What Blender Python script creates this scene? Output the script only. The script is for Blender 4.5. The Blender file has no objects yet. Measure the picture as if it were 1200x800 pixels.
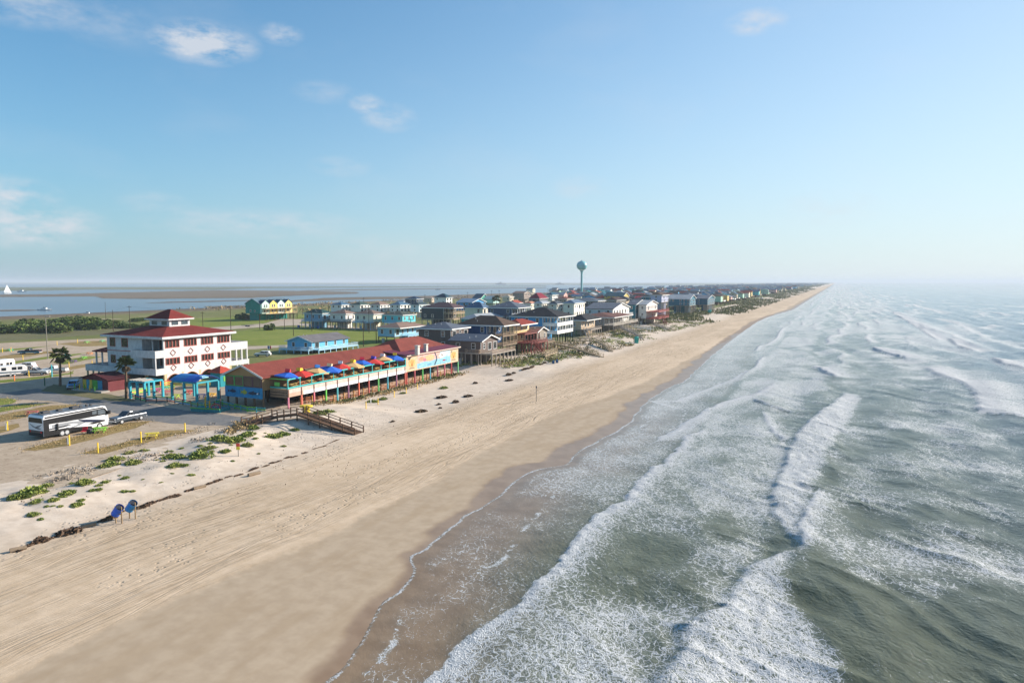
import bpy, math, random
import numpy as np
from mathutils import Vector, Matrix

random.seed(7)
sc = bpy.context.scene
COL = sc.collection

# ------------------------------------------------------------------ camera
# world frame: +Y runs along the beach, +X points out to sea
F = 820.0
HC = 25.0
THETA = math.radians(24.9)
PITCH = math.radians(4.88)
cam_d = bpy.data.cameras.new('camera'); cam_d.lens = F/1200*36; cam_d.sensor_width = 36
cam_d.clip_start = 0.5; cam_d.clip_end = 90000
cam = bpy.data.objects.new('camera', cam_d); COL.objects.link(cam)
cam.location = (0, 0, HC)
cam.rotation_euler = (math.pi/2 - PITCH, 0, THETA)
sc.camera = cam
CR = cam.rotation_euler.to_matrix()
CRi = CR.transposed()

# ------------------------------------------------------------------ world, sun, exposure
SUN_EL, SUN_AZ = math.radians(22.0), math.radians(41.0)      # azimuth from +Y towards +X
world = bpy.data.worlds.new('World'); sc.world = world; world.use_nodes = True
wt = world.node_tree; wn = wt.nodes; wl = wt.links; wn.clear()
w_out = wn.new('ShaderNodeOutputWorld'); w_bg = wn.new('ShaderNodeBackground')
sky = wn.new('ShaderNodeTexSky'); sky.sky_type = 'NISHITA'; sky.sun_disc = False
sky.sun_elevation = SUN_EL; sky.sun_rotation = SUN_AZ
sky.altitude = 0; sky.air_density = 1.0; sky.dust_density = 0.02; sky.ozone_density = 4.0
w_bg.inputs['Strength'].default_value = 0.088
def wmath(op, a, b=None, c=None):
    n = wn.new('ShaderNodeMath'); n.operation = op
    for i, v in enumerate((a, b, c)):
        if v is None: continue
        if isinstance(v, (int, float)): n.inputs[i].default_value = v
        else: wl.new(v, n.inputs[i])
    return n.outputs[0]
w_tc = wn.new('ShaderNodeTexCoord'); w_sep = wn.new('ShaderNodeSeparateXYZ'); wl.new(w_tc.outputs['Generated'], w_sep.inputs[0])
w_az = wmath('ARCTAN2', w_sep.outputs[0], w_sep.outputs[1])
w_el = wmath('ARCSINE', w_sep.outputs[2])
w_comb = wn.new('ShaderNodeCombineXYZ'); wl.new(w_az, w_comb.inputs[0]); wl.new(wmath('MULTIPLY', w_el, 2.2), w_comb.inputs[1])
w_no = wn.new('ShaderNodeTexNoise'); w_no.inputs['Scale'].default_value = 24; w_no.inputs['Detail'].default_value = 7; w_no.inputs['Roughness'].default_value = .62
wl.new(w_comb.outputs[0], w_no.inputs['Vector'])
w_no2 = wn.new('ShaderNodeTexNoise'); w_no2.inputs['Scale'].default_value = 5; w_no2.inputs['Detail'].default_value = 5
wl.new(w_comb.outputs[0], w_no2.inputs['Vector'])
def sky_dir(px, py):
    d = (CR @ Vector(((px-600)/F, (400-py)/F, -1))).normalized()
    return math.atan2(d.x, d.y), math.asin(d.z)
cl_mask = None
for (px, py, wx, wy, s) in [(238, 50, 62, 24, 1.0), (330, 40, 26, 13, .7), (430, 122, 24, 13, .75), (456, 138, 36, 18, .6), (886, 26, 36, 15, .75),
                            (10, 230, 50, 22, .75), (36, 264, 75, 26, .85), (30, 8, 75, 22, .5), (300, 262, 130, 20, .5), (180, 238, 40, 14, .35), (400, 195, 40, 14, .35),
                            (680, 220, 40, 16, .4), (440, 290, 60, 18, .4), (970, 245, 60, 22, .35), (120, 25, 60, 26, .3), (380, 108, 40, 14, .35)]:
    a, e = sky_dir(px, py)
    da = wmath('MULTIPLY', wmath('SUBTRACT', w_az, a), F/wx); de = wmath('MULTIPLY', wmath('SUBTRACT', w_el, e), F/wy)
    r2 = wmath('ADD', wmath('MULTIPLY', da, da), wmath('MULTIPLY', de, de))
    m = wmath('MULTIPLY', wmath('MAXIMUM', wmath('SUBTRACT', 1.0, r2), 0.0), s)
    cl_mask = m if cl_mask is None else wmath('MAXIMUM', cl_mask, m)
w_cl = wmath('MULTIPLY', wmath('POWER', cl_mask, 1.25), wmath('MAXIMUM', wmath('SUBTRACT', wmath('MULTIPLY', w_no.outputs[0], 4.0), 1.45), 0.0))
w_far = wmath('MULTIPLY', wmath('MAXIMUM', wmath('SUBTRACT', w_no2.outputs[0], .52), 0), 0.9)
w_cl = wmath('MINIMUM', wmath('ADD', w_cl, wmath('MULTIPLY', w_far, .5)), .8)
w_gain = wn.new('ShaderNodeMixRGB'); w_gain.blend_type = 'MULTIPLY'; w_gain.inputs[0].default_value = 1; wl.new(sky.outputs[0], w_gain.inputs[1]); w_gain.inputs[2].default_value = (.56, .95, .99, 1)
def wmix(f, a, b):
    n = wn.new('ShaderNodeMixRGB')
    for i, v in enumerate((f, a, b)):
        if hasattr(v, 'is_output'): wl.new(v, n.inputs[i])
        else: n.inputs[i].default_value = v if isinstance(v, float) else (*v, 1)
    return n.outputs[0]
# pale sea haze low in the sky, brighter towards the sun's side
w_dot = wmath('COSINE', wmath('SUBTRACT', w_az, SUN_AZ))
w_side = wmath('MULTIPLY', wmath('ADD', w_dot, .15), .87); w_side = wmath('MINIMUM', wmath('MAXIMUM', w_side, 0.0), 1.0); w_side = wmath('POWER', w_side, 1.1)
w_low = wmix(w_side, (2.15, 2.85, 3.45), (4.95, 5.2, 5.3))
w_k = wmath('SUBTRACT', -6.0, wmath('MULTIPLY', w_side, -4.6))
w_f = wmath('MULTIPLY', wmath('EXPONENT', wmath('MULTIPLY', wmath('MAXIMUM', w_el, 0.0), w_k)), .96)
w_sky = wmix(w_f, w_gain.outputs[0], w_low)
w_c = wmix(w_cl, w_sky, (4.1, 4.25, 4.55))
wl.new(w_c, w_bg.inputs['Color']); wl.new(w_bg.outputs[0], w_out.inputs[0])

sun_d = bpy.data.lights.new('sun', 'SUN'); sun_d.energy = 4.4; sun_d.angle = math.radians(.5); sun_d.color = (1, .91, .80)
sun = bpy.data.objects.new('sun', sun_d); COL.objects.link(sun)
sdir = Vector((math.sin(SUN_AZ)*math.cos(SUN_EL), math.cos(SUN_AZ)*math.cos(SUN_EL), math.sin(SUN_EL)))
sun.rotation_euler = sdir.to_track_quat('Z', 'Y').to_euler(); sun.location = (60, 40, 55)
vs = sc.view_settings; vs.view_transform = 'Standard'; vs.look = 'None'; vs.exposure = 1.0; vs.gamma = 1; vs.use_curve_mapping = False
try:
    sc.cycles.use_denoising = True
    sc.cycles.max_bounces = 5; sc.cycles.diffuse_bounces = 2; sc.cycles.glossy_bounces = 3; sc.cycles.transmission_bounces = 2
    sc.cycles.volume_bounces = 0; sc.cycles.caustics_reflective = False; sc.cycles.caustics_refractive = False
except Exception: pass

# ------------------------------------------------------------------ noise
def _h(ix, iy, seed):
    h = (ix.astype(np.int64)*374761393 + iy.astype(np.int64)*668265263 + seed*1442695041) & 0xffffffff
    h = ((h ^ (h >> 13))*1274126177) & 0xffffffff
    return ((h ^ (h >> 16)) & 0xffff)/65535.0
def vn(x, y, seed=0):
    x = np.asarray(x, float); y = np.asarray(y, float)
    xi = np.floor(x); yi = np.floor(y); fx = x-xi; fy = y-yi
    fx = fx*fx*(3-2*fx); fy = fy*fy*(3-2*fy)
    a = _h(xi, yi, seed); b = _h(xi+1, yi, seed); c = _h(xi, yi+1, seed); d = _h(xi+1, yi+1, seed)
    return (a*(1-fx)+b*fx)*(1-fy)+(c*(1-fx)+d*fx)*fy
def fbm(x, y, seed=0, o=4):
    t = 0; a = .5; s = 0
    for i in range(o):
        t = t+a*vn(x, y, seed+i*17); s += a; x = np.asarray(x)*2.03+11.3; y = np.asarray(y)*2.03+5.7; a *= .5
    return t/s
def ss(a, b, x):
    t = np.clip((np.asarray(x, float)-a)/(b-a), 0, 1); return t*t*(3-2*t)

# ------------------------------------------------------------------ terrain height and pixel -> ground
LAND = 1.5
def H(x, y):
    x = np.asarray(x, float); y = np.asarray(y, float)
    z = np.where(x > -34, -(x+34)*.035, np.where(x > -64, (-34-x)/30*.75, .75+ss(-64, -86, x)*.75))
    d = ss(-60, -68, x)*(1-ss(-80-6*ss(90, 130, y), -90, x))
    near = 1-ss(92, 110, y); town = ss(158, 180, y)
    hump = fbm(x*.11+3, y*.11, 5, 3)-.35
    amp = near*2.7*np.exp(-((x+80)/7.0)**2)+town*1.3*np.exp(-((x+77)/7.0)**2)
    z = z+d*(np.maximum(hump, 0)*amp+.10*(fbm(x*.5, y*.5, 9, 3)-.5))
    low = ss(104, 114, y)*(1-ss(160, 174, y))*ss(-98, -92.5, x)*ss(-62, -70, x)
    z = z+(.5-z)*low
    z = z+ss(-40, -46, x)*ss(-92, -86, x)*.05*(fbm(x*.9, y*.25, 21, 3)-.5)
    return z
def Hs(x, y): return float(H(x, y))
def proj(P):
    v = CRi @ (Vector(P)-cam.location)
    return 600+F*v.x/-v.z, 400-F*v.y/-v.z, -v.z
def gp(px, py, z=None):
    d = CR @ Vector(((px-600)/F, (400-py)/F, -1))
    zz = LAND if z is None else z
    for i in range(12 if z is None else 1):
        t = (zz-HC)/d.z; x, y = d.x*t, d.y*t
        if z is None: zz = .5*zz+.5*Hs(x, y)
    return x, y
def zrow(x, y, py):           # height of the point above (x, y) that shows at image row py
    lo, hi = -5.0, 90.0
    for i in range(40):
        m = (lo+hi)/2
        if proj((x, y, m))[1] > py: lo = m
        else: hi = m
    return (lo+hi)/2
def along(x, y, dx, dy, px, z=2.0, mx=90):
    a0 = proj((x, y, z))[0]; lo, hi = 0.0, mx
    for i in range(40):
        m = (lo+hi)/2; a = proj((x+dx*m, y+dy*m, z))[0]
        if (a-px)*(a0-px) > 0: lo = m
        else: hi = m
    return (lo+hi)/2

# ------------------------------------------------------------------ mesh and object helpers
class MB:
    def __init__(s, org=(0, 0, 0)): s.v = []; s.f = []; s.o = Vector(org)
    def pt(s, p): s.v.append((p[0]-s.o[0], p[1]-s.o[1], p[2]-s.o[2])); return len(s.v)-1
    def poly(s, pts): s.f.append([s.pt(p) for p in pts]); return s
    def box(s, x0, y0, z0, x1, y1, z1):
        i = len(s.v)
        for z in (z0, z1):
            for (x, y) in ((x0, y0), (x1, y0), (x1, y1), (x0, y1)): s.pt((x, y, z))
        s.f += [[i+3, i+2, i+1, i], [i+4, i+5, i+6, i+7]]+[[i+k, i+(k+1) % 4, i+4+(k+1) % 4, i+4+k] for k in range(4)]
        return s
    def beam(s, p, q, w, h=None, up=(0, 0, 1)):
        h = w if h is None else h
        p = Vector(p); q = Vector(q); d = (q-p).normalized(); u = Vector(up)
        if abs(d.dot(u)) > .95: u = Vector((0, 1, 0))
        a = d.cross(u).normalized()*(w/2); b = a.cross(d).normalized()*(h/2)
        i = len(s.v)
        for c in (p, q):
            for k in (a+b, -a+b, -a-b, a-b): s.pt(c+k)
        s.f += [[i+3, i+2, i+1, i], [i+4, i+5, i+6, i+7]]+[[i+k, i+(k+1) % 4, i+4+(k+1) % 4, i+4+k] for k in range(4)]
        return s
    def cyl(s, p, q, r0, r1=None, n=8, cap=True):
        r1 = r0 if r1 is None else r1
        p = Vector(p); q = Vector(q); d = (q-p).normalized(); u = Vector((0, 0, 1)) if abs(d.z) < .9 else Vector((1, 0, 0))
        a = d.cross(u).normalized(); b = d.cross(a)
        i = len(s.v)
        for c, r in ((p, r0), (q, r1)):
            for k in range(n): t = 2*math.pi*k/n; s.pt(c+a*(r*math.cos(t))+b*(r*math.sin(t)))
        s.f += [[i+k, i+(k+1) % n, i+n+(k+1) % n, i+n+k] for k in range(n)]
        if cap: s.f += [[i+k for k in range(n)][::-1], [i+n+k for k in range(n)]]
        return s
    def lathe(s, prof, c=(0, 0, 0), n=16):
        i = len(s.v); m = len(prof)
        for (r, z) in prof:
            for k in range(n): t = 2*math.pi*k/n; s.pt((c[0]+r*math.cos(t), c[1]+r*math.sin(t), c[2]+z))
        for j in range(m-1):
            for k in range(n): s.f.append([i+j*n+k, i+j*n+(k+1) % n, i+(j+1)*n+(k+1) % n, i+(j+1)*n+k])
        return s
    def extr(s, outline, axis, a, b):      # outline of (u, v): extruded along axis x (u=y, v=z) or y (u=x, v=z) or z
        def m(u, v, w): return (w, u, v) if axis == 'x' else (u, w, v) if axis == 'y' else (u, v, w)
        i = len(s.v); n = len(outline)
        for w in (a, b):
            for (u, v) in outline: s.pt(m(u, v, w))
        s.f += [[i+k for k in range(n)], [i+n+k for k in range(n)][::-1]]
        s.f += [[i+(k+1) % n, i+k, i+n+k, i+n+(k+1) % n] for k in range(n)]
        return s
    def build(s, name, mat, parent=None, smooth=False, fix=True):
        me = bpy.data.meshes.new(name); me.from_pydata(s.v, [], s.f); me.materials.append(mat)
        if fix:
            import bmesh
            bm = bmesh.new(); bm.from_mesh(me); bmesh.ops.recalc_face_normals(bm, faces=bm.faces); bm.to_mesh(me); bm.free()
        if smooth: me.polygons.foreach_set('use_smooth', [True]*len(me.polygons))
        o = bpy.data.objects.new(name, me); COL.objects.link(o)
        if parent is not None: o.parent = parent
        return o
def thing(name, label, cat, loc, rz=0, group=None):
    o = bpy.data.objects.new(name, None); COL.objects.link(o); o.location = loc; o.rotation_euler = (0, 0, rz)
    o['label'] = label; o['category'] = cat
    if group: o['group'] = group
    return o
def tag(o, label, cat, group=None):
    o['label'] = label; o['category'] = cat
    if group: o['group'] = group
    return o
def kind(o, k, label=None, cat=None):
    o['kind'] = k
    if label: o['label'] = label
    if cat: o['category'] = cat
    return o
def dup(o, parent=None):
    c = o.copy(); COL.objects.link(c)
    if parent is not None: c.parent = parent
    for ch in list(o.children): dup(ch, c)
    return c
def place(proto, used, loc, rz=0, label=None, group=None, scale=None):
    r = proto if not used else dup(proto)
    r.location = loc; r.rotation_euler = (0, 0, rz)
    if scale is not None: r.scale = (scale,)*3 if isinstance(scale, (int, float)) else scale
    if label: r['label'] = label
    if group: r['group'] = group
    return r
def grid_mesh(name, X, Y, Z, mat, attrs=None, mask=None):
    r, c = X.shape
    co = np.stack([X, Y, Z], -1).reshape(-1, 3).astype(np.float32)
    idx = np.arange(r*c).reshape(r, c)
    q = np.stack([idx[:-1, :-1], idx[:-1, 1:], idx[1:, 1:], idx[1:, :-1]], -1).reshape(-1, 4)
    if mask is not None: q = q[mask.reshape(-1)]
    me = bpy.data.meshes.new(name)
    me.vertices.add(len(co)); me.vertices.foreach_set('co', co.reshape(-1))
    me.loops.add(q.size); me.loops.foreach_set('vertex_index', q.reshape(-1).astype(np.int32))
    me.polygons.add(len(q)); me.polygons.foreach_set('loop_start', np.arange(0, q.size, 4, dtype=np.int32))
    me.polygons.foreach_set('use_smooth', np.ones(len(q), dtype=bool))
    me.update(calc_edges=True)
    for k, a in (attrs or {}).items():
        at = me.attributes.new(k, 'FLOAT', 'POINT'); at.data.foreach_set('value', a.reshape(-1).astype(np.float32))
    me.materials.append(mat)
    o = bpy.data.objects.new(name, me); COL.objects.link(o)
    return o
def soup(name, V, Fq, mat, parent=None):     # big triangle / quad soups from numpy
    me = bpy.data.meshes.new(name); k = Fq.shape[1]
    me.vertices.add(len(V)); me.vertices.foreach_set('co', V.astype(np.float32).reshape(-1))
    me.loops.add(Fq.size); me.loops.foreach_set('vertex_index', Fq.reshape(-1).astype(np.int32))
    me.polygons.add(len(Fq)); me.polygons.foreach_set('loop_start', np.arange(0, Fq.size, k, dtype=np.int32))
    me.update(calc_edges=True); me.materials.append(mat)
    o = bpy.data.objects.new(name, me); COL.objects.link(o)
    if parent is not None: o.parent = parent
    return o

# ------------------------------------------------------------------ materials
class NT:
    def __init__(s, name):
        s.m = bpy.data.materials.new(name); s.m.use_nodes = True; s.t = s.m.node_tree; s.n = s.t.nodes; s.l = s.t.links
        s.b = s.n['Principled BSDF']; s.out = s.n['Material Output']
    def put(s, sock, v):
        if v is None: return
        if hasattr(v, 'is_output'): s.l.new(v, sock)
        elif isinstance(v, tuple) and len(v) == 3 and sock.type == 'RGBA': sock.default_value = (*v, 1)
        else: sock.default_value = v
    def math(s, op, a, b=None, c=None, clamp=False):
        n = s.n.new('ShaderNodeMath'); n.operation = op; n.use_clamp = clamp
        for i, v in enumerate((a, b, c)): s.put(n.inputs[i], v)
        return n.outputs[0]
    def noise(s, vec, scale, detail=4, rough=.55, dist=0):
        n = s.n.new('ShaderNodeTexNoise'); s.put(n.inputs['Vector'], vec)
        n.inputs['Scale'].default_value = scale; n.inputs['Detail'].default_value = detail; n.inputs['Roughness'].default_value = rough; n.inputs['Distortion'].default_value = dist
        return n.outputs[0]
    def voro(s, vec, scale, feature='DISTANCE_TO_EDGE', rnd=1):
        n = s.n.new('ShaderNodeTexVoronoi'); n.feature = feature; s.put(n.inputs['Vector'], vec); n.inputs['Scale'].default_value = scale; n.inputs['Randomness'].default_value = rnd
        return n.outputs['Distance']
    def ramp(s, fac, a, b, lo=0.0, hi=1.0, smooth=True):
        n = s.n.new('ShaderNodeMapRange'); n.interpolation_type = 'SMOOTHSTEP' if smooth else 'LINEAR'
        s.put(n.inputs[0], fac); n.inputs[1].default_value = a; n.inputs[2].default_value = b; n.inputs[3].default_value = lo; n.inputs[4].default_value = hi
        return n.outputs[0]
    def mix(s, fac, a, b):
        n = s.n.new('ShaderNodeMixRGB'); s.put(n.inputs[0], fac); s.put(n.inputs[1], a); s.put(n.inputs[2], b); return n.outputs[0]
    def pos(s): return s.n.new('ShaderNodeNewGeometry').outputs['Position']
    def obj(s): return s.n.new('ShaderNodeTexCoord').outputs['Object']
    def map(s, vec, scale=(1, 1, 1), loc=(0, 0, 0), rot=(0, 0, 0)):
        n = s.n.new('ShaderNodeMapping'); s.put(n.inputs['Vector'], vec); n.inputs['Scale'].default_value = scale; n.inputs['Location'].default_value = loc; n.inputs['Rotation'].default_value = rot
        return n.outputs[0]
    def sep(s, vec):
        n = s.n.new('ShaderNodeSeparateXYZ'); s.put(n.inputs[0], vec); return n.outputs
    def comb(s, x, y, z=0.0):
        n = s.n.new('ShaderNodeCombineXYZ'); s.put(n.inputs[0], x); s.put(n.inputs[1], y); s.put(n.inputs[2], z); return n.outputs[0]
    def vadd(s, a, b):
        n = s.n.new('ShaderNodeVectorMath'); n.operation = 'ADD'; s.put(n.inputs[0], a); s.put(n.inputs[1], b); return n.outputs[0]
    def attr(s, name):
        n = s.n.new('ShaderNodeAttribute'); n.attribute_name = name; return n.outputs['Fac']
    def bump(s, h, strength=.5, dist=.1, normal=None):
        n = s.n.new('ShaderNodeBump'); s.put(n.inputs['Height'], h); n.inputs['Strength'].default_value = strength; n.inputs['Distance'].default_value = dist
        if normal is not None: s.l.new(normal, n.inputs['Normal'])
        return n.outputs[0]
    def set(s, **k):
        for a, v in k.items(): s.put(s.b.inputs[{'color': 'Base Color', 'rough': 'Roughness', 'normal': 'Normal', 'spec': 'Specular IOR Level', 'metal': 'Metallic', 'coat': 'Coat Weight', 'ior': 'IOR'}[a]], v)
        return s.m
_pc = {}
def paint(c, rough=.6, var=.12, scale=1.3, metal=0, spec=.4):
    key = (tuple(round(v, 3) for v in c), rough, var, metal)
    if key in _pc: return _pc[key]
    t = NT('paint'); p = t.pos()
    n = t.noise(p, scale, 5, .6)
    n2 = t.noise(t.map(p, (3, 3, .4)), 1.7, 3)
    f = t.math('ADD', t.math('MULTIPLY', n, .6), t.math('MULTIPLY', n2, .4))
    col = t.mix(t.ramp(f, .3, .7), tuple(max(0, v*(1-var*1.4)) for v in c), tuple(min(1, v*(1+var*.7)) for v in c))
    t.set(color=col, rough=rough, metal=metal, spec=spec)
    _pc[key] = t.m; return t.m
def wood(c, key='wood'):
    k = ('wood', tuple(c))
    if k in _pc: return _pc[k]
    t = NT(key); p = t.pos()
    n = t.noise(t.map(p, (1, 1, 6)), 2.2, 5, .65); n2 = t.noise(p, .6, 3)
    col = t.mix(t.ramp(n, .3, .7), tuple(v*.62 for v in c), tuple(v*1.25 for v in c))
    col = t.mix(t.ramp(n2, .4, .7, 0, .35), col, tuple(v*1.15+.03 for v in c))
    t.set(color=col, rough=.85, spec=.2); _pc[k] = t.m; return t.m
def shingle(c):
    k = ('sh', tuple(c))
    if k in _pc: return _pc[k]
    t = NT('roof_shingle'); p = t.pos()
    n = t.noise(p, 3.2, 4, .7); n2 = t.noise(p, .35, 4, .6)
    row = t.n.new('ShaderNodeTexWave'); row.wave_type = 'BANDS'; row.bands_direction = 'Z'; row.inputs['Scale'].default_value = 2.6; row.inputs['Distortion'].default_value = 1.2; row.inputs['Detail'].default_value = 2; t.put(row.inputs['Vector'], p)
    f = t.math('ADD', t.math('MULTIPLY', n, .55), t.math('MULTIPLY', n2, .45))
    col = t.mix(t.ramp(f, .3, .72), tuple(v*.68 for v in c), tuple(min(1, v*1.28) for v in c))
    col = t.mix(t.math('MULTIPLY', row.outputs['Fac'], .18), col, tuple(v*.55 for v in c))
    t.set(color=col, rough=.9, spec=.15, normal=t.bump(row.outputs['Fac'], .3, .03)); _pc[k] = t.m; return t.m
def siding(c, var=.09):
    k = ('sid', tuple(c), var)
    if k in _pc: return _pc[k]
    t = NT('siding'); p = t.pos()
    z = t.sep(p)[2]
    saw = t.math('FRACT', t.math('MULTIPLY', z, 5.2))
    n = t.noise(p, .9, 5, .6); n2 = t.noise(t.map(p, (2.4, 2.4, .25)), 1.1, 4)
    f = t.math('ADD', t.math('MULTIPLY', n, .5), t.math('MULTIPLY', n2, .5))
    col = t.mix(t.ramp(f, .3, .7), tuple(v*(1-var*1.6) for v in c), tuple(min(1, v*(1+var*.6)) for v in c))
    t.set(color=col, rough=.7, spec=.25, normal=t.bump(saw, .35, .03)); _pc[k] = t.m; return t.m
def glass(c=(.02, .026, .03)):
    if ('gl', c) in _pc: return _pc[('gl', c)]
    t = NT('window_glass'); n = t.noise(t.pos(), .8, 2)
    t.set(color=t.mix(n, tuple(v*.5 for v in c), tuple(v*1.8 for v in c)), rough=.08, spec=.7); _pc[('gl', c)] = t.m; return t.m
WHITE = (.78, .78, .76)
# ------------------------------------------------------------------ sand
def screen_rows(p_hi, p_lo, step): return np.array([25.0*F/p for p in np.arange(p_hi, p_lo, -step)])
SEA_ST = np.cos(THETA)
def yrows(ymin, n_far=60, step=1.0, plo=3.0, phi=900):
    ys = [ymin]; 
    p = phi
    base = screen_rows(phi, plo, step)/SEA_ST
    base = base[base > ymin+.01]
    far = np.geomspace(base[-1]*1.03, 26000, n_far)
    return np.concatenate([[ymin], base, far])
WET = lambda y: -45.5+2.2*(fbm(y*.03, y*0+2.2, 31, 3)-.5)*2+np.where(y > 110, np.minimum((y-110)*.03, 3.0), 0)
def beach_material():
    t = NT('sand'); p = t.pos(); s = t.sep(p); x, y = s[0], s[1]
    wob = t.noise(t.map(p, (.02, .02, 0)), 1.0, 3)
    xw = t.math('ADD', x, t.math('MULTIPLY', t.math('SUBTRACT', wob, .5), 7.0))
    # vehicle tracks: fine lines that run along the beach
    tr = t.noise(t.comb(t.math('MULTIPLY', xw, 1.9), t.math('MULTIPLY', y, .018)), 1.0, 4, .6)
    tr2 = t.noise(t.comb(t.math('MULTIPLY', xw, .75), t.math('MULTIPLY', y, .010), 4.0), 1.0, 3, .6)
    tr3 = t.noise(t.comb(t.math('MULTIPLY', xw, 5.0), t.math('MULTIPLY', y, .05), 9.0), 1.0, 2, .5)
    zone = t.math('MULTIPLY', t.ramp(xw, -70, -65), t.ramp(xw, -43, -48))
    line = t.ramp(t.math('ABSOLUTE', t.math('SUBTRACT', tr, .47)), 0.0, .022, 1, 0)
    line2 = t.ramp(t.math('ABSOLUTE', t.math('SUBTRACT', tr2, .52)), 0.0, .018, 1, 0)
    x4 = t.math('ADD', xw, t.math('MULTIPLY', y, .16)); x5 = t.math('ADD', xw, t.math('MULTIPLY', y, -.11))
    cr = [t.ramp(t.math('ABSOLUTE', t.math('SUBTRACT', t.noise(t.comb(t.math('MULTIPLY', q_, .55), t.math('MULTIPLY', y, .012), o_), 1.0, 2, .5), .5)), 0.0, .010, 1, 0) for q_, o_ in ((x4, 13.0), (x5, 17.0))]
    line = t.math('MAXIMUM', line, t.math('MULTIPLY', t.math('MAXIMUM', cr[0], cr[1]), .9))
    gate = t.ramp(t.noise(t.map(p, (.09, .025, 1)), 1.0, 3), .38, .58)
    lines = t.math('MULTIPLY', t.math('MULTIPLY', t.math('MAXIMUM', line, line2), gate), zone)
    # churned, footprinted sand
    foot = t.voro(t.map(p, (1, .75, 1)), 1.9, 'F1')
    footm = t.math('MULTIPLY', t.ramp(foot, .1, .32, 1, 0), t.math('MULTIPLY', t.ramp(t.noise(t.map(p, (.16, .05, 1)), 1.0, 4), .48, .62), t.math('MULTIPLY', t.ramp(xw, -86, -74), t.ramp(xw, -45, -50))))
    fine = t.noise(p, 5.5, 5, .7); med = t.noise(p, .7, 5, .6); big = t.noise(t.map(p, (.1, .03, 1)), 1.0, 4)
    f = t.math('ADD', t.math('MULTIPLY', med, .55), t.math('MULTIPLY', big, .45))
    dry = t.mix(t.ramp(f, .3, .7), (.485, .365, .245), (.64, .50, .36))
    pale = t.mix(t.ramp(med, .3, .7), (.54, .44, .345), (.65, .545, .44))
    dry = t.mix(t.ramp(xw, -62, -72), dry, pale)
    dry = t.mix(t.math('MULTIPLY', lines, .55), dry, (.26, .185, .12))
    dry = t.mix(t.math('MULTIPLY', t.math('MULTIPLY', tr2, zone), t.ramp(tr, .5, .62, 0, .6)), dry, (.34, .245, .155))
    dry = t.mix(t.math('MULTIPLY', footm, .6), dry, (.26, .20, .14))
    dry = t.mix(t.math('MULTIPLY', t.ramp(fine, .58, .72), .38), dry, (.30, .23, .16))
    # damp band and wet edge (carried by the sheet)
    w = t.attr('wet'); w2 = t.attr('soaked')
    damp = t.mix(t.ramp(med, .3, .7), (.39, .298, .205), (.455, .355, .25))
    damp = t.mix(t.ramp(t.noise(t.map(p, (.5, .12, 1)), 1.0, 4), .45, .65, 0, .45), damp, (.35, .255, .16))
    soak = t.mix(t.ramp(t.noise(p, .35, 4), .35, .65), (.25, .16, .09), (.315, .212, .128))
    edge = t.ramp(t.math('ADD', w, t.math('MULTIPLY', t.math('SUBTRACT', t.noise(p, .8, 4), .5), .5)), .3, .7)
    col = t.mix(edge, dry, damp); e2 = t.ramp(t.math('ADD', w2, t.math('MULTIPLY', t.math('SUBTRACT', t.noise(p, .5, 4), .5), .35)), .3, .75); col = t.mix(e2, col, soak)
    hgt = t.math('ADD', t.math('MULTIPLY', fine, .25), t.math('ADD', t.math('MULTIPLY', lines, -.8), t.math('ADD', t.math('MULTIPLY', footm, -1.1), t.math('MULTIPLY', t.math('MULTIPLY', t.math('ADD', t.math('MULTIPLY', tr3, .25), tr), zone), .9))))
    hgt = t.math('MULTIPLY', hgt, t.ramp(edge, 0, 1, 1, .12))
    t.set(color=col, rough=t.math('SUBTRACT', t.math('SUBTRACT', .95, t.math('MULTIPLY', edge, .2)), t.math('MULTIPLY', e2, .42)), spec=t.ramp(e2, 0, 1, .15, .5), normal=t.bump(hgt, .55, .12))
    return t.m
ys = yrows(14.0, 60, 1.25, 3.5, 980)
xs = np.concatenate([np.arange(-97, -60, .55), np.arange(-60, -30, .8), np.arange(-30, -5, 2.5)])
Xb, Yb = np.meshgrid(xs, ys)
Zb = H(Xb, Yb)

# ------------------------------------------------------------------ shoreline and breaker lines, read as ground points off the photograph
def line_of(pts, z=0.0):
    a = np.array(sorted([gp(px, py, z)[::-1] for px, py in pts]))      # (y, x)
    return a
def interp(line, y, tail=None):
    return np.interp(y, line[:, 0], line[:, 1])
shoreA = line_of([(352, 815), (372, 800), (400, 772), (428, 738), (443, 706), (470, 690), (476, 680), (486, 665), (476, 656), (472, 652), (492, 645), (498, 640), (520, 622), (535, 612), (540, 606), (565, 595), (584, 579), (590, 572), (600, 567), (618, 553), (640, 548), (664, 545), (668, 537), (678, 527), (692, 520), (715, 508), (735, 497), (748, 480), (760, 468), (782, 455), (800, 447), (812, 437), (832, 418), (858, 398), (872, 388), (890, 375), (905, 362), (925, 352), (948, 341)])
_sy = np.arange(shoreA[0, 0]-10, shoreA[-1, 0]+10, .25); _sx = np.interp(_sy, shoreA[:, 0], shoreA[:, 1]); _k = np.exp(-(np.arange(-12, 13)/4.5)**2); _k /= _k.sum()
shoreA = np.stack([_sy, np.convolve(np.pad(_sx, 12, mode='edge'), _k, 'valid')], 1)
def shore(y):
    b = interp(shoreA, y)
    far = ss(420, 700, y)
    b = b*(1-far)+far*(-35.5)
    w = .55*(fbm(y*.22, y*0, 41, 3)-.5)*2
    cusp = .5*np.abs(np.sin(y*.32+3*fbm(y*.05, y*0+7, 43, 2)))
    return b+w*.7-cusp*.6+.3
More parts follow.
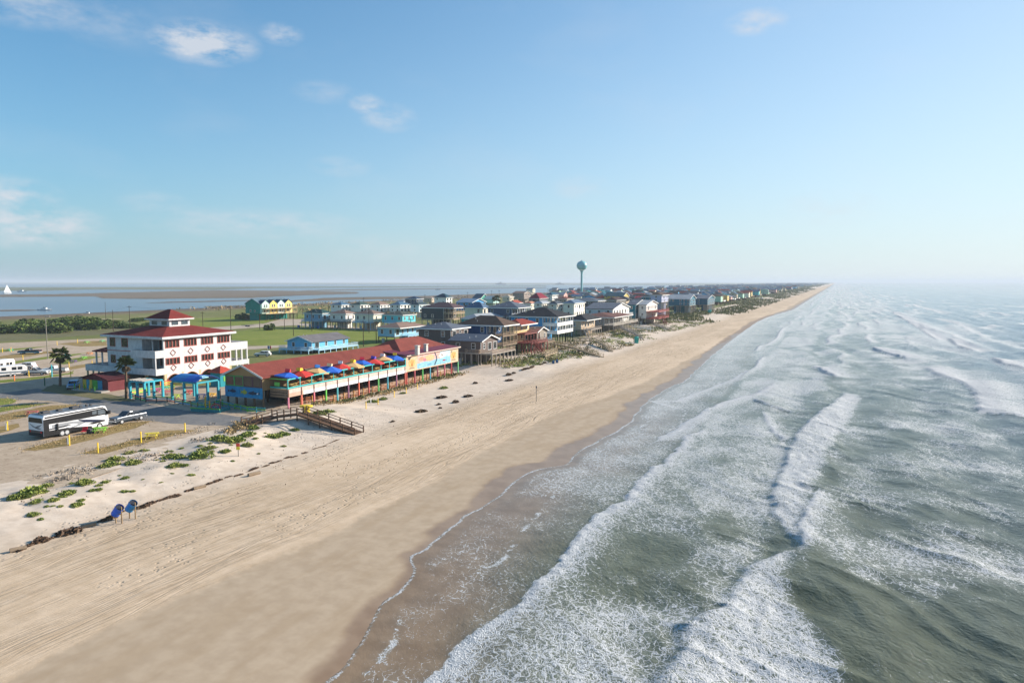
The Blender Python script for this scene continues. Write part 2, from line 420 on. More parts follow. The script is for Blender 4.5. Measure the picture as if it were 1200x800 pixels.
lineB = line_of([(505, 800), (525, 770), (537, 752), (560, 738), (590, 725), (618, 700), (640, 676), (667, 650), (690, 618), (702, 604), (732, 589), (745, 570), (767, 547), (780, 544), (793, 530), (805, 512), (822, 508)])
lineD1 = line_of([(770, 815), (785, 795), (804, 772), (810, 737), (832, 727), (855, 720), (862, 700), (880, 672), (900, 660), (922, 653)])
lineD2 = line_of([(940, 645), (910, 603), (908, 577), (920, 552), (927, 530), (940, 505), (960, 487), (977, 475), (992, 462)])
lineD3 = line_of([(942, 640), (937, 622), (950, 600), (962, 580)])
lineE = line_of([(1086, 432), (1100, 440), (1128, 448), (1143, 458), (1152, 484), (1180, 488), (1215, 492), (1260, 500)])
lineF = line_of([(1045, 366), (1062, 376), (1078, 385), (1097, 398)])
lineG = line_of([(1113, 398), (1126, 408), (1142, 411)])
lineI = line_of([(1022, 408), (1036, 413), (1062, 420)])
lineJ = line_of([(955, 430), (966, 437), (978, 441)])
lineK = line_of([(1165, 421), (1180, 428), (1215, 436)])
lineL = line_of([(762, 470), (790, 477), (792, 470), (832, 455), (858, 445), (874, 435)])
lineM = line_of([(775, 512), (796, 500), (835, 478), (850, 472), (885, 462), (905, 452)])
lineN = line_of([(885, 470), (900, 476), (928, 483)])
lineO = line_of([(895, 485), (905, 505), (918, 515)])

def sea_fields(X, Y):
    """height, foam cover (0..1) and murk of the water at every vertex"""
    T = X
    far = ss(150, 420, Y)
    swash = shore(Y)
    # swell: crests run along the shore, bent by noise
    wob = 9*(fbm(X*.012, Y*.012, 61, 3)-.5)
    deep = ss(-24, 0, T)
    ph = (T+wob*1.3+.10*Y*.25)/11.0*2*np.pi
    Z = deep*.24*np.sin(ph+2*fbm(X*.02, Y*.008, 63, 2)*6)*(.4+1.2*vn(X*.02, Y*.025, 64))
    # cross chop: short crests, finer close by
    for (ang, wl, a, sd) in ((-.72, 4.6, .15, 71), (-1.0, 2.6, .12, 73), (-.35, 1.5, .07, 75), (-.60, 9.0, .10, 77)):
        u = T*math.cos(ang)-Y*math.sin(ang); v = T*math.sin(ang)+Y*math.cos(ang)
        n = vn(u/wl*1.0+2.2*vn(v/wl*.25, u/wl*.2, sd+1), v/(wl*3.2), sd)
        Z = Z+(1-np.abs(n*2-1)-.5)*a*2*(.16+.84*deep)*(1+.6*ss(200, 900, Y))*np.where(wl < 3, 1-ss(90, 260, Y), 1)
    foam = np.zeros_like(X)
    def front(line, amp, w_front, w_back, f_amp, f_tail, seed, y_fade=6.0, jag=.7, base=0.0, back=None):
        nonlocal Z, foam
        y0, y1 = line[0, 0], line[-1, 0]
        env = ss(y0-y_fade, y0+y_fade*.3, Y)*(1-ss(y1-y_fade*.3, y1+y_fade, Y))
        c = interp(line, Y)+jag*(fbm(Y*.5, Y*0+seed, seed, 4)-.5)*2+.25*jag*(fbm(Y*2.2, X*.3, seed+5, 2)-.5)
        u = T-c
        env = env*(.65+.6*fbm(Y*.08, Y*0+3, seed+9, 2))
        shape = ss(-w_front, w_front*.25, u)*np.exp(-np.maximum(u, 0)/w_back)
        Z = Z+env*amp*shape
        edge = ss(-w_front*.7, -w_front*.15, u)
        if back is not None:
            cut = np.maximum(interp(back, Y)+.6*(fbm(Y*.6, X*.4, seed+2, 3)-.5)*2-T, -2)
            f_tail = 1e3; edge = edge*(.12+.88*ss(-1.6, 1.2, cut))*(.84+.32*fbm(X*.9, Y*.9, seed+31, 3))
        f = edge*(f_amp*np.exp(-np.maximum(u, 0)/f_tail)+base*np.exp(-np.maximum(u, 0)/(f_tail*5)))
        foam = np.maximum(foam, np.clip(env*1.15, 0, 1.1)*f)
        return u, env
    big = fbm(X*.07, Y*.05, 81, 4); mid = fbm(X*.30, Y*.20, 83, 4)
    # background lace between the inner edge and the outer break
    Tw = T+7*(fbm(X*.05, Y*.05, 89, 4)-.5)*2
    inner = ss(-23, -19, T)*(1-ss(-7, -1, Tw))
    foam = np.maximum(foam, inner*np.clip(.34+.36*(big-.5)*2+.28*(mid-.5)*2+.14*ss(60, 100, Y), 0, .66))
    outer = ss(-7, 0, Tw)*(1-ss(30, 60, T)*.75)
    band = ss(.50, .66, fbm(X*.045-Y*.02, Y*.03, 85, 4))
    foam = np.maximum(foam, (.35+.65*ss(54, 66, Y))*outer*np.clip(.22+.36*band+.30*(mid-.5)*2+.06*ss(62, 75, Y), 0, .60))
    st = np.exp(-((Y-70-.25*(T))/7.0)**2)*ss(-3, 1, T)*(1-ss(26, 45, T))
    foam = np.maximum(foam, ss(-3, 3, Tw)*st*np.clip(.52+.5*(mid-.5), 0, .72))
    st2 = np.exp(-((Y-101-.5*T)/11.0)**2)*ss(-1, 3, T)*(1-ss(24, 40, T))
    foam = np.maximum(foam, ss(-3, 3, Tw)*st2*np.clip(.42+.5*(mid-.5), 0, .65))
    # swash zone flecks
    sw = ss(0, 2.2, T-swash)*(1-ss(-23, -19, T))
    foam = np.maximum(foam, sw*np.clip(.24+.12*ss(62, 85, Y)+.34*(fbm(X*.13, Y*.10, 87, 3)-.42)+.25*(mid-.5), 0, .46))
    front(lineB, .20, .7, 4.5, .78, .9, 101, 5, .55, .56)
    front(lineD1, .40, 1.3, 4.6, .74, 5.5, 103, 3, .35, 0, line_of([(985, 815), (975, 795), (968, 765), (952, 740), (928, 710), (912, 680), (925, 655)]))
    front(lineD2, .36, 1.1, 3.2, .80, 3.0, 105, 5, .35, 0, line_of([(952, 645), (938, 620), (944, 590), (955, 560), (965, 535), (980, 510), (998, 485), (1006, 468)]))
    front(lineD3, .28, 1.0, 2.5, .8, 2.0, 107, 3, .3, .1)
    front(lineE, .5, 1.5, 5, .85, 5.0, 109, 5, .9, .5)
    front(lineF, .5, 1.5, 5, 1.0, 4.5, 111, 10, .9, .4)
    front(lineG, .7, 1.3, 4, 1.0, 4.0, 113, 6, .9, .4)
    front(lineI, .7, 1.3, 4, 1.0, 4.5, 115, 6, .9, .4)
    front(lineJ, .6, 1.2, 3, 1.0, 3.0, 117, 6, .9, .4)
    front(lineK, .6, 1.3, 4, .9, 5.0, 119, 6, .9, .4)
    front(lineL, .16, .8, 3, .72, 1.3, 121, 5, .5, .42)
    front(lineM, .22, .8, 4, .75, 1.6, 123, 6, .6, .5)
    front(lineN, .35, .8, 3, .55, .8, 125, 4, .4, .2)
    front(lineO, .22, .8, 3, .6, .9, 127, 4, .4, .4)
    # distant rows of breakers, broken along their length
    for k, (tc, wd, yb, a) in enumerate(((-27, 2.2, 200, .9), (-18, 2.5, 190, .95), (-8, 3, 210, .85), (2, 3.2, 230, .85), (14, 3.2, 240, .8), (26, 3.6, 300, .75), (44, 4.2, 330, .85), (60, 4.5, 360, .8), (78, 5, 420, .85), (98, 5, 460, .7), (122, 6, 520, .6), (150, 6, 600, .3))):
        s = 200+k*11
        c = tc+wd*2.2*(fbm(Y*.012, Y*0+k, s, 3)-.5)*2+wd*.7*(fbm(Y*.06, Y*0+k, s+3, 2)-.5)*2
        gate = ss(.44, .58, fbm(Y*.017+k*3.3, Y*0+k, s+5, 3)+.10*ss(600, 1800, Y))
        u = T-c; env = gate*ss(yb-40, yb+40, Y)
        Z = Z+env*.38*ss(-wd*.5, 0, u)*np.exp(-np.maximum(u, 0)/wd)
        foam = np.maximum(foam, env*min(1, a*1.12)*ss(-wd*.45, -wd*.1, u)*np.exp(-np.maximum(u, 0)/(wd*1.25)))
    surf = ss(-36, -30, T)*(1-ss(50, 150, Tw))
    patch = ss(.5, .64, fbm(X*.05, Y*.012, 91, 4))
    foam = np.maximum(foam, ss(140, 230, Y)*surf*np.clip(.08+.42*patch+.25*(mid-.5), 0, .55))
    # white caps out at sea
    cap = ss(.70, .76, fbm(X*.035, Y*.02, 93, 4))
    foam = np.maximum(foam, ss(60, 100, T)*cap*.55)
    lump = fbm(X*1.1, Y*1.1, 95, 3)-.5
    Z = Z+np.clip(foam-.45, 0, 1)*lump*.42*(1-ss(120, 300, Y))
    # the thin edge: the sheet rides on the sand and dives under it past the swash line
    bed = H(X, Y)
    u = T-swash
    film = bed+.015+.10*ss(0, 6, u)
    k = ss(5, 13, u)
    Zs = film*(1-k)+np.maximum(.05+Z, bed+.05)*k+(1-k)*Z*.22*ss(.3, 2, u)
    Zs = np.where(u < 0, bed+.015+u*.25, Zs)
    lip = np.exp(-((u-.12)/.15)**2)
    lip_amp = .52+.48*ss(.36, .58, fbm(Y*.35, Y*0+4, 97, 3))
    foam = np.maximum(foam, lip*lip_amp*(1+.2*ss(60, 140, Y)))
    for a0, sd, g in ((3.0, 131, .50), (6.2, 133, .46), (9.0, 135, .50)):
        uu = u-a0-2.6*(fbm(Y*.07+sd, Y*0+sd, sd, 3)-.5)*2-.5*(fbm(Y*.6, Y*0+sd, sd+1, 2)-.5)
        foam = np.maximum(foam, np.exp(-(np.maximum(uu, 0)/.5)**2-(np.minimum(uu, 0)/.12)**2)*ss(g, g+.08, fbm(Y*.06, Y*0+sd, sd+2, 2))*(.22+.55*ss(.40, .62, fbm(Y*1.1, X*.9, sd+4, 3))))
    foam = np.maximum(foam, ss(150, 320, Y)*np.exp(-np.maximum(u, 0)/7.0)*ss(-.2, .5, u)*.62)
    murk = 1-ss(4, 15, u)
    return Zs, np.clip(foam, 0, 1.15), murk
def sea_material():
    t = NT('sea_water'); p = t.pos(); s = t.sep(p)
    foam = t.attr('foam'); murk = t.attr('murk'); deep = t.attr('deep')
    warp = t.n.new('ShaderNodeTexNoise'); t.put(warp.inputs['Vector'], p); warp.inputs['Scale'].default_value = .75; warp.inputs['Detail'].default_value = 4
    wv = t.n.new('ShaderNodeVectorMath'); wv.operation = 'SCALE'; t.put(wv.inputs[0], warp.outputs['Color']); wv.inputs['Scale'].default_value = 1.9
    q = t.vadd(t.map(t.map(p, rot=(0, 0, -.55)), (1.0, .62, 1)), wv.outputs[0])
    e1 = t.voro(q, 1.6); e2 = t.voro(t.map(q, (1.3, .8, 1), (3, 7, 0)), 4.0)
    web = t.math('MAXIMUM', t.ramp(e1, .0, .15, 1, 0), t.math('MULTIPLY', t.ramp(e2, .0, .20, 1, 0), .75))
    n1 = t.noise(q, 4.2, 6, .76); n2 = t.noise(p, .45, 4)
    pat = t.math('ADD', t.math('MULTIPLY', web, .56), t.math('ADD', t.math('MULTIPLY', n1, .72), t.math('MULTIPLY', n2, .16)))   # about .25 .. 1.1
    # cover decides how much of the lace pattern shows
    th = t.math('SUBTRACT', 1.20, t.math('MULTIPLY', foam, .86))
    fm = t.ramp(t.math('SUBTRACT', pat, th), -.03, .10)
    sparkle = t.math('MULTIPLY', t.ramp(t.noise(t.map(t.map(p, rot=(0, 0, -.72)), (1, .5, 1)), 3.6, 4, .7), .66, .72), t.ramp(n2, .42, .6, 0, .85))  # foam-white specks painted in for sparkle on the open water
    fm = t.math('MAXIMUM', fm, t.math('MULTIPLY', sparkle, t.ramp(foam, .0, .25, .12, .8)))
    shallow = t.mix(t.ramp(n2, .35, .65), (.20, .135, .078), (.255, .178, .108))
    olive = t.mix(t.ramp(n2, .35, .65), (.078, .080, .036), (.108, .113, .060))
    green = t.mix(t.ramp(n2, .35, .65), (.062, .105, .135), (.092, .145, .178))
    blue = (.055, .13, .19)
    body = t.mix(murk, t.mix(t.ramp(deep, 0, .35), olive, t.mix(t.ramp(deep, .3, 1), green, blue)), shallow)
    body = t.mix(t.math('MULTIPLY', t.ramp(foam, .1, .6), .35), body, (.26, .29, .26))      # bubbles below the surface
    pr = t.map(p, rot=(0, 0, -.72)); rip = t.noise(t.map(pr, (1, .6, 1)), 3.4, 5, .62); rip2 = t.noise(t.map(pr, (1, .42, 1)), .60, 3, .5)
    hgt = t.math('ADD', t.math('MULTIPLY', rip, .18), t.math('MULTIPLY', rip2, .26))
    calm = t.math('SUBTRACT', 1.0, t.math('MULTIPLY', murk, .80))
    bmp = t.bump(t.math('MULTIPLY', hgt, calm), .68, 1.0)
    t.set(color=body, rough=t.ramp(murk, 0, 1, .07, .14), ior=1.33, spec=.5, normal=bmp)
    fb = t.n.new('ShaderNodeBsdfPrincipled')
    fn = t.noise(p, 6.5, 5, .7)
    t.put(fb.inputs['Base Color'], t.mix(t.ramp(fn, .35, .65), (.38, .40, .42), (.60, .61, .61))); fb.inputs['Roughness'].default_value = .85; fb.inputs['Specular IOR Level'].default_value = .2
    t.put(fb.inputs['Normal'], t.bump(t.math('ADD', pat, fn), .7, .12))
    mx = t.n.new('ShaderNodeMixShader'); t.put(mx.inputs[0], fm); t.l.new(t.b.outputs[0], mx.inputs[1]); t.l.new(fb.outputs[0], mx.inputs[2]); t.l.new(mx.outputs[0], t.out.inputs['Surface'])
    return t.m
ysw = yrows(20.0, 70, .85, 3.0, 900)
xsw = np.concatenate([np.arange(-46, 26, .24), 26+np.cumsum(np.geomspace(.25, 3.0, 190)), ])
xsw = np.concatenate([xsw, np.geomspace(xsw[-1]+4, 24000, 150)])
Xs, Ys = np.meshgrid(xsw, ysw)
Zs, FOAM, MURK = sea_fields(Xs, Ys)
vis = (Xs-Ys*math.tan(math.radians(24)) < 14)
vis = (vis[:-1, :-1] | vis[1:, 1:])
vis &= ~((Xs[:-1, 1:] < shore(Ys[:-1, 1:])-4))
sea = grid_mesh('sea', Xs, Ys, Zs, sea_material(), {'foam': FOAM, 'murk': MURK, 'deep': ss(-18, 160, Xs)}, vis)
kind(sea, 'structure')
wet = ss(0, 1, (Xb-WET(Yb)+2.2*(fbm(Xb*.12, Yb*.06, 53, 4)-.5)*2)/6.0+.5); soak = ss(-5.5, -1.2, Xb-shore(Yb)+1.5*(fbm(Xb*.2, Yb*.15, 51, 3)-.5)*2-2.2*(1-ss(60, 75, Yb)))
beach = grid_mesh('beach', Xb, Yb, Zb, beach_material(), {'wet': wet, 'soaked': soak}); kind(beach, 'structure')
# ------------------------------------------------------------------ land, roads, bay
def ground_material():
    t = NT('coastal_grass'); p = t.pos(); s = t.sep(p); x = s[0]
    n1 = t.noise(p, .035, 5, .6); n2 = t.noise(p, .25, 5, .65); n3 = t.noise(p, 1.6, 4, .7)
    f = t.math('ADD', t.math('MULTIPLY', n1, .5), t.math('ADD', t.math('MULTIPLY', n2, .3), t.math('MULTIPLY', n3, .2)))
    g = t.mix(t.ramp(f, .36, .62), (.125, .15, .038), (.205, .195, .075))
    g = t.mix(t.ramp(n3, .5, .75, 0, .5), g, (.22, .18, .10))
    sand = t.mix(n2, (.36, .29, .21), (.46, .385, .29))
    g = t.mix(t.ramp(t.math('ADD', x, t.math('MULTIPLY', n2, 14)), -98, -84), g, sand)
    g = t.mix(t.ramp(n1, .60, .72, 0, .8), g, sand)
    marsh = t.mix(t.ramp(n2, .35, .65), (.135, .10, .065), (.19, .145, .095))
    g = t.mix(t.ramp(t.math('ADD', x, t.math('MULTIPLY', n1, 90)), -400, -440), g, marsh)
    t.set(color=g, rough=.95, spec=.1, normal=t.bump(t.math('ADD', n3, n2), .7, .25)); return t.m
def flat_material(name, ca, cb, sc1=.25, rough=.95, streak=None):
    t = NT(name); p = t.pos()
    n1 = t.noise(p, sc1*.2, 4, .6); n2 = t.noise(p, sc1, 5, .65); n3 = t.noise(p, sc1*7, 5, .7)
    f = t.math('ADD', t.math('MULTIPLY', n1, .35), t.math('ADD', t.math('MULTIPLY', n2, .35), t.math('MULTIPLY', n3, .3)))
    c = t.mix(t.ramp(f, .36, .64), ca, cb)
    if streak:
        v = t.voro(t.map(p, (1, 1, 1)), .9, 'F1'); c = t.mix(t.ramp(t.noise(p, 1.1, 4, .7), .52, .66, 0, .7), c, streak)
    t.set(color=c, rough=rough, spec=.1, normal=t.bump(n3, .5, .06)); return t.m
yl = np.concatenate([[-60], np.arange(20, 700, 8.0), np.geomspace(710, 26000, 60)])
xl = np.concatenate([np.linspace(-520, -150, 60), np.arange(-146, -95.9, 2.0)])
Xl, Yl = np.meshgrid(xl, yl)
edge_w = 30*(fbm(Yl*.012, Yl*0, 301, 4)-.5)*2*(Xl < -519.9)
M_ground = ground_material()
ground = grid_mesh('ground', Xl+edge_w, Yl, LAND+0*Xl-.0+np.where(Xl > -96.5, -.012, 0)-np.where(Xl < -519.9, 1.4, 0), M_ground); kind(ground, 'structure')

def sheet(name, pts, z, mat, rough_edge=.8, step=None, pix=True, zc=LAND, seed=0, thick=0.0):
    """a thin lying sheet with an uneven outline; pts are ground points (or photo pixels when pix)"""
    P = [gp(a, b, zc) for a, b in pts] if pix else pts
    out = []
    rr = random.Random(sum(map(ord, name))+seed)
    for i in range(len(P)):
        a = Vector(P[i]); b = Vector(P[(i+1) % len(P)]); L = (b-a).length
        n = max(1, min(40, int(L/(step or max(2.0, L/14)))))
        nrm = Vector((b.y-a.y, a.x-b.x)).normalized() if L > 0 else Vector((0, 0))
        for k in range(n):
            q = a.lerp(b, k/n)+nrm*rr.uniform(-1, 1)*rough_edge*(0.3 if k == 0 else 1)
            out.append((q.x, q.y, z))
    o = MB().poly(out).build(name, mat, fix=False)
    if o.data.polygons[0].normal.z < 0: o.data.flip_normals()
    return kind(o, 'structure')
M_gravel = flat_material('gravel', (.37, .285, .205), (.50, .40, .295), .5, streak=(.28, .21, .145))
M_road = flat_material('shell_road', (.38, .315, .245), (.48, .405, .32), .3, streak=(.30, .24, .18))
M_asph = flat_material('old_asphalt', (.15, .15, .15), (.21, .205, .20), .5, streak=(.26, .23, .19))
M_green = flat_material('mown_grass', (.14, .185, .028), (.24, .245, .055), .35, streak=(.22, .175, .075))
M_ochre = flat_material('dry_grass', (.24, .165, .065), (.33, .235, .10), .6, streak=(.15, .135, .045))
M_meadow = flat_material('meadow', (.12, .125, .055), (.19, .165, .09), .22, streak=(.10, .095, .035))
M_field = flat_material('green_field', (.14, .185, .028), (.215, .24, .05), .15, streak=(.25, .215, .075))
M_marsh = flat_material('marsh_flat', (.125, .095, .065), (.205, .155, .11), .02, streak=(.10, .105, .045))
M_farland = flat_material('far_green', (.10, .125, .075), (.17, .18, .11), .004)
# bay
tb = NT('bay_water'); pb = tb.pos()
nb = tb.noise(tb.map(pb, (.12, .5, 1)), .35, 4, .6); nb2 = tb.noise(tb.map(pb, (.002, .01, 1)), 1.0, 3)
tb.set(color=tb.mix(tb.ramp(nb2, .35, .65), (.11, .145, .175), (.14, .175, .195)), rough=.28, spec=.5, normal=tb.bump(nb, .35, .8))
bay = MB().poly([(-30000, -2500, .18), (-480, -2500, .18), (-480, 26000, .18), (-30000, 26000, .18)]).build('bay_water', tb.m, fix=False); kind(bay, 'structure')
far_shore = MB().poly([(-30000, 5200, .5), (-480, 5200, .5), (-480, 26000, .5), (-30000, 26000, .5)]).build('far_shore', M_farland, fix=False); kind(far_shore, 'structure')
sheet('marsh', [(-140, 348.6), (0, 348), (112, 347.2), (118, 349.6), (170, 350.3), (250, 349.4), (296, 349), (330, 347), (420, 344), (420, 342), (330, 340.5), (250, 340), (120, 343.2), (60, 344.8), (0, 345), (-140, 345.2)], .32, M_marsh, 6, zc=.3)
sheet('marsh', [(-140, 341.6), (60, 340.4), (100, 339.2), (250, 339.4), (310, 337.6), (500, 336.4), (640, 335.6), (640, 334.8), (300, 336), (0, 336.6), (-140, 336.6)], .34, M_farland, 8, zc=.3)
sheet('mud_flat', [(250, 361), (345, 353.4), (400, 351.4), (470, 350.2), (520, 348.6), (520, 347.2), (430, 347.8), (380, 349), (330, 353), (290, 357.5), (240, 359)], .36, M_marsh, 3, zc=.3)
sheet('mud_flat', [(420, 350), (560, 347.8), (640, 345.6), (700, 343.5), (700, 342.2), (600, 343.4), (520, 346), (430, 348.8)], .38, M_marsh, 3, zc=.3)
sheet('mud_flat', [(-140, 364.8), (-20, 363.6), (20, 362.9), (60, 363.4), (20, 364.2), (-60, 366)], .40, M_marsh, 2.5, zc=.3)
sheet('mud_flat', [(170, 355.2), (250, 353.6), (330, 351.6), (330, 350.8), (250, 352.4), (190, 354)], .42, M_marsh, 2.5, zc=.3)
sheet('marsh', [(330, 341.6), (450, 339.6), (560, 338.4), (640, 337.4), (640, 336.9), (500, 338), (380, 339.6)], .44, M_marsh, 5, zc=.3)
# RV park and roads
Z0 = LAND
sheet('gravel_lot', [(-60, 612), (20, 592), (120, 556), (200, 528), (268, 503), (300, 491), (330, 478), (330, 462), (262, 452), (190, 452), (120, 430), (150, 402), (300, 404), (300, 398), (130, 396), (0, 402), (-80, 406)], Z0+.006, M_gravel, .5, seed=1)
sheet('meadow', [(-80, 402), (0, 400), (60, 396), (130, 391), (200, 386), (200, 380), (130, 382), (0, 388), (-80, 390)], Z0+.006, M_meadow, 1.2)
sheet('road', [(-60, 466), (0, 461), (45, 455), (90, 461), (150, 470), (200, 478), (268, 486), (300, 490), (270, 499), (200, 496), (160, 492), (120, 480), (60, 470), (20, 468), (-60, 476)], Z0+.012, M_asph, .5)
sheet('road', [(235, 412), (300, 409), (360, 405), (360, 403), (300, 405.5), (235, 407)], Z0+.014, M_road, .3)
sheet('road', [(230, 389), (300, 383.5), (345, 381), (420, 386), (500, 391), (500, 388.6), (430, 384.4), (350, 378.6), (358, 374), (330, 373.5), (310, 379), (230, 385)], Z0+.013, M_road, .4)
sheet('green_field', [(265, 401), (335, 408), (345, 402), (430, 405), (500, 400), (500, 392), (420, 387.4), (350, 383), (300, 385), (268, 390)], Z0+.010, M_field, .6)
sheet('green_field', [(200, 384), (250, 383.5), (310, 378.5), (322, 374), (280, 371), (200, 374)], Z0+.011, M_field, .8)
sheet('green_field', [(345, 375), (360, 376), (375, 369), (350, 368)], Z0+.011, M_field, .5)
for pts, m in [([(-20, 465), (20, 468), (14, 473), (-20, 477)], M_green), ([(-20, 480), (30, 473), (58, 473), (0, 483)], M_green), ([(-10, 496), (40, 487), (85, 478), (95, 474), (60, 475), (20, 482), (-10, 489)], M_ochre),
               ([(-20, 512), (10, 505), (24, 500), (22, 496), (-20, 502)], M_ochre), ([(26, 527), (75, 514), (120, 503), (150, 495), (178, 493), (160, 501), (120, 512), (80, 522), (40, 528)], M_ochre),
               ([(95, 531), (150, 517), (195, 504), (232, 504), (180, 516), (120, 532)], M_ochre), ([(-20, 447), (30, 443), (80, 437), (86, 434), (86, 438), (30, 446), (-20, 450)], M_green),
               ([(-20, 432), (30, 424), (90, 416), (104, 413), (60, 417), (0, 426)], M_green), ([(-20, 424), (30, 418), (75, 411), (40, 412), (-20, 420)], M_ochre), ([(60, 424), (105, 417), (120, 418), (75, 427)], M_green),
               ([(75, 431), (112, 424), (124, 424), (100, 430), (80, 434)], M_ochre), ([(68, 403), (95, 400), (125, 399), (125, 405), (95, 406)], M_ochre), ([(-20, 411), (22, 408), (60, 405), (40, 408), (-20, 415)], M_green),
               ([(48, 458), (62, 450), (85, 452), (130, 462), (160, 470), (130, 470), (80, 463)], M_meadow)]:
    sheet('grass_strip', pts, Z0+.02, m, .35)
# ------------------------------------------------------------------ stilt houses
def C(s): return tuple(((int(s[i:i+2], 16)/255)/12.92 if int(s[i:i+2], 16) <= 10 else ((int(s[i:i+2], 16)/255+.055)/1.055)**2.4) for i in (0, 2, 4))
WOODC = (.27, .20, .14); GREYW = (.33, .29, .25); DARKW = (.12, .085, .06); REDW = (.20, .045, .035)
M_white = paint(WHITE, .5, .06)
HOUSE_BOX = []
def hip_roof(mb, x0, x1, y0, y1, z, h, th=.22, ridge=None):
    W, D = x1-x0, y1-y0
    if ridge is None: ridge = 'x' if W > D else 'y'
    if ridge == 'x': a = min(D/2, W/2-.01); r = [((x0+a), (y0+y1)/2), ((x1-a), (y0+y1)/2)]
    else: a = min(W/2, D/2-.01); r = [((x0+x1)/2, y0+a), ((x0+x1)/2, y1-a)]
    b = [(x0, y0, z), (x1, y0, z), (x1, y1, z), (x0, y1, z)]; t = [(p[0], p[1], z+th) for p in b]; R = [(*p, z+th+h) for p in r]
    i = len(mb.v)
    for p in b+t+R: mb.pt(p)
    mb.f += [[i+3, i+2, i+1, i]]+[[i+k, i+(k+1) % 4, i+4+(k+1) % 4, i+4+k] for k in range(4)]
    if ridge == 'x': mb.f += [[i+4, i+5, i+9, i+8], [i+6, i+7, i+8, i+9], [i+7, i+4, i+8], [i+5, i+6, i+9]]
    else: mb.f += [[i+5, i+6, i+9, i+8], [i+7, i+4, i+8, i+9], [i+4, i+5, i+8], [i+6, i+7, i+9]]
def gable_roof(mb, x0, x1, y0, y1, z, h, axis, over=.5, th=.2):
    """two sloping slabs; the ridge runs along `axis`"""
    if axis == 'x':
        ym = (y0+y1)/2; s = h/(ym-y0); zz = z-over*s
        mb.extr([(y0-over, zz), (ym, z+h), (y1+over, zz), (y1+over, zz+th), (ym, z+h+th), (y0-over, zz+th)], 'x', x0-over, x1+over)
    else:
        xm = (x0+x1)/2; s = h/(xm-x0); zz = z-over*s
        mb.extr([(x0-over, zz), (xm, z+h), (x1+over, zz), (x1+over, zz+th), (xm, z+h+th), (x0-over, zz+th)], 'y', y0-over, y1+over)
def add_window(root, face, u, z, w, h, p, trim=M_white, gl=None, name='window', org=None, mull=True):
    """a framed window on the -y face (at y=p) or the +x face (at x=p); u is its centre along the face"""
    o = org; fr = MB(o); pn = MB(o); t = .10
    def bx(mb, u0, z0, u1, z1, d0, d1):
        if face == '-y': mb.box(u0, p-d1, z0, u1, p-d0, z1)
        elif face == '+y': mb.box(u0, p+d0, z0, u1, p+d1, z1)
        else: mb.box(p+d0, u0, z0, p+d1, u1, z1)
    bx(fr, u-w/2-t, z-h/2-t, u-w/2, z+h/2+t, .0, .07); bx(fr, u+w/2, z-h/2-t, u+w/2+t, z+h/2+t, .0, .07)
    bx(fr, u-w/2, z+h/2, u+w/2, z+h/2+t, .0, .07); bx(fr, u-w/2, z-h/2-t, u+w/2, z-h/2, .0, .09)
    if mull: bx(fr, u-w/2, z-.03, u+w/2, z+.03, .02, .05)
    f = fr.build(name, trim, root, fix=False)
    bx(pn, u-w/2, z-h/2, u+w/2, z+h/2, .0, .025); pn.build('pane', gl or glass(), f, fix=False)
    return f
def add_rail(root, pts, z, mat, hgt=1.0, org=None, name='railing', solid=False, dense=.35, closed_board=None):
    mb = MB(org)
    for (a, b) in zip(pts[:-1], pts[1:]):
        za = a[2] if len(a) > 2 else z; zb = b[2] if len(b) > 2 else z
        A = Vector((a[0], a[1], za)); B = Vector((b[0], b[1], zb)); L = (B-A).length
        up = Vector((0, 0, 1))
        mb.beam(A+up*hgt, B+up*hgt, .13, .07); mb.beam(A+up*.12, B+up*.12, .06, .09)
        if solid: mb.beam(A+up*(hgt*.55), B+up*(hgt*.55), .05, hgt*.78)
        else:
            mb.beam(A+up*(hgt*.55), B+up*(hgt*.55), .05, .10)
            n = max(1, int(L/dense))
            for k in range(n+1):
                q = A.lerp(B, k/n); mb.beam(q+up*.1, q+up*hgt, .045, .045, up=(1, 0, 0))
    return mb.build(name, mat, root, fix=False)
def add_deck(root, x0, x1, y0, y1, z, gz, mat, rail_mat, org, posts=True, sides='NES', hgt=1.0, solid=False, post_mat=None, step=2.8, roof_z=None, fine=True):
    MB(org).box(x0, y0, z-.28, x1, y1, z).build('deck', mat, root, fix=False)
    pm = post_mat or mat
    nx = max(1, round((x1-x0)/step)); ny = max(1, round((y1-y0)/step))
    if posts:
        top = roof_z or z-.28
        for i in range(nx+1):
            for j in range(ny+1):
                if i not in (nx,) and j not in (0, ny): continue
                if i == 0: continue
                x = x0+(x1-x0)*i/nx-(.12 if i == nx else 0); y = y0+(y1-y0)*j/ny+(.12 if j == 0 else -.12 if j == ny else 0)
                MB(org).box(x-.11, y-.11, gz-.2, x+.11, y+.11, z-.28).build('post', pm, root, fix=False)
                if roof_z: MB(org).box(x-.09, y-.09, z, x+.09, y+.09, roof_z).build('column', rail_mat, root, fix=False)
    e = .06
    if 'S' in sides: add_rail(root, [(x0, y0+e), (x1-e, y0+e)], z, rail_mat, hgt, org, solid=solid, dense=.45 if fine else 1.2)
    if 'E' in sides: add_rail(root, [(x1-e, y0+e), (x1-e, y1-e)], z, rail_mat, hgt, org, solid=solid, dense=.45 if fine else 1.2)
    if 'N' in sides: add_rail(root, [(x1-e, y1-e), (x0, y1-e)], z, rail_mat, hgt, org, solid=solid, dense=1.2)
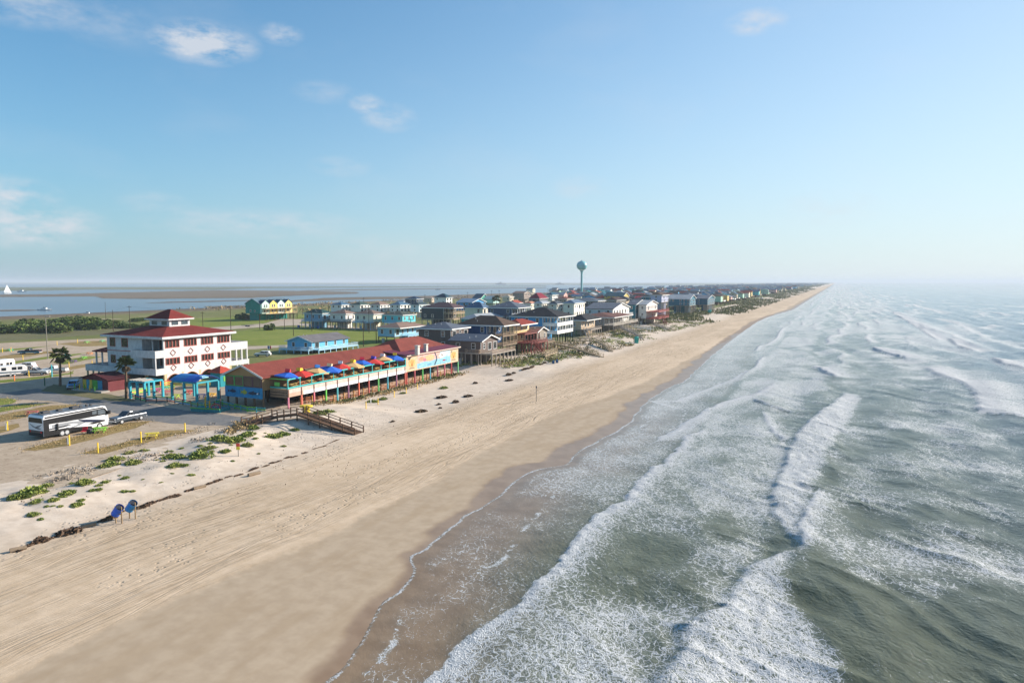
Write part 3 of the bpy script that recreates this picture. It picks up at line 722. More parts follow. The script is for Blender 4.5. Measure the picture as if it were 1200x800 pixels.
def add_stairs(root, a, b, w, mat, org):
    A = Vector(a); B = Vector(b); d = B-A; n = max(3, int(abs(d.z)/.2)); side = Vector((d.y, -d.x, 0)).normalized()*w/2
    mb = MB(org)
    for s in (-1, 1): mb.beam(A+side*s, B+side*s, .08, .28)
    for k in range(n):
        q = A.lerp(B, (k+.5)/n); mb.beam(q-side, q+side, .30, .05)
    st = mb.build('stairs', mat, root, fix=False)
    for s in (-1, 1): add_rail(root, [tuple(A+side*s), tuple(B+side*s)], 0, mat, .95, org, name='handrail', dense=1.0)
def house(c, g, l, r, e, p, label, wall, roofc, roof='hip', f=None, base=None, trim=None, floors=None, fine=True, decks=(), axis=None, win=True, under=.45, stilts=None, over=.6, group=None, wall_sea=None, name='beach_house', cat='house', nx=None, ny=None, porch=None, gz=None, stair=None, gable_c=None, no_sea_win=False):
    x, y = gp(c, g); z0 = Hs(x, y) if gz is None else gz
    W = min(26, along(x, y, -1, 0, l)); D = min(34, along(x, y, 0, 1, r))
    HOUSE_BOX.append((x-W, x, y, y+D))
    ze = zrow(x, y, e); zr = zrow(x-W/2, y+D/2, p)
    if ze < z0+3: ze = z0+3
    rh = max(1.1, min(zr-ze-.2, 5.0))
    zf = z0+2.7 if f is None else zrow(x, y, f)
    if ze-zf < 2.3: zf = ze-2.5
    org = (x, y, z0); o = org
    root = thing(name, label, cat, org, 0, group)
    wm = siding(wall) if fine else paint(wall, .7, .1)
    rm = shingle(roofc)
    tm = M_white if trim is None else paint(trim, .55, .08)
    x0, x1, y0, y1 = x-W, x, y, y+D
    wl_ = MB(o).box(x0, y0, zf, x1, y1, ze)
    if roof == 'gx': wl_.extr([(y0+.02, ze), (y1-.02, ze), ((y0+y1)/2, ze+rh-.03)], 'x', x0+.02, x1-.02)
    if roof == 'gy': wl_.extr([(x0+.02, ze), (x1-.02, ze), ((x0+x1)/2, ze+rh-.03)], 'y', y0+.02, y1-.02)
    wl_.build('wall', wm, root)
    rb = MB(o)
    dx = max([d.get('cover', 0)*d['d'] for d in decks if d.get('side', 'E') == 'E'] or [0])
    if roof == 'hip': hip_roof(rb, x0-over, x1+over+dx, y0-over, y1+over, ze+.01, rh)
    elif roof == 'gx': gable_roof(rb, x0, x1+dx, y0, y1, ze+.01, rh, 'x', over)
    elif roof == 'gy': gable_roof(rb, x0, x1+dx, y0, y1, ze+.01, rh, 'y', over)
    rf = rb.build('roof', rm, root)
    if roof == 'hip':
        fb = MB(o); xe = x1+over+dx
        fb.box(x0-over-.03, y0-over-.03, ze-.16, xe+.03, y0-over+.03, ze+.17); fb.box(xe-.03, y0-over+.03, ze-.16, xe+.03, y1+over, ze+.17)
        fb.build('fascia', tm, rf, fix=False)
    elif roof == 'gx':
        fb = MB(o); ym = (y0+y1)/2; s = rh/(ym-y0); xx = x1+dx+over+.03
        for sg in (-1, 1): fb.beam((xx, ym, ze+rh+.05), (xx, ym+sg*(ym-y0+over), ze-over*s+.05), .07, .3)
        fb.build('bargeboard', tm, rf, fix=False)
    elif roof == 'gy':
        fb = MB(o); xm = (x0+x1)/2; s = rh/(xm-x0); yy = y0-over-.03
        for sg in (-1, 1): fb.beam((xm, yy, ze+rh+.05), (xm+sg*(xm-x0+over), yy, ze-over*s+.05), .07, .3)
        fb.build('bargeboard', tm, rf, fix=False)
    if fine:
        rv = random.Random(int(c*3+p))
        for k in range(2):
            vx, vy = x0+W*rv.uniform(.3, .7), y0+D*rv.uniform(.12, .3)
            dz = rh*(min((vy-(y0-over))/(D/2+over), 1) if roof != 'gy' else min((vx-x0)/(W/2), (x1-vx)/(W/2)))
            if roof == 'gx' or roof == 'hip': dz = min(dz, rh*min(1, (vx-x0+over)/(min(W, D)/2+over), (x1+over-vx)/(min(W, D)/2+over))) if roof == 'hip' else dz
            MB(o).cyl((vx, vy, ze+max(dz-.6, .05)), (vx, vy, ze+dz+.65), .09, n=6).build('vent_pipe', paint((.5, .5, .5)), rf)
        MB(o).box(x1-.14, y0-.12, zf, x1-.04, y0-.02, ze-.15).build('downpipe', tm, root, fix=False)
        if zf-z0 > 1.2:
            ax_, ay_ = x0+W*.3, y0-.9
            MB(o).box(ax_, ay_, z0+.9, ax_+.9, ay_+.8, z0+1.75).box(ax_+.05, ay_+.05, z0-.1, ax_+.85, ay_+.75, z0+.9).build('air_conditioner', paint((.42, .43, .42), .5, .15), root, fix=False)
    # storeys and windows
    hgt = ze-zf; nf = floors or max(1, round(hgt/2.9)); fh = hgt/nf
    if win:
        k1 = nx or max(1, int(W/3.6)); k2 = ny or max(1, int(D/3.2))
        rr = random.Random(int(c*7+g))
        ww = min(1.1, W/(k1*2.2)); wh = min(1.5, fh*.5)
        for s in range(nf):
            zc = zf+fh*(s+.56)
            for i in range(k1):
                if rr.random() < .22 and k1 > 1: continue
                add_window(root, '-y', x0+W*(i+.5)/k1, zc, ww, wh, y0, tm, org=o, mull=fine)
            if not no_sea_win:
                for i in range(k2):
                    wide = rr.random() < .4
                    add_window(root, '+x', y0+D*(i+.5)/k2, zc-(.25 if wide else 0), min(1.9 if wide else 1.0, D/k2*.7), wh+(.5 if wide else 0), x1, tm, org=o, mull=fine and not wide)
    # under the floor: enclosure, posts
    if zf-z0 > 1.2:
        if under:
            MB(o).box(x0+W*.12, y0+D*(1-under), z0-.1, x1-W*.22, y1-.3, zf-.01).build('storage_room', wm, root, fix=False)
        pm = paint(stilts, .8) if stilts else wood(GREYW)
        nxp = max(2, round(W/3.2)); nyp = max(2, round(D/3.2))
        fl = MB(o).box(x0+.05, y0+.05, zf-.3, x1-.05, y1-.05, zf-.001).build('floor_frame', pm, root, fix=False)
        if fine:
            for i in range(nxp+1):
                for j in range(nyp+1):
                    if 0 < j < nyp and i < nxp and (i % 2): continue
                    if 0 < j and i == 0: continue
                    px_ = x0+.2+(W-.4)*i/nxp; py_ = y0+.2+(D-.4)*j/nyp
                    MB(o).box(px_-.14, py_-.14, z0-.3, px_+.14, py_+.14, zf-.3).build('stilt', pm, root, fix=False)
        else:
            mb = MB(o)
            for i in range(nxp+1):
                for j in range(nyp+1):
                    if 0 < j and i < nxp: continue
                    px_ = x0+.2+(W-.4)*i/nxp; py_ = y0+.2+(D-.4)*j/nyp
                    mb.box(px_-.15, py_-.15, z0-.3, px_+.15, py_+.15, zf-.3)
            kind(mb.build('stilts', pm, root, fix=False), 'stuff')
    for d in decks:
        m = d.get('m', WOODC); mm = wood(m) if not d.get('paint') else paint(m, .6); rmx = wood(d['rail']) if d.get('rail') and not d.get('paint') else paint(d['rail'], .6) if d.get('rail') else mm
        zz = zrow(x, y, d['row']) if 'row' in d else zf
        a, b = d.get('span', (0, 1)); side = d.get('side', 'E')
        rz = ze if d.get('cover') and d.get('top') else None
        if side == 'E': add_deck(root, x1+.02, x1+d['d'], y0+D*a, y0+D*b, zz, z0 if not d.get('hang') else zz-.3, mm, rmx, o, sides=d.get('sides', 'NES'), solid=d.get('solid', False), posts=not d.get('hang'), post_mat=wood(d['post']) if d.get('post') else None, roof_z=rz, fine=fine)
        elif side == 'S': 
            MB(o).box(x0+W*a, y0-d['d'], zz-.28, x0+W*b, y0-.02, zz).build('deck', mm, root, fix=False)
            e_ = .06; xa, xb, ya = x0+W*a, x0+W*b, y0-d['d']
            add_rail(root, [(xa, y0-.05), (xa, ya+e_), (xb-e_, ya+e_), (xb-e_, y0-.05)], zz, rmx, 1.0, o, solid=d.get('solid', False), dense=.45 if fine else 1.2)
            for i in range(max(2, round((xb-xa)/3))+1):
                q = xa+.15+(xb-xa-.3)*i/max(2, round((xb-xa)/3)); MB(o).box(q-.1, ya+.05, z0-.2, q+.1, ya+.25, zz-.28).build('post', mm, root, fix=False)
    if stair:
        (sx, sy, sz), (tx, ty), sm = stair
        add_stairs(root, (x1+sx, y0+D*sy, zf+sz), (x1+tx, y0+D*ty, Hs(x1+tx, y0+D*ty)+.05), 1.2, wood(sm), o)
    return root, dict(x0=x0, x1=x1, y0=y0, y1=y1, z0=z0, zf=zf, ze=ze, rh=rh, org=org, D=D, W=W)

BROWN = C('6b5d57'); NAVY = C('1f4a78'); TEAL = C('1f9fa8'); CREAM = C('e9dfc6'); TAN = C('b7a288'); SLATE = C('4f5a70'); SKYB = C('3f93c8'); AQUA = C('5cc7d0'); PALEB = C('9cc6dc'); LAV = C('a9adc8')
R_GREY = C('5e6672'); R_DK = C('2f3136'); R_BRN = C('5d4c42'); R_TAN = C('8b7468'); R_RED = C('87382e'); R_MAR = C('7d1f33'); R_BLU = C('4d6e86'); R_LG = C('9aa0a6'); R_GRN = C('2c4b4c')
deckW = dict(m=WOODC)
# --- first row on the dune
_, H1 = house(564, 428, 528, 583, 400, 391, 'small brown stilt house with grey gable roof beside the long red-roofed restaurant', BROWN, R_GREY, 'gx', f=413.5, decks=[dict(d=4.2, span=(-.15, 1.35), m=GREYW, rail=C('b39c86')), dict(side='S', d=1.6, span=(.55, 1.0), m=GREYW, rail=C('b39c86'))], under=.5, stilts=GREYW)
house(529, 424, 491, 549, 386, 377, 'tall plain brown house with grey hip roof and white window trim behind the restaurant', BROWN, R_GREY, 'hip', f=411, under=.8, nx=2)
_, H3 = house(571, 419, 537, 588, 381.5, 369.5, 'dark blue house under a big brown hip roof with two tiers of wooden decks', NAVY, R_BRN, 'hip', f=404, floors=2, decks=[dict(d=5.5, span=(.0, 1), row=393, m=WOODC, cover=1, top=True), dict(d=5.5, span=(0, 1), m=WOODC)], nx=3)
_, H4 = house(602, 414, 588, 620, 381, 373.5, 'yellow house with red tiled roof and dark red balconies and stairs', C('e6cf9a'), R_RED, 'hip', f=401, floors=2, decks=[dict(d=4, row=391, m=REDW, paint=1, cover=.6), dict(d=7, span=(-.1, 1), m=REDW, paint=1)], stair=((7, .1, 0), (11.5, -.1), REDW), stilts=REDW)
house(629, 411, 618, 641, 389, 382.5, 'low open pavilion house with grey-brown roof between the yellow house and the blue one', C('8d8478'), R_TAN, 'gx', f=401, decks=[dict(d=3, m=WOODC)], nx=1)
_, H6 = house(636, 402.5, 599, 655, 371.5, 360, 'blue house with black hip roof and two white seaward balconies', SKYB, R_DK, 'hip', f=390, floors=2, decks=[dict(d=6, row=381, m=WHITE, paint=1, rail=WHITE, cover=1, top=True, solid=True), dict(d=6, m=WHITE, paint=1, rail=WHITE, solid=True, post=GREYW)], nx=3)
_, H7 = house(681, 394, 665, 697, 375.5, 367.5, 'tan house with black roof, small entry gable and grey steps to the sand', TAN, R_DK, 'hip', f=386, decks=[dict(d=4.5, m=GREYW, span=(0, .8), cover=.5)], stair=((2, -.05, 0), (6, -.45), GREYW))
house(708, 389, 674, 730, 372, 365.5, 'wide low house with red-brown hip roof and a white colonnaded porch', C('8f8a86'), C('6b4a44'), 'hip', f=381, decks=[dict(d=4.5, m=GREYW, rail=C('c9c2b6'), cover=1, top=True)])
_, H9 = house(718, 386, 686, 737, 362, 354.5, 'large white three-storey house with twin seaward gables and grey roof', C('dcd9d2'), R_GREY, 'gx', f=379, floors=2, decks=[dict(d=2.2, row=371, m=WHITE, paint=1, rail=WHITE, hang=1), dict(d=5, m=GREYW, rail=C('c9c2b6'))], under=.9, ny=6)
house(744.5, 380, 735, 757, 357, 351, 'teal two-storey house with long grey roof next to the twin-gabled white one', C('1d6f7d'), R_GREY, 'gx', f=373, floors=2, decks=[dict(d=2.5, m=WOODC)])
house(757, 380, 748, 770, 357, 351.5, 'white house with salmon red balconies on posts above the dune edge', C('d8d2c8'), R_LG, 'gx', f=373, floors=2, decks=[dict(d=7, row=365, m=C('95443d'), paint=1), dict(d=7, m=C('95443d'), paint=1)], stair=((7, .4, 0), (12, -.2), REDW))
house(775, 372, 762, 783, 346, 342.5, 'plain lavender grey box house with brown roof', LAV, R_BRN, 'hip', f=354, under=.3, nx=1)
house(808, 368, 782, 815, 350.5, 345, 'long teal house with pale grey gable roof behind the scrub', C('17647a'), R_LG, 'gx', f=358, nx=6)
house(829, 366, 815, 838, 350, 345.5, 'dark teal house with grey gable roof right of the long teal one', C('1b5a70'), R_GREY, 'gx', f=357)
# --- behind
house(366, 414, 337, 408, 400.5, 391, 'bright sky blue bungalow with worn grey roof and white wraparound deck behind the restaurant', C('63b0d2'), C('6f6c6e'), 'gy', f=407, under=0, decks=[dict(d=3.0, m=PALEB, paint=1, rail=C('c9dde0'), span=(-.02, 1.1)), dict(side='S', d=3, span=(-.1, 1.1), m=PALEB, paint=1, rail=C('c9dde0'))], nx=2, ny=4)
house(463, 402, 443, 492, 384.5, 377, 'pale blue house with brown hip roof on tall dark posts above the green field', C('8fbfd6'), R_TAN, 'hip', f=394.5, under=.2, stilts=DARKW, decks=[dict(d=2.5, span=(.3, 1), m=PALEB, paint=1, cover=.9)])
house(472, 387, 448, 487, 369.5, 364, 'turquoise house with dark brown-grey hip roof and white steps', AQUA, C('4f5550'), 'hip', f=378, decks=[dict(side='S', d=2, span=(.2, .7), m=PALEB, paint=1)])
house(378, 384.5, 357, 389, 367.5, 362, 'blue grey house with dark green hip roof at the left end of the front row', C('6f9fb8'), R_GRN, 'hip', f=376, decks=[dict(side='S', d=2.5, m=C('9fb8c4'), paint=1)])
house(405.5, 385, 387, 417, 368, 363, 'white house with tan hip roof in the front row beyond the green field', C('e6e2da'), R_TAN, 'hip', f=377, decks=[dict(side='S', d=2.5, m=DARKW)])
house(438, 386, 416, 451, 368.5, 363, 'cream house with tan hip roof and pale blue stairs in the front row', CREAM, C('7d6a60'), 'hip', f=377.5, decks=[dict(side='S', d=2.5, m=PALEB, paint=1)])
for i, (c, l, r, rc, wc, lb) in enumerate([(400.5, 388, 412, R_BLU, C('e4e4e0'), 'white house with slate blue hip roof, first of the far white row'), (422.5, 411, 434, C('3f5550'), C('ece6da'), 'white house with dark green hip roof in the far white row'),
        (445.5, 434, 457, R_TAN, C('e2e0da'), 'white house with tan hip roof in the far white row'), (469, 457, 481, R_BLU, C('e9e6de'), 'white house with blue grey hip roof nearer the end of the far white row'), (491, 481, 503, C('3d4f55'), C('cfe2e8'), 'very pale blue house with dark hip roof at the end of the far white row')]):
    house(c, 372.5, l, r, 357.5, 353.5, lb, wc, rc, 'hip', f=365.5, fine=False, group='row of small white houses toward the bay')
house(520, 382, 494, 535, 361, 354, 'large dark house with purple brown hip roof and a wooden seaward deck', C('3c4448'), C('5c4a4c'), 'hip', f=374, floors=2, decks=[dict(d=6, row=367, m=TAN, cover=1, top=True), dict(d=6, m=TAN)])
house(488, 363, 475, 496, 350.5, 347, 'navy blue house with navy roof standing toward the bay', C('23405e'), C('20405c'), 'hip', f=357, fine=False)
house(523, 366, 509, 530, 348.8, 343.8, 'white house with peaked dark teal roof rising over its neighbours', C('e4e4de'), C('1c4656'), 'hip', f=356, fine=False)
house(473, 360, 464, 478, 353.5, 352.8, 'small grey and white flat house toward the bay', C('d8d6d0'), C('5b6f88'), 'hip', f=356, fine=False)
house(506, 358, 497, 514, 349.5, 348, 'tan flat-roofed block with a row of windows by the bay', C('c2ad94'), C('8f7b6c'), 'hip', f=354, fine=False, nx=4)
house(553, 374, 535, 569, 354.5, 349.5, 'sky blue house with long blue grey gable roof', SKYB, C('6c86a0'), 'gx', f=364, fine=False)
house(566, 385, 545, 574, 361, 353.5, 'cream sided house with blue grey roof beside two palms', CREAM, C('587088'), 'hip', f=376)
house(600, 388, 572, 616, 361, 352.5, 'dark slate house with grey hip roof and white screened balconies', SLATE, R_GREY, 'hip', f=378, floors=2, nx=3, wall_sea=WHITE, decks=[dict(d=3, row=370, m=WHITE, paint=1, cover=1, top=True)])
house(560, 392, 541, 589, 374, 367, 'teal walled house under a pale grey hip roof behind the big brown roof', C('27a0a4'), R_LG, 'hip', f=383)
house(632, 362, 620, 642, 350, 343, 'house with steep maroon red hip roof', C('3b3f4a'), R_MAR, 'hip', f=355, fine=False)
house(603, 366, 595, 612, 355.5, 351.5, 'low house with faded red roof near the bay', C('6e5a52'), C('9c4a3c'), 'hip', f=360, fine=False)
house(622, 370, 614, 629, 356, 353, 'small cream house with salmon roof', CREAM, C('b9826a'), 'hip', f=363, fine=False)
house(635, 372, 626, 645, 355.5, 352, 'first of the cream cottages behind the black-roofed blue house, with light grey roof', C('ded8ca'), R_LG, 'hip', f=364, fine=False)
house(652.5, 372, 642, 661, 356.5, 352.5, 'second of the cream cottages behind the black-roofed blue house, with dark grey roof', C('d8d2c4'), C('4b535c'), 'hip', f=365, fine=False)
house(672.5, 379, 660, 685, 355.5, 351, 'tall narrow cream three-storey house with blue grey hip roof', C('e9e3d3'), C('64788c'), 'hip', f=372, floors=2, fine=False)
house(700, 372, 668, 709, 352.8, 348.5, 'long dark-sided house under a wide grey roof near the tower', C('4b4a4c'), R_GREY, 'hip', f=363, fine=False)
house(730, 361, 708, 737, 347, 342.5, 'dark teal house with yellow gable end below the water tower', C('c7a94a'), C('1d4d5c'), 'gx', f=353, fine=False)
house(722, 365, 708, 733, 352, 348, 'house with deep maroon brown roof below the water tower', C('7b7468'), C('43302f'), 'hip', f=359, fine=False)
house(752, 362, 744, 756, 349, 346.5, 'small pinkish red cottage right of the water tower', C('a8324a'), C('8d2c3c'), 'gx', f=355, fine=False)
house(765, 366, 752, 775, 348, 345, 'teal sided house with flat dark roof right of the water tower', C('1f6c80'), C('30444c'), 'hip', f=357, fine=False)
house(563, 362, 554, 572, 349.5, 344, 'green gabled house with dark teal roof toward the bay', C('1f8f78'), C('34586c'), 'gx', f=355, fine=False)
house(578, 362, 563, 585, 350.5, 346.5, 'pale mint house with white roof toward the bay', C('b9e4dc'), C('b8c4c4'), 'gx', f=355, fine=False)
house(597, 359, 589, 602, 348, 345.5, 'tan round-roofed hut on the bay side', C('c8bca6'), C('b8ac98'), 'hip', f=353, fine=False)
house(614, 356, 601, 622, 343.5, 341, 'brown three-gabled block on the bay shore', C('8e7b70'), C('7a675e'), 'gx', f=350, fine=False)
house(647, 358, 640, 654, 345.5, 342.5, 'white cottage with dark teal roof behind the maroon roof', C('d6d6d2'), C('23566a'), 'hip', f=352, fine=False)
house(664, 361, 650, 672, 350.5, 347.5, 'brown roofed bungalow left of the water tower base', C('9a8c7c'), C('6f4336'), 'hip', f=355, fine=False)

# --- teal row of four gabled townhouses by the marsh
def townhouses():
    x, y = gp(305, 375.5); z0 = LAND; o = (x, y, z0)
    W = along(x, y, -1, 0, 288); D = along(x, y, 0, 1, 341); ze = zrow(x, y, 356); zf = zrow(x, y, 367.5); zr = zrow(x-W/2, y, 350.2)
    root = thing('townhouse_row', 'teal end-walled row of four joined townhouses with coloured gables and double decks by the marsh', 'townhouses', o)
    HOUSE_BOX.append((x-W, x, y, y+D))
    tm = siding(C('178a80'))
    MB(o).box(x-W, y, zf, x, y+D, ze).extr([(x-W+.02, ze), (x-.02, ze), (x-W/2, zr-.05)], 'y', y, y+D).build('wall', tm, root)
    rb = MB(o); gable_roof(rb, x-W, x, y, y+D, ze+.01, zr-ze, 'y', .5); rb.build('roof', shingle(C('5f7480')), root)
    for i, col in enumerate((C('bfe0d4'), C('e8cf6a'), C('c6dcd8'), C('e9d27c'))):
        a, b = y+D*i/4, y+D*(i+1)/4; m = (a+b)/2; gh = (zr-ze)*.75
        bay_ = MB(o).box(x+.02, a+.15, zf, x+1.4, b-.15, ze).extr([(a+.15, ze), (b-.15, ze), (m, ze+gh)], 'x', x-2.5, x+1.4).build('gable_bay', siding(col), root)
        g2 = MB(o); gable_roof(g2, x-2.4, x+1.4, a+.15, b-.15, ze+.02, gh, 'x', .25, .15); g2.build('gable_roof', shingle(C('34586c')), bay_)
        for zz in ((zf+ze)/2+1.6, zf+1.4):
            add_window(bay_, '+x', m-.9, zz, 1.0, 1.6, x+1.4, org=o); add_window(bay_, '+x', m+.9, zz, 1.0, 1.6, x+1.4, org=o)
    dk = wood(C('b39c7a'))
    for zz in (zf, (zf+ze)/2+.1):
        add_deck(root, x+1.42, x+5, y-.2, y+D+.4, zz, z0, dk, dk, o, fine=False, step=3.6, sides='ES')
    for u in (-W*.35, -W*.65): add_window(root, '-y', x+u, zf+1.6, .9, 1.2, y, M_white, org=o)
    for i in range(5):
        for j in range(2): MB(o).box(x-.3-(W-.6)*j/1-.15, y+.2+(D-.4)*i/4-.15, z0-.2, x-.3-(W-.6)*j+.15, y+.2+(D-.4)*i/4+.15, zf).build('stilt', wood(DARKW), root, fix=False)
    MB(o).box(x-W*.8, y+1, z0-.05, x-W*.2, y+D-1, zf-.02).build('storage_room', tm, root, fix=False)
townhouses()

# --- the long strip of far houses
WALLS = [('white', C('e2e0d8')), ('cream', CREAM), ('teal', C('2a8f9c')), ('sky blue', C('5aa6d0')), ('grey', C('9aa3a8')), ('tan', C('b9a78e')), ('yellow', C('dcc27a')), ('pale green', C('9cc4ae')), ('navy', C('2c4c72')), ('pink', C('d8a49a')), ('turquoise', C('3fb8bc'))]
ROOFS = [('dark grey', C('474c54')), ('grey', R_GREY), ('brown', R_BRN), ('light grey', R_LG), ('blue grey', C('56708a')), ('teal', C('1f6c7c')), ('red', C('94443a'))]
def far_houses():
    rr = random.Random(11)
    n = 0
    rows = [-112, -138, -164, -192, -220, -250, -282, -316, -350, -390]
    for j, tx in enumerate(rows):
        y = (330, 545, 560, 600, 640, 690, 740, 820, 900, 980)[j]
        while y < (2400 if j < 2 else 1900):
            step = rr.uniform(14.5, 20)*(1+max(0, y-600)/620.0)*(1.0 if j < 6 else 1.15)
            y += step
            if rr.random() < (.34 if j == 0 else .14): continue
            x = tx+rr.uniform(-6, 6)
            W, D = rr.uniform(9, 14), rr.uniform(9, 14)
            px, py, dep = proj((x, y, 6))
            if px < 250 or n >= 298: continue
            if any(x-W < b+2 and x > a-2 and y < d+2 and y+D > c_-2 for (a, b, c_, d) in HOUSE_BOX): continue
            if math.hypot(x+W/2-TOWER[0], y-TOWER[1]) < 22: continue
            HOUSE_BOX.append((x-W, x, y, y+D))
            wn_, wc = rr.choice(WALLS); rn, rc = rr.choice(ROOFS)
            zf = LAND+rr.choice((2.6, 3.0, 3.2)); h = rr.choice((2.9, 5.2, 5.6, 5.8)); kind_ = rr.choice(('hip', 'gx', 'gx', 'gy'))
            o = (x, y, LAND)
            where = 'far down the beach' if y > 1500 else 'along the front of the dune' if j == 0 else 'among the crowded roofs by the tower' if y < 1000 else 'in the hazy rows past the tower'
            shape = 'hip' if kind_ == 'hip' else 'gable'
            root = thing('beach_house', f'small {wn_} house with {rn} {shape} roof {where}', 'house', o, 0, f'{wn_} houses with {rn} {shape} roofs {where}')
            ze = zf+h; rh = rr.uniform(1.8, 3.0)
            wb = MB(o).box(x-W, y, zf, x, y+D, ze)
            if kind_ == 'gx': wb.extr([(y, ze), (y+D, ze), (y+D/2, ze+rh)], 'x', x-W+.02, x-.02)
            if kind_ == 'gy': wb.extr([(x-W, ze), (x, ze), (x-W/2, ze+rh)], 'y', y+.02, y+D-.02)
            wb.build('wall', paint(wc, .7, .1), root)
            rb = MB(o)
            if kind_ == 'hip': hip_roof(rb, x-W-.5, x+.5+rr.choice((0, 2)), y-.5, y+D+.5, ze+.01, rh)
            else: gable_roof(rb, x-W, x, y, y+D, ze+.01, rh, kind_[1], .5)
            rb.build('roof', shingle(rc), root)
            pb_ = MB(o)
            for i in range(4):
                pb_.box(x-W*i/3-.2*(i == 0), y, LAND-.2, x-W*i/3+.3-.2*(i == 0), y+.3, zf); pb_.box(x-.3, y+D*i/3-.3*(i == 3), LAND-.2, x, y+D*i/3+.3*(i < 3), zf)
            pb_.box(x-W*.8, y+D*.4, LAND-.1, x-W*.3, y+D*.95, zf)
            kind(pb_.build('stilts', wood(DARKW), root, fix=False), 'stuff')
            if dep < 1600:
                for s in range(max(1, round(h/2.8))):
                    for i in range(3):
                        if rr.random() < .7: 
                            MB(o).box(x, y+D*(i+.3)/3, zf+s*2.8+.9, x+.06, y+D*(i+.3)/3+1.2, zf+s*2.8+2.3).build('window', glass(), root, fix=False)
                    MB(o).box(x-W*.6, y-.06, zf+s*2.8+.9, x-W*.6+1.1, y, zf+s*2.8+2.3).build('window', glass(), root, fix=False)
            if rr.random() < .6:
                MB(o).box(x+.03, y+.5, zf-.25, x+2.6, y+D-.5, zf).box(x+2.5, y+.5, zf, x+2.6, y+D-.5, zf+1).build('deck', paint(rr.choice((WHITE, TAN, (.3, .25, .2)))), root, fix=False)
            n += 1
    return n

# --- water tower
TOWER = gp(681.5, 348.2)
def water_tower():
    x, y = TOWER; o = (x, y, LAND); d = proj((x, y, LAND))[2]
    root = thing('water_tower', 'tall pale teal water tower with ball-shaped tank above the houses', 'water tower', o)
    zc = zrow(x, y, 311.3); R = 5.9*d/F; m = paint(C('79b9bd'), .45, .08, .1)
    prof = [(R*1.15*.5, 0), (R*.42, 1.5), (R*.30, 4), (R*.21, 9), (R*.20, zc-LAND-R*1.6), (R*.23, zc-LAND-R*1.25), (R*.42, zc-LAND-R*.93)]
    MB((0, 0, 0)).lathe(prof, n=24).build('pedestal', m, root, smooth=True)
    pr = [(R*math.cos(a)*1.03, zc-LAND+R*.95*math.sin(a)) for a in [math.radians(-66+i*8) for i in range(20)]]+[(.05, zc-LAND+R*.96)]
    tank = MB((0, 0, 0)).lathe(pr, n=32).build('tank', m, root, smooth=True)
    MB((0, 0, 0)).lathe([(R*1.04, zc-LAND-.35), (R*1.055, zc-LAND-.2), (R*1.055, zc-LAND+.2), (R*1.04, zc-LAND+.35)], n=32).build('band', paint(C('5f9ea4')), tank)
    MB((0, 0, 0)).cyl((0, 0, zc-LAND+R*.93), (0, 0, zc-LAND+R*1.08), 1.0, n=10).build('hatch', paint((.5, .55, .55)), tank)
    dr = MB((0, 0, 0)).box(R*.42, -.6, 0, R*.62, .6, 2.3).build('door', paint((.25, .35, .36)), root)
water_tower()
N_FAR = far_houses()
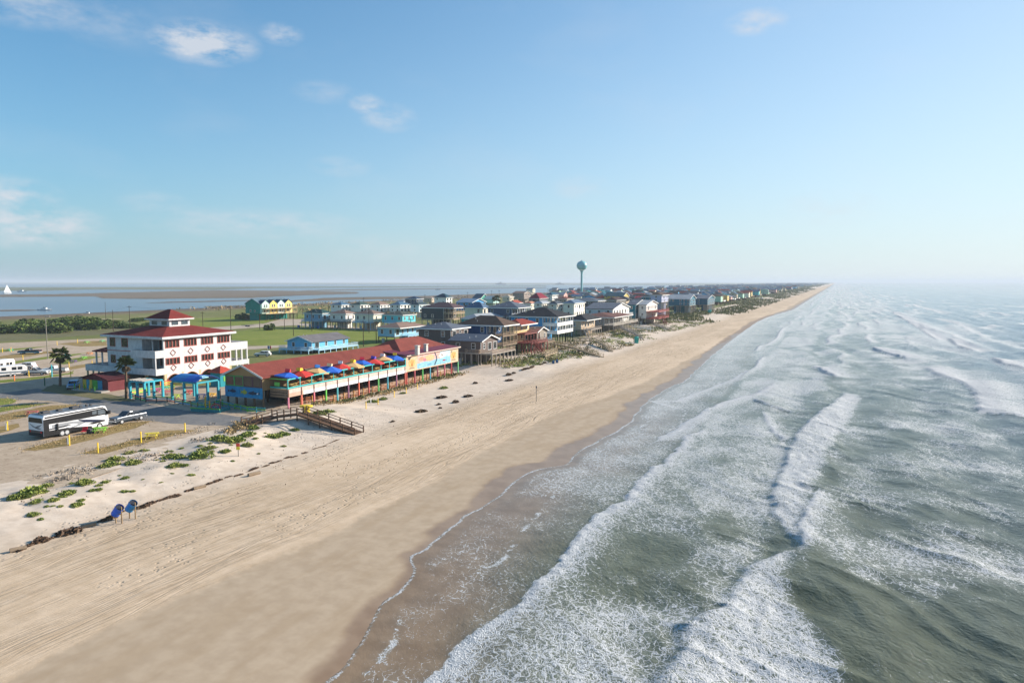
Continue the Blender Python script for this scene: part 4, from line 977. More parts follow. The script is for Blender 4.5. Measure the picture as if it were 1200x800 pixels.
# ------------------------------------------------------------------ the long stilt restaurant
def decal(mb, face_x, pts, z=0):      # flat paint patch on a wall that faces +x: pts are (y, z)
    mb.poly([(face_x, a, b) for a, b in pts])
def ell(cy, cz, ry, rz, n=14, a0=0, a1=2*math.pi):
    return [(cy+ry*math.cos(a0+(a1-a0)*k/n), cz+rz*math.sin(a0+(a1-a0)*k/n)) for k in range(n)]
TEALP = C('2fb3ae'); PINKP = C('c9788c'); SALM = C('d9705c'); LIME = C('63c24a'); PURP = C('8c5f8c'); ORNG = C('e08a3c'); YELL = C('ecc233'); GRNP = C('4aa84e'); BLUP = C('2f6fc4'); MAROON = C('6e1f33')
def col_y(x, px, z=4.0):
    lo, hi = 60.0, 320.0
    for i in range(40):
        m = (lo+hi)/2
        if proj((x, m, z))[0] < px: lo = m
        else: hi = m
    return (lo+hi)/2
def restaurant():
    cx, cy = gp(312.5, 480, 1.4)
    xe = -95.9; y0 = cy; xw = xe-along(xe, y0, -1, 0, 264, 6); xd = -91.5
    yA, yM, yE = col_y(xd, 337.5), col_y(xd, 476), col_y(xd, 537)
    z0 = LAND; o = (xe, y0, z0)
    ze = zrow(xe, y0, 442); xm = (xe+xw)/2; zr = zrow(xm, y0, 428.5); zf = 5.15
    root = thing('stilt_restaurant', 'long red-roofed restaurant on painted stilts with turquoise deck rail and seaside murals', 'restaurant', o)
    M = lambda: MB(o)
    yR = yM+12
    M().box(xw, y0, zf-.3, xe, yE, ze).build('wall', siding(C('7d6a4e')), root)
    gb = M().extr([(xw+.02, ze), (xe-.02, ze), (xm, zr-.03)], 'y', y0, y0+2).build('gable', siding(C('a9875a')), root)
    rb = M(); gable_roof(rb, xw, xe, y0, yR, ze+.02, zr-ze, 'y', .55, .16)
    red = shingle(C('7f4239'))
    rf = rb.build('roof', red, root)
    s = (zr-ze)/(xe-xm)
    bb = M()
    for sg in (-1, 1): bb.beam((xm, y0-.6, zr+.1), (xm+sg*(xe-xm+.6), y0-.6, ze-.6*s+.12), .08, .34)
    bb.build('bargeboard', paint(C('d8d4cc')), rf, fix=False)
    h2 = M(); hip_roof(h2, xw-1.2, xe+1.0, yR-9, yE+.2, ze+.35, zrow(xm, yM+10, 397)-ze-.5, ridge='y'); h2.build('rear_roof', red, root)
    # gable front: window band and fish mural
    n = 4; wz0, wz1 = zrow(xm, y0, 453)+.05, ze-.05
    for i in range(n):
        a = xw+.15+(xe-xw-.3)*i/n; b = xw+.15+(xe-xw-.3)*(i+1)/n
        fm = paint(GRNP if i < 2 else C('6d4a52')); f = M(); t = .13
        f.box(a, y0-.09, wz0, b, y0, wz0+t).box(a, y0-.09, wz1-t, b, y0, wz1).box(a, y0-.09, wz0+t, a+t, y0, wz1-t).box(b-t, y0-.09, wz0+t, b, y0, wz1-t)
        w = f.build('window', fm, root, fix=False)
        M().box(a+t, y0-.03, wz0+t, b-t, y0, wz1-t).build('pane', glass((.035, .035, .03)), w, fix=False)
    zb = zrow(xm, y0, 465.5)
    mu = M().box(xw, y0-.12, zb, xe, y0-.002, wz0-.05).build('mural_panel', paint(C('1c86b8'), .6, .2), root, fix=False)
    zc = (zb+wz0)/2; fish = M()
    def fish_at(mb, fx, fz, L, hh, sgn=1, face=y0-.135):
        body = [(fx+L*.5*math.cos(a)*sgn, fz+hh*.5*math.sin(a)) for a in [2*math.pi*k/12 for k in range(12)]]
        mb.poly([(a, face, b) for a, b in body]); mb.poly([(fx-L*.42*sgn, face, fz), (fx-L*.72*sgn, face, fz+hh*.55), (fx-L*.72*sgn, face, fz-hh*.5)])
        mb.poly([(fx-L*.1*sgn, face-.004, fz+hh*.4), (fx+L*.12*sgn, face-.004, fz+hh*.42), (fx-L*.12*sgn, face-.004, fz+hh*.95)])
        mb.poly([(fx, face-.004, fz-hh*.42), (fx+L*.1*sgn, face-.004, fz-hh*.4), (fx-L*.08*sgn, face-.004, fz-hh*.85)])
    fish_at(fish, xw+2.0, zc+.05, 1.7, .55); fish_at(fish, xe-2.3, zc-.1, 2.3, .6, -1); fish.build('painted_fish', paint(C('17324a'), .6), mu, fix=False)
    f2 = M(); fish_at(f2, xm+.3, zc+.0, 1.3, .8); f2.build('painted_fish', paint(C('a8a83c'), .6), mu, fix=False)
    f3 = M().poly([(xe-1.5, y0-.145, zc-.2), (xe-.9, y0-.145, zc+.1), (xe-1.0, y0-.145, zc-.25)]); f3.build('painted_fin', M_white, mu, fix=False)
    # seaward deck, fascia boards, rails
    M().box(xe+.02, yA, zf-.22, xd-.08, yM, zf).build('deck', wood(C('a98a6a')), root, fix=False)
    M().box(xd-.07, yA, zf-.78, xd, yM-.02, zf).build('fascia_board', paint(C('c4b3a8'), .7, .15), root, fix=False)
    M().box(xd-.075, yA+4.2, zf-1.5, xd-.005, yM-.02, zf-.80).build('fascia_board', paint(C('e4e2e4'), .6, .08), root, fix=False)
    M().box(xd-.075, yA, zf-1.5, xd-.005, yA+4.19, zf-.80).build('fascia_board', paint(C('b99a86'), .7, .12), root, fix=False)
    for k in range(3): M().box(xe+.1, yA-.02, zf-.25-.5*k-.36, xd, yA+.05, zf-.25-.5*k).build('fascia_board', wood(C('8b7460')), root, fix=False)
    tl = paint(C('3bb5b4'), .5, .1); gl_ = paint(C('6fc05a'), .5, .1)
    for zz, h in ((zf+1.72, .2), (zf+.10, .22)):
        M().box(xd-.1, yA, zz, xd+.03, yM-.03, zz+h).build('rail', tl, root, fix=False)
    M().box(xe+.1, yA-.04, zf+1.72, xd-.11, yA+.08, zf+1.9).build('rail', gl_, root, fix=False); M().box(xe+.1, yA-.04, zf+.1, xd-.11, yA+.08, zf+.32).build('rail', tl, root, fix=False)
    M().box(xe+1.2, yA-.02, zf+.5, xe+2.4, yA+.06, zf+1.2).build('screen', gl_, root, fix=False)
    np_ = 13
    for k in range(np_):
        y = yA+.1+(yM-yA-.3)*k/(np_-1)
        M().box(xd-.12, y-.07, zf, xd-.01, y+.07, zf+1.72).build('rail_post', tl, root, fix=False)
    # glazed lean between the posts
    cols = [PINKP, SALM, C('d0717c'), LIME, C('4fb0ba'), C('8d5a78'), C('dc6a4c'), C('b4564e'), C('6cc06a'), C('4fa8bc'), C('a06a86'), C('c0604c')]
    for k in range(12):
        y = yA+.1+(yM-yA-.6)*k/11.0
        p = M().box(xd-.16, y-.13, z0-1.0, xd+.10, y+.13, zf-1.5).build('stilt', paint(cols[k], .6, .2), root, fix=False)
        M().box(xd+.005, y-.10, zf-1.49, xd+.07, y+.10, zf-.02).build('cleat', wood(C('6d4a3c')), root, fix=False)
    # mural box at the far end
    zmt, zmb = 7.45, 3.75
    mb_ = M().box(xe+.02, yM, zmb, xd, yE, zmt).build('mural_wall', paint(C('cfae8e'), .7, .18), root, fix=False)
    lean = M().extr([(xe-3, 8.35), (xd+.5, 7.5), (xd+.5, 7.68), (xe-3, 8.53)], 'y', yM-.4, yE+.5).build('maroon_roof', paint(C('6d2436'), .6, .15), root)
    M().box(xd+.5, yM-.4, 7.47, xd+.56, yE+.5, 7.72).build('fascia', paint(C('c9b6a8')), lean, fix=False)
    L = yE-yM; Y = lambda u: yM+L*u; Zm = lambda v: zmb+(zmt-zmb)*v; q = xd+.012
    def patch(name, col, pts, k=0):
        m = M(); m.poly([(q+.006*k, Y(u), Zm(v)) for u, v in pts]); o_ = m.build(name, paint(col, .7, .2), mb_, fix=False); return o_
    patch('painted_sky', C('d9a49a'), [(.2, .45), (.62, .42), (.62, .93), (.2, .95)]); patch('painted_sky', C('aec4cc'), [(.62, .45), (.83, .5), (.83, .95), (.62, .95)], 0)
    patch('painted_sea', C('7fb4c6'), [(.19, .06), (.84, .06), (.83, .5), (.75, .55), (.66, .44), (.55, .5), (.44, .42), (.33, .47), (.19, .40)], 1)
    patch('painted_sun', C('d6ab7c'), ell(.42, .66, .09, .2), 2); patch('painted_cloud', C('dfe6ea'), ell(.70, .78, .07, .13), 2); patch('painted_cloud', C('e6dcd2'), ell(.64, .66, .05, .1), 2)
    patch('painted_flower', C('c98a72'), ell(.27, .68, .05, .14), 2); patch('painted_flower', C('d85c66'), ell(.70, .30, .03, .05), 2); patch('painted_blossom', C('d96f80'), ell(.33, .58, .03, .1), 3)
    patch('painted_boat_mast', C('274a5c'), [(.50, .10), (.525, .10), (.56, .35), (.565, .6), (.54, .85), (.52, .97), (.505, .95), (.53, .75), (.545, .55), (.53, .35)], 3)
    for u in (.10, .90):
        patch('painted_shell', C('c9a866'), ell(u, .52, .06, .26), 2)
        for k in range(4): a_ = u-.04+.027*k; patch('painted_shell_rib', C('b8762c'), [(u-.004, .3), (a_-.004, .72), (a_+.004, .72), (u+.004, .3)], 3)
        patch('painted_leaf', C('4a6a5c'), [(u-.06, .75), (u-.03, .92), (u-.035, .75)], 4); patch('painted_leaf', C('8a7a5c'), [(u-.05, .16), (u+.05, .16), (u+.03, .24), (u-.03, .24)], 4)
    for k in range(4): patch('painted_ripple', C('2f7fae') if k % 2 else C('8fd0e2'), [(.22+.15*k, .2+.05*k), (.30+.15*k, .27), (.31+.15*k, .22), (.23+.15*k, .14+.05*k)], 2)
    cols2 = [C('c05648'), C('b8545e'), C('58b85c'), C('4fa0b4'), C('9a4458'), C('c46474'), C('bc3f44'), C('6fc080')]
    for k in range(8):
        y = yM+.15+(yE-yM-.3)*k/7.0
        M().box(xd-.16, y-.13, 0.2, xd+.10, y+.13, zmb-.001).build('stilt', paint(cols2[k], .6, .2), root, fix=False)
    # inner posts and the dark service rooms beneath
    dk = wood(DARKW)
    for i in range(5):
        xx = xw+.3+(xe-xw-.5)*i/4
        M().box(xx-.16, y0+.1, z0-.3, xx+.16, y0+.42, zf-.3).build('stilt', wood(C('6a5a48')), root, fix=False)
    for k in range(1, 11):
        y = y0+(yE-y0)*k/11
        for xx in (xe-.2, xm): M().box(xx-.15, y-.15, z0-.3, xx+.15, y+.15, zf-.3).build('stilt', dk, root, fix=False)
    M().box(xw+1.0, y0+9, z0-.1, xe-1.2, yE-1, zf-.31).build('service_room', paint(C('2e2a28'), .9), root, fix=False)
    for k in range(4):
        y = y0+12+k*14; M().box(xe-1.18, y, z0, xe-1.1, y+1.2, z0+2.1).build('service_door', paint(C('4d4038')), root, fix=False)
    # roof vents
    for (px, py, w, h) in ((478, 402, .75, .9), (488, 401, .75, .9), (489, 409, .85, .9), (499, 406, .8, .7)):
        vx, vy = gp(px, py, 9.0); M().box(vx-w/2, vy-w/2, 7.6, vx+w/2, vy+w/2, 9.0+h*.6).box(vx-w*.62, vy-w*.62, 9.0+h*.6+.12, vx+w*.62, vy+w*.62, 9.0+h).box(vx-w*.3, vy-w*.3, 9.0+h*.6, vx+w*.3, vy+w*.3, 9.0+h*.6+.12).build('roof_vent', paint(C('c9c2b8'), .5), root, fix=False)
    HOUSE_BOX.append((xw, xd, y0, yE))
    return dict(xe=xe, xw=xw, xd=xd, y0=y0, yA=yA, yM=yM, yE=yE, zf=zf, ze=ze)
RS = restaurant()
def umbrella(px, col, cap, name_, second):
    x = -93.7+(.5 if second else -.2); y = col_y(x, px, 7.5); z = RS['zf']; o = (x, y, z)
    u = thing('patio_umbrella', f'{name_}', 'umbrella', o, .3 if second else -.2, 'umbrellas on the restaurant deck')
    zz = 0
    R = 2.5; n = 6
    def canopy(R, z0, z1, m, nm, par):
        b = MB(); i = 0; top = b.pt((0, 0, z1)); rim = []
        for k in range(n):
            a = 2*math.pi*(k+.5)/n; rim.append(b.pt((R*math.cos(a), R*math.sin(a), z0))); 
        low = [b.pt((R*math.cos(2*math.pi*(k+.5)/n), R*math.sin(2*math.pi*(k+.5)/n), z0-.22)) for k in range(n)]
        mid = b.pt((0, 0, z1-.1))
        for k in range(n): b.f += [[top, rim[k], rim[(k+1) % n]], [rim[k], low[k], low[(k+1) % n], rim[(k+1) % n]], [mid, low[(k+1) % n], low[k]]]
        return b.build(nm, m, par, fix=True)
    rq = random.Random(int(px)); u.rotation_euler = (rq.uniform(-.10, .10), rq.uniform(.02, .16), rq.uniform(0, 1))
    MB().cyl((0, 0, 0), (0, 0, 3.3), .035, n=6).build('pole', paint((.5, .45, .4)), u)
    canopy(R, 2.15, 2.95, paint(col, .75, .1), 'canopy', u)
    MB().box(-.45, -.4, 2.85, .3, .45, 2.92).build('cap_base', paint(cap, .75, .1), u)
    c = MB().extr([(-.55, 2.92), (.5, 2.92), (.25, 3.35), (-.35, 3.5)], 'x', -.5, .4).build('vent_cap', paint(cap, .75, .1), u)
    MB().lathe([(.001, .72), (.55, .72), (.55, .68), (.05, .66), (.05, 0)], n=10).build('table', paint(C('c79a70')), u)
    return u
UB, UR, UT = C('1f5fc0'), C('c0342c'), C('cda46e')
for i, (px, col, cap, nm) in enumerate([(335, UB, C('d83a4a'), 'blue umbrella with a red and white cap, first from the gable end'), (352, UR, YELL, 'red umbrella with a yellow cap, second from the gable end'), (369, UT, C('3a86d8'), 'tan umbrella with a blue cap on the deck'),
        (385, UB, C('d8c49a'), 'blue umbrella with a tan cap in the middle of the deck'), (398, UR, C('e8e4e0'), 'red umbrella with a white cap in the middle of the deck'), (412, UT, YELL, 'tan umbrella with a yellow cap in the middle of the deck'),
        (423, UB, C('d83048'), 'blue umbrella with a crimson cap'), (436, UR, C('5a4ab0'), 'red umbrella with a violet cap'), (448, UT, C('e8e4e0'), 'tan umbrella with a white cap near the mural'), (461, UB, YELL, 'blue umbrella with a yellow cap right beside the mural')]):
    umbrella(px, col, cap, nm, i % 2)
# picnic tables
def picnic_table(col, legc=None):
    t = thing('picnic_table', '', 'picnic table', (0, 0, 0))
    m = paint(col, .6, .12); lm = paint(legc or col, .6, .12)
    for k in range(4): MB().box(-.95, -.40+k*.205, .72, .95, -.40+k*.205+.18, .77).build('plank', m, t, fix=False)
    for s in (-1, 1):
        for k in range(2): MB().box(-.95, s*.72-.16+k*.17, .43, .95, s*.72-.16+k*.17+.15, .47).build('seat_plank', m, t, fix=False)
        fr = MB()
        for q in (-1, 1): fr.beam((s*.62, q*.70, 0), (s*.62, q*.12, .72), .07, .10)
        fr.beam((s*.62, -.80, .38), (s*.62, .80, .38), .06, .09); fr.build('leg_frame', lm, t, fix=False)
    return t
_pt = {}
def put_table(px, py, rz, col, label, z=None, group=None, xyz=None):
    key = tuple(col); first = key not in _pt
    if first: _pt[key] = picnic_table(col)
    x, y = xyz[:2] if xyz else gp(px, py, z); zz = xyz[2] if xyz else (Hs(x, y) if z is None else z)+.02
    r = place(_pt[key], not first, (x, y, zz), rz, label, group)
    if not group and 'group' in r: del r['group']
    return r
for i, px in enumerate((343, 353, 363, 376, 389, 401, 414, 427, 441, 455)):
    x = -92.6; put_table(0, 0, math.pi/2+.05*(i % 3), C('d08a5c') if i % 2 else C('c9ad6a'), ('coral' if i % 2 else 'straw coloured')+' table and bench set against the turquoise deck rail', xyz=(x, col_y(x, px, 5.5), RS['zf']), group=('coral' if i % 2 else 'straw')+' table sets on the restaurant deck')
# slat fence under the deck
def slat_fence():
    x = RS['xd']-1.1; y0, y1 = RS['yA']+4.5, RS['yE']-1; o = (x, y0, 0)
    f = thing('slat_fence', 'orange-brown fence of spaced horizontal boards under the restaurant deck', 'fence', o)
    n = 18; L = (y1-y0)/n; m = wood(C('8a5636')); pm = wood(C('b08448'))
    base = lambda y: Hs(x, y)
    for i in range(n+1):
        y = y0+L*i; MB(o).box(x-.08, y-.08, base(y)-.3, x+.08, y+.08, base(y)+1.5).build('post', pm, f, fix=False)
        if i == n: break
        for k in range(5):
            za, zb_ = base(y)+.15+k*.27, base(y+L)+.15+k*.27
            MB(o).beam((x-.11, y+.02, za), (x-.11, y+L-.02, zb_), .04, .14).build('board', m, f, fix=False)
    # low yellow markers along the dune edge
slat_fence()
def marker(px, py, h, col, label, group, name='marker_post', w=.12, z=None):
    w = w*.55
    x, y = gp(px, py, z); o = (x, y, Hs(x, y))
    b = MB().box(-w, -w, -.3, w, w, h).box(-w*.7, -w*.7, h, w*.7, w*.7, h+.06)
    m = b.build(name, paint(col, .6, .15), None, fix=False); m.location = o
    return tag(m, label, 'post', group)
for px, py in ((429, 479), (443, 474), (462, 465.5), (476, 461), (489, 456)): marker(px, py, 1.3, YELL, 'short yellow post in the sand before the slat fence', 'yellow posts along the restaurant dune edge', w=.11)
marker(434.5, 472, 1.0, WHITE, 'small white stake between yellow posts before the slat fence', None, w=.1)
bx, by = gp(359, 484)
bn = thing('trash_barrel', 'yellow drum with a wide lid beside the boardwalk ramp', 'trash barrel', (bx, by, Hs(bx, by)))
MB().lathe([(.62, 0), (.66, .1), (.64, 1.0), (.68, 1.05), (.68, 1.12), (.001, 1.14)], n=16).build('drum', paint(C('d8b828'), .5, .15), bn, smooth=False)
MB().lathe([(1.15, 1.15), (1.2, 1.3), (1.1, 1.42), (.001, 1.5)], n=16).build('lid', paint(C('e0c030'), .5, .1), bn)

# ------------------------------------------------------------------ three-storey white building with red hip roof
def white_building():
    x, y = gp(193.5, 452.5, LAND); z0 = LAND; o = (x, y, z0)
    ze = zrow(x, y, 396); W = along(x, y, -1, 0, 125, ze); D = along(x, y, 0, 1, 270, ze)
    HOUSE_BOX.append((x-W-6, x, y, y+D+8))
    root = thing('hotel_building', 'three-storey white building with red hip roof, cupola and red-framed window bands', 'building', o)
    M = lambda: MB(o)
    wm = paint(C('cbc9c8'), .6, .17); red = shingle(C('7a332e')); trim = paint(C('a8564a'), .6, .1); tan = paint(C('c9b48a'), .7)
    za = zrow(x, y, 438.5); z2 = zrow(x, y, 418.5); zw = [(zrow(x, y, 428), zrow(x, y, 420.5)), (zrow(x, y, 408), zrow(x, y, 399.5))]
    nx_, ny_ = 7.0, 4.2       # open corner notch (balconies) on the near side
    x0, y1 = x-W, y+D
    # seaward facade slab and body behind
    M().box(x0, y+ny_, za, x-.4, y1, ze).box(x0, y, za, x-nx_, y+ny_, ze).box(x-nx_, y, ze-.5, x-.4, y+ny_, ze).build('wall', wm, root)
    fac = M()
    fac.box(x-.4, y, za, x, y1, zw[0][0]-.1).box(x-.4, y, zw[0][1]+.1, x, y1, zw[1][0]-.1).box(x-.4, y, zw[1][1]+.1, x, y1, ze)
    nb = 4; bw = D/nb
    for k in range(nb+1):
        yy = y+D*k/nb; wv = .55 if 0 < k < nb else .35
        a, b = max(y, yy-wv), min(y1, yy+wv)
        for (p, q) in zw: fac.box(x-.4, a, p-.1, x, b, q+.1)
    fac.build('facade', wm, root, fix=False)
    for (p, q) in zw:
        for k in range(nb):
            a, b = y+bw*k+(.55 if k else .35), y+bw*(k+1)-(.55 if k < nb-1 else .35)
            f = M(); t = .16; f.box(x-.25, a, p-.1, x+.03, b, p+t-.1).box(x-.25, a, q-t+.1, x+.03, b, q+.1)
            for j in range(5):
                u = a+(b-a-t)*j/4; f.box(x-.25, u, p+t-.1, x+.02, u+t, q-t+.1)
            w = f.build('window', trim, root, fix=False)
            for j in range(4):
                u = a+t+(b-a-t)*j/4; M().box(x-.2, u, p+t-.1, x-.12, u+(b-a-t)/4-t, q-t+.1).build('pane', glass((.05, .045, .04)), w, fix=False)
    for zz in ((zw[0][1]+zw[1][0])/2, (za+zw[0][0])/2+.25):
        for k in range(nb):
            u = y+bw*(k+.5); d = M(); r = .72
            P = [(u, zz+r), (u+r, zz), (u, zz-r), (u-r, zz)]
            for i in range(4): d.beam((x+.03, *P[i]), (x+.03, *P[(i+1) % 4]), .08, .17, up=(1, 0, 0))
            d.build('diamond_ornament', trim, root, fix=False)
    # ground arcade
    for k in range(nb+1):
        yy = min(max(y+D*k/nb, y+.3), y1-.3); M().box(x-.45, yy-.32, z0-.2, x-.02, yy+.32, za).build('pier', tan, root, fix=False)
    for k in range(nb):
        a, b = y+bw*k+(.3 if k else .62), y+bw*(k+1)-(.3 if k < nb-1 else .62); h = 1.3; N = 10
        arc = [(a+(b-a)*i/N, za-h+h*.88*math.sin(math.pi*i/N)**.8) for i in range(N+1)]
        sp = M()
        for i in range(N):
            (u, v), (u2, v2) = arc[i], arc[i+1]; sp.extr([(u, v), (u2, v2), (u2, za), (u, za)], 'x', x-.42, x-.01)
        sp.build('spandrel', wm, root); tr = M()
        for i in range(N): tr.beam((x+.02, *arc[i]), (x+.02, *arc[i+1]), .07, .2, up=(1, 0, 0))
        tr.build('arch_trim', paint(C('d98a72')), root, fix=False)
    M().box(x0+.5, y+5, z0-.1, x-4, y1-.2, za-.01).build('ground_floor', paint(C('6d6258'), .8), root, fix=False)
    for i in range(4): 
        xx = x-.4-(W-1)*i/3
        M().box(xx-.25, y+.1, z0-.2, xx+.25, y+.6, za-.01).build('pier', tan, root, fix=False)
    # near (shaded) side: windows, open balconies
    for (cx_, w_, lv) in ((-W+2.0, 1.5, 0), (-W+2.0, 1.7, 1), (-W+6.2, 2.0, 1), (-W+6.0, 1.8, 0)):
        p, q = zw[lv]; add_window(root, '-y', x+cx_, (p+q)/2, w_, q-p+.25, y, trim, org=o, mull=False)
    for lv in (0, 1):
        p, q = zw[lv]
        for cx_, w_ in ((-5.6, 1.6), (-3.6, 1.5), (-1.6, 1.7)): add_window(root, '-y', x+cx_, (p+q)/2-.4, w_, q-p+.7, y+ny_, trim, org=o, mull=False)
    for k, zz in enumerate((za, z2)):
        fl = zz+.2
        M().box(x-nx_, y+.02, fl-.3, x-.41, y+ny_, fl).build('balcony_floor', wm, root, fix=False)
        ext = (W*.42 if k else W+.5)
        top = zrow(x, y, 431.5) if k == 0 else zrow(x, y, 410.5)
        M().box(x-ext, y-2.2, zz-.1, x, y-.002, zz+.15).build('balcony_floor', wm, root, fix=False)
        M().box(x-ext, y-2.2, zz+.151, x-.002, y-2.0, top).box(x-.2, y-1.999, zz+.151, x-.002, y-.002, top).box(x-ext, y-1.999, zz+.151, x-ext+.2, y-.002, top).build('parapet', wm, root, fix=False)
    for zz0, zz1 in ((zrow(x, y, 431.5), z2-.11), (zrow(x, y, 410.5), ze-.5)):
        M().box(x-.35, y-2.15, zz0, x-.1, y-1.9, zz1).build('column', wm, root, fix=False) if zz1 < ze-.6 else None
    M().box(x-3.9, y+.1, zrow(x, y, 431.5), x-3.65, y+.35, ze-.5).build('column', wm, root, fix=False)
    M().box(x0-1, y-.05, (z2+zw[1][0])/2-.2, x-W*.45, y-.005, (z2+zw[1][0])/2-.02).build('string_course', trim, root, fix=False)
    # left wing deck with a little red porch roof
    M().box(x0-5, y-2.2, za-.1, x0-.55, y+6, za+.15).build('balcony_floor', wm, root, fix=False)
    M().box(x0-5, y-2.2, za+.151, x0-.55, y-2, zrow(x, y, 431.5)).box(x0-5, y-1.99, za+.151, x0-4.8, y+6, zrow(x, y, 431.5)).build('parapet', wm, root, fix=False)
    for xx in (x0-4.7, x0-2.6): M().box(xx, y+.2, zrow(x, y, 431.5)-1, xx+.3, y+.5, z2+.3).build('column', wm, root, fix=False)
    pr = M(); hip_roof(pr, x0-5.2, x0-.02, y-.3, y+5, z2+.3, .9); pr.build('porch_roof', red, root)
    for i in range(3): M().box(x0-4.9+i*2, y-2, z0-.2, x0-4.6+i*2, y-1.7, za-.1).build('pier', tan, root, fix=False)
    # far wing decks
    for k, (zz, top) in enumerate(((za, zrow(x, y1, 423)), (z2, zrow(x, y1, 401.5)))):
        ln = along(x, y1, 0, 1, 290 if k else 292, top)
        M().box(x-7, y1+.01, zz-.15, x-.02, y1+ln, zz+.12).build('balcony_floor', wm, root, fix=False)
        M().box(x-.22, y1+.01, zz+.121, x-.02, y1+ln, top).box(x-7, y1+ln-.2, zz+.121, x-.221, y1+ln, top).build('parapet', wm, root, fix=False)
        for i in range(3):
            yy = y1+ln*(.33+.32*i); b0 = z0 if k == 0 else zrow(x, y1, 423)
            M().box(x-.4, yy-.18, b0-.1, x-.05, yy+.18, zz-.15).build('column', wm, root, fix=False)
    # roofs
    rb = M(); zc0 = zrow(x-W*.55, y+D*.5, 378.5); hip_roof(rb, x0-.9, x+.9, y-.9, y1+.9, ze, zc0-ze-.1, .3)
    rf = rb.build('roof', red, root)
    M().box(x-W-.95, y-.97, ze-.25, x+.97, y-.90, ze+.27).box(x+.90, y-.899, ze-.25, x+.97, y1+.95, ze+.27).build('fascia', wm, rf, fix=False)
    cxm, cym = x-W*.5, y+D*.5; cw = 3.4
    zt = zrow(cxm, cym, 373.5); zp = zrow(cxm, cym, 362); zb = zt-1.6
    cup = M().box(cxm-cw, cym-cw*.85, zb-1.4, cxm+cw, cym+cw*.85, zt).build('cupola', wm, root, fix=False)
    for s in (-.5, .5):
        M().box(cxm+s*cw-.9, cym-cw*.85-.05, zt-1.3, cxm+s*cw+.9, cym-cw*.85, zt-.4).build('cupola_window', glass((.06, .08, .09)), cup, fix=False)
        M().box(cxm+cw, cym+s*cw*.8-.9, zt-1.3, cxm+cw+.05, cym+s*cw*.8+.9, zt-.4).build('cupola_window', glass((.06, .08, .09)), cup, fix=False)
    cr = M(); hip_roof(cr, cxm-cw-.7, cxm+cw+.7, cym-cw*.85-.7, cym+cw*.85+.7, zt+.01, zp-zt-.3, .25); cr.build('cupola_roof', red, cup)
    M().box(cxm-cw-.75, cym-cw*.85-.75, zt-.12, cxm+cw+.75, cym-cw*.85-.70, zt+.2).box(cxm+cw+.70, cym-cw*.85-.699, zt-.12, cxm+cw+.75, cym+cw*.85+.7, zt+.2).build('cupola_fascia', wm, cup, fix=False)
    return x, y, W, D
WB = white_building()

# ------------------------------------------------------------------ courtyard: pergolas, fences, tables, hut
def pergola(c, g, l, r, e, label, postc, canc, peaks, flat=False):
    x, y = gp(c, g, LAND); W = along(x, y, -1, 0, l); D = min(13, along(x, y, 0, 1, r)); ze = zrow(x, y, e); o = (x, y, LAND)
    t = thing('pergola', label, 'pergola', o); pm = paint(postc, .6, .12)
    for (u, v) in ((0, 0), (-W, 0), (0, D), (-W, D), (-W/2, 0), (0, D/2)): MB(o).box(x+u-.2, y+v-.2, LAND-.2, x+u+.2, y+v+.2, ze).build('post', pm, t, fix=False)
    for (a, b) in (((-W, 0), (0, 0)), ((0, 0), (0, D)), ((-W, D), (0, D)), ((-W, 0), (-W, D))): MB(o).beam((x+a[0], y+a[1], ze+.16), (x+b[0], y+b[1], ze+.16), .16, .32).build('beam', pm, t, fix=False)
    if flat:
        for k in range(5):
            a = -W*k/5; q = MB(o); q.extr([(x+a-W/5+.12, ze+.34), (x+a-.12, ze+.34), (x+a-.12, ze+.42), (x+a-W/5+.12, ze+.42+.15)], 'y', y-.3, y+D*(.55+.1*(k % 2))); q.build('shade_cloth', paint(canc, .8, .1), t)
    else:
        for k in range(2):
            mb = MB(o); a0, a1 = (x-W+W*k/2-.1 if k else x-W-.3), (x-W/2-.06 if not k else x+.3)
            N = 6
            for i in range(N):
                u, u2 = i/N, (i+1)/N; f_ = lambda s: ze+.36+peaks*math.sin(math.pi*s)
                mb.extr([(y-.3+(D+.6)*u, f_(u)), (y-.3+(D+.6)*u2, f_(u2)), (y-.3+(D+.6)*u2, f_(u2)+.06), (y-.3+(D+.6)*u, f_(u)+.06)], 'x', a0, a1)
            mb.build('canopy', paint(canc if k else C('2478b8'), .6, .12), t)
        MB(o).box(x-.6, y+D*.25, ze+.42+peaks*.55, x+.1, y+D*.55, ze+.5+peaks*.9).build('sign_board', paint(C('9cd4e4'), .6, .1), t, fix=False)
    return o, W, D
P1 = pergola(170, 468.5, 153, 191, 449, 'turquoise pergola with grey shade cloths near the palm', C('2fa5b8'), C('b0a89c'), .3, True)
P2 = pergola(231, 471.5, 202, 256, 450, 'turquoise pergola with vaulted blue canopies next to the restaurant gable', C('2f9fae'), C('2060b8'), 1.0)
def rail_fence(pts, cols, label, h=1.1, z=None, postc=None):
    P = [gp(a, b, LAND) for a, b in pts]; o = (*P[0], LAND)
    f = thing('rail_fence', label, 'fence', o); n = 0
    for A, B in zip(P[:-1], P[1:]):
        A = Vector((*A, LAND)); B = Vector((*B, LAND)); L = (B-A).length; m = max(1, round(L/2.4))
        for k in range(m):
            a, b = A.lerp(B, k/m), A.lerp(B, (k+1)/m)
            MB(o).box(a.x-.08, a.y-.08, LAND-.2, a.x+.08, a.y+.08, LAND+h).build('post', paint(postc or cols[n % len(cols)], .6), f, fix=False)
            for j in range(3):
                zz = Vector((0, 0, h*(.3+.3*j))); MB(o).beam(a+zz, b+zz, .06, .17).build('rail', paint(cols[(j+n//3) % len(cols)], .6, .1), f, fix=False)
            n += 1
    return f
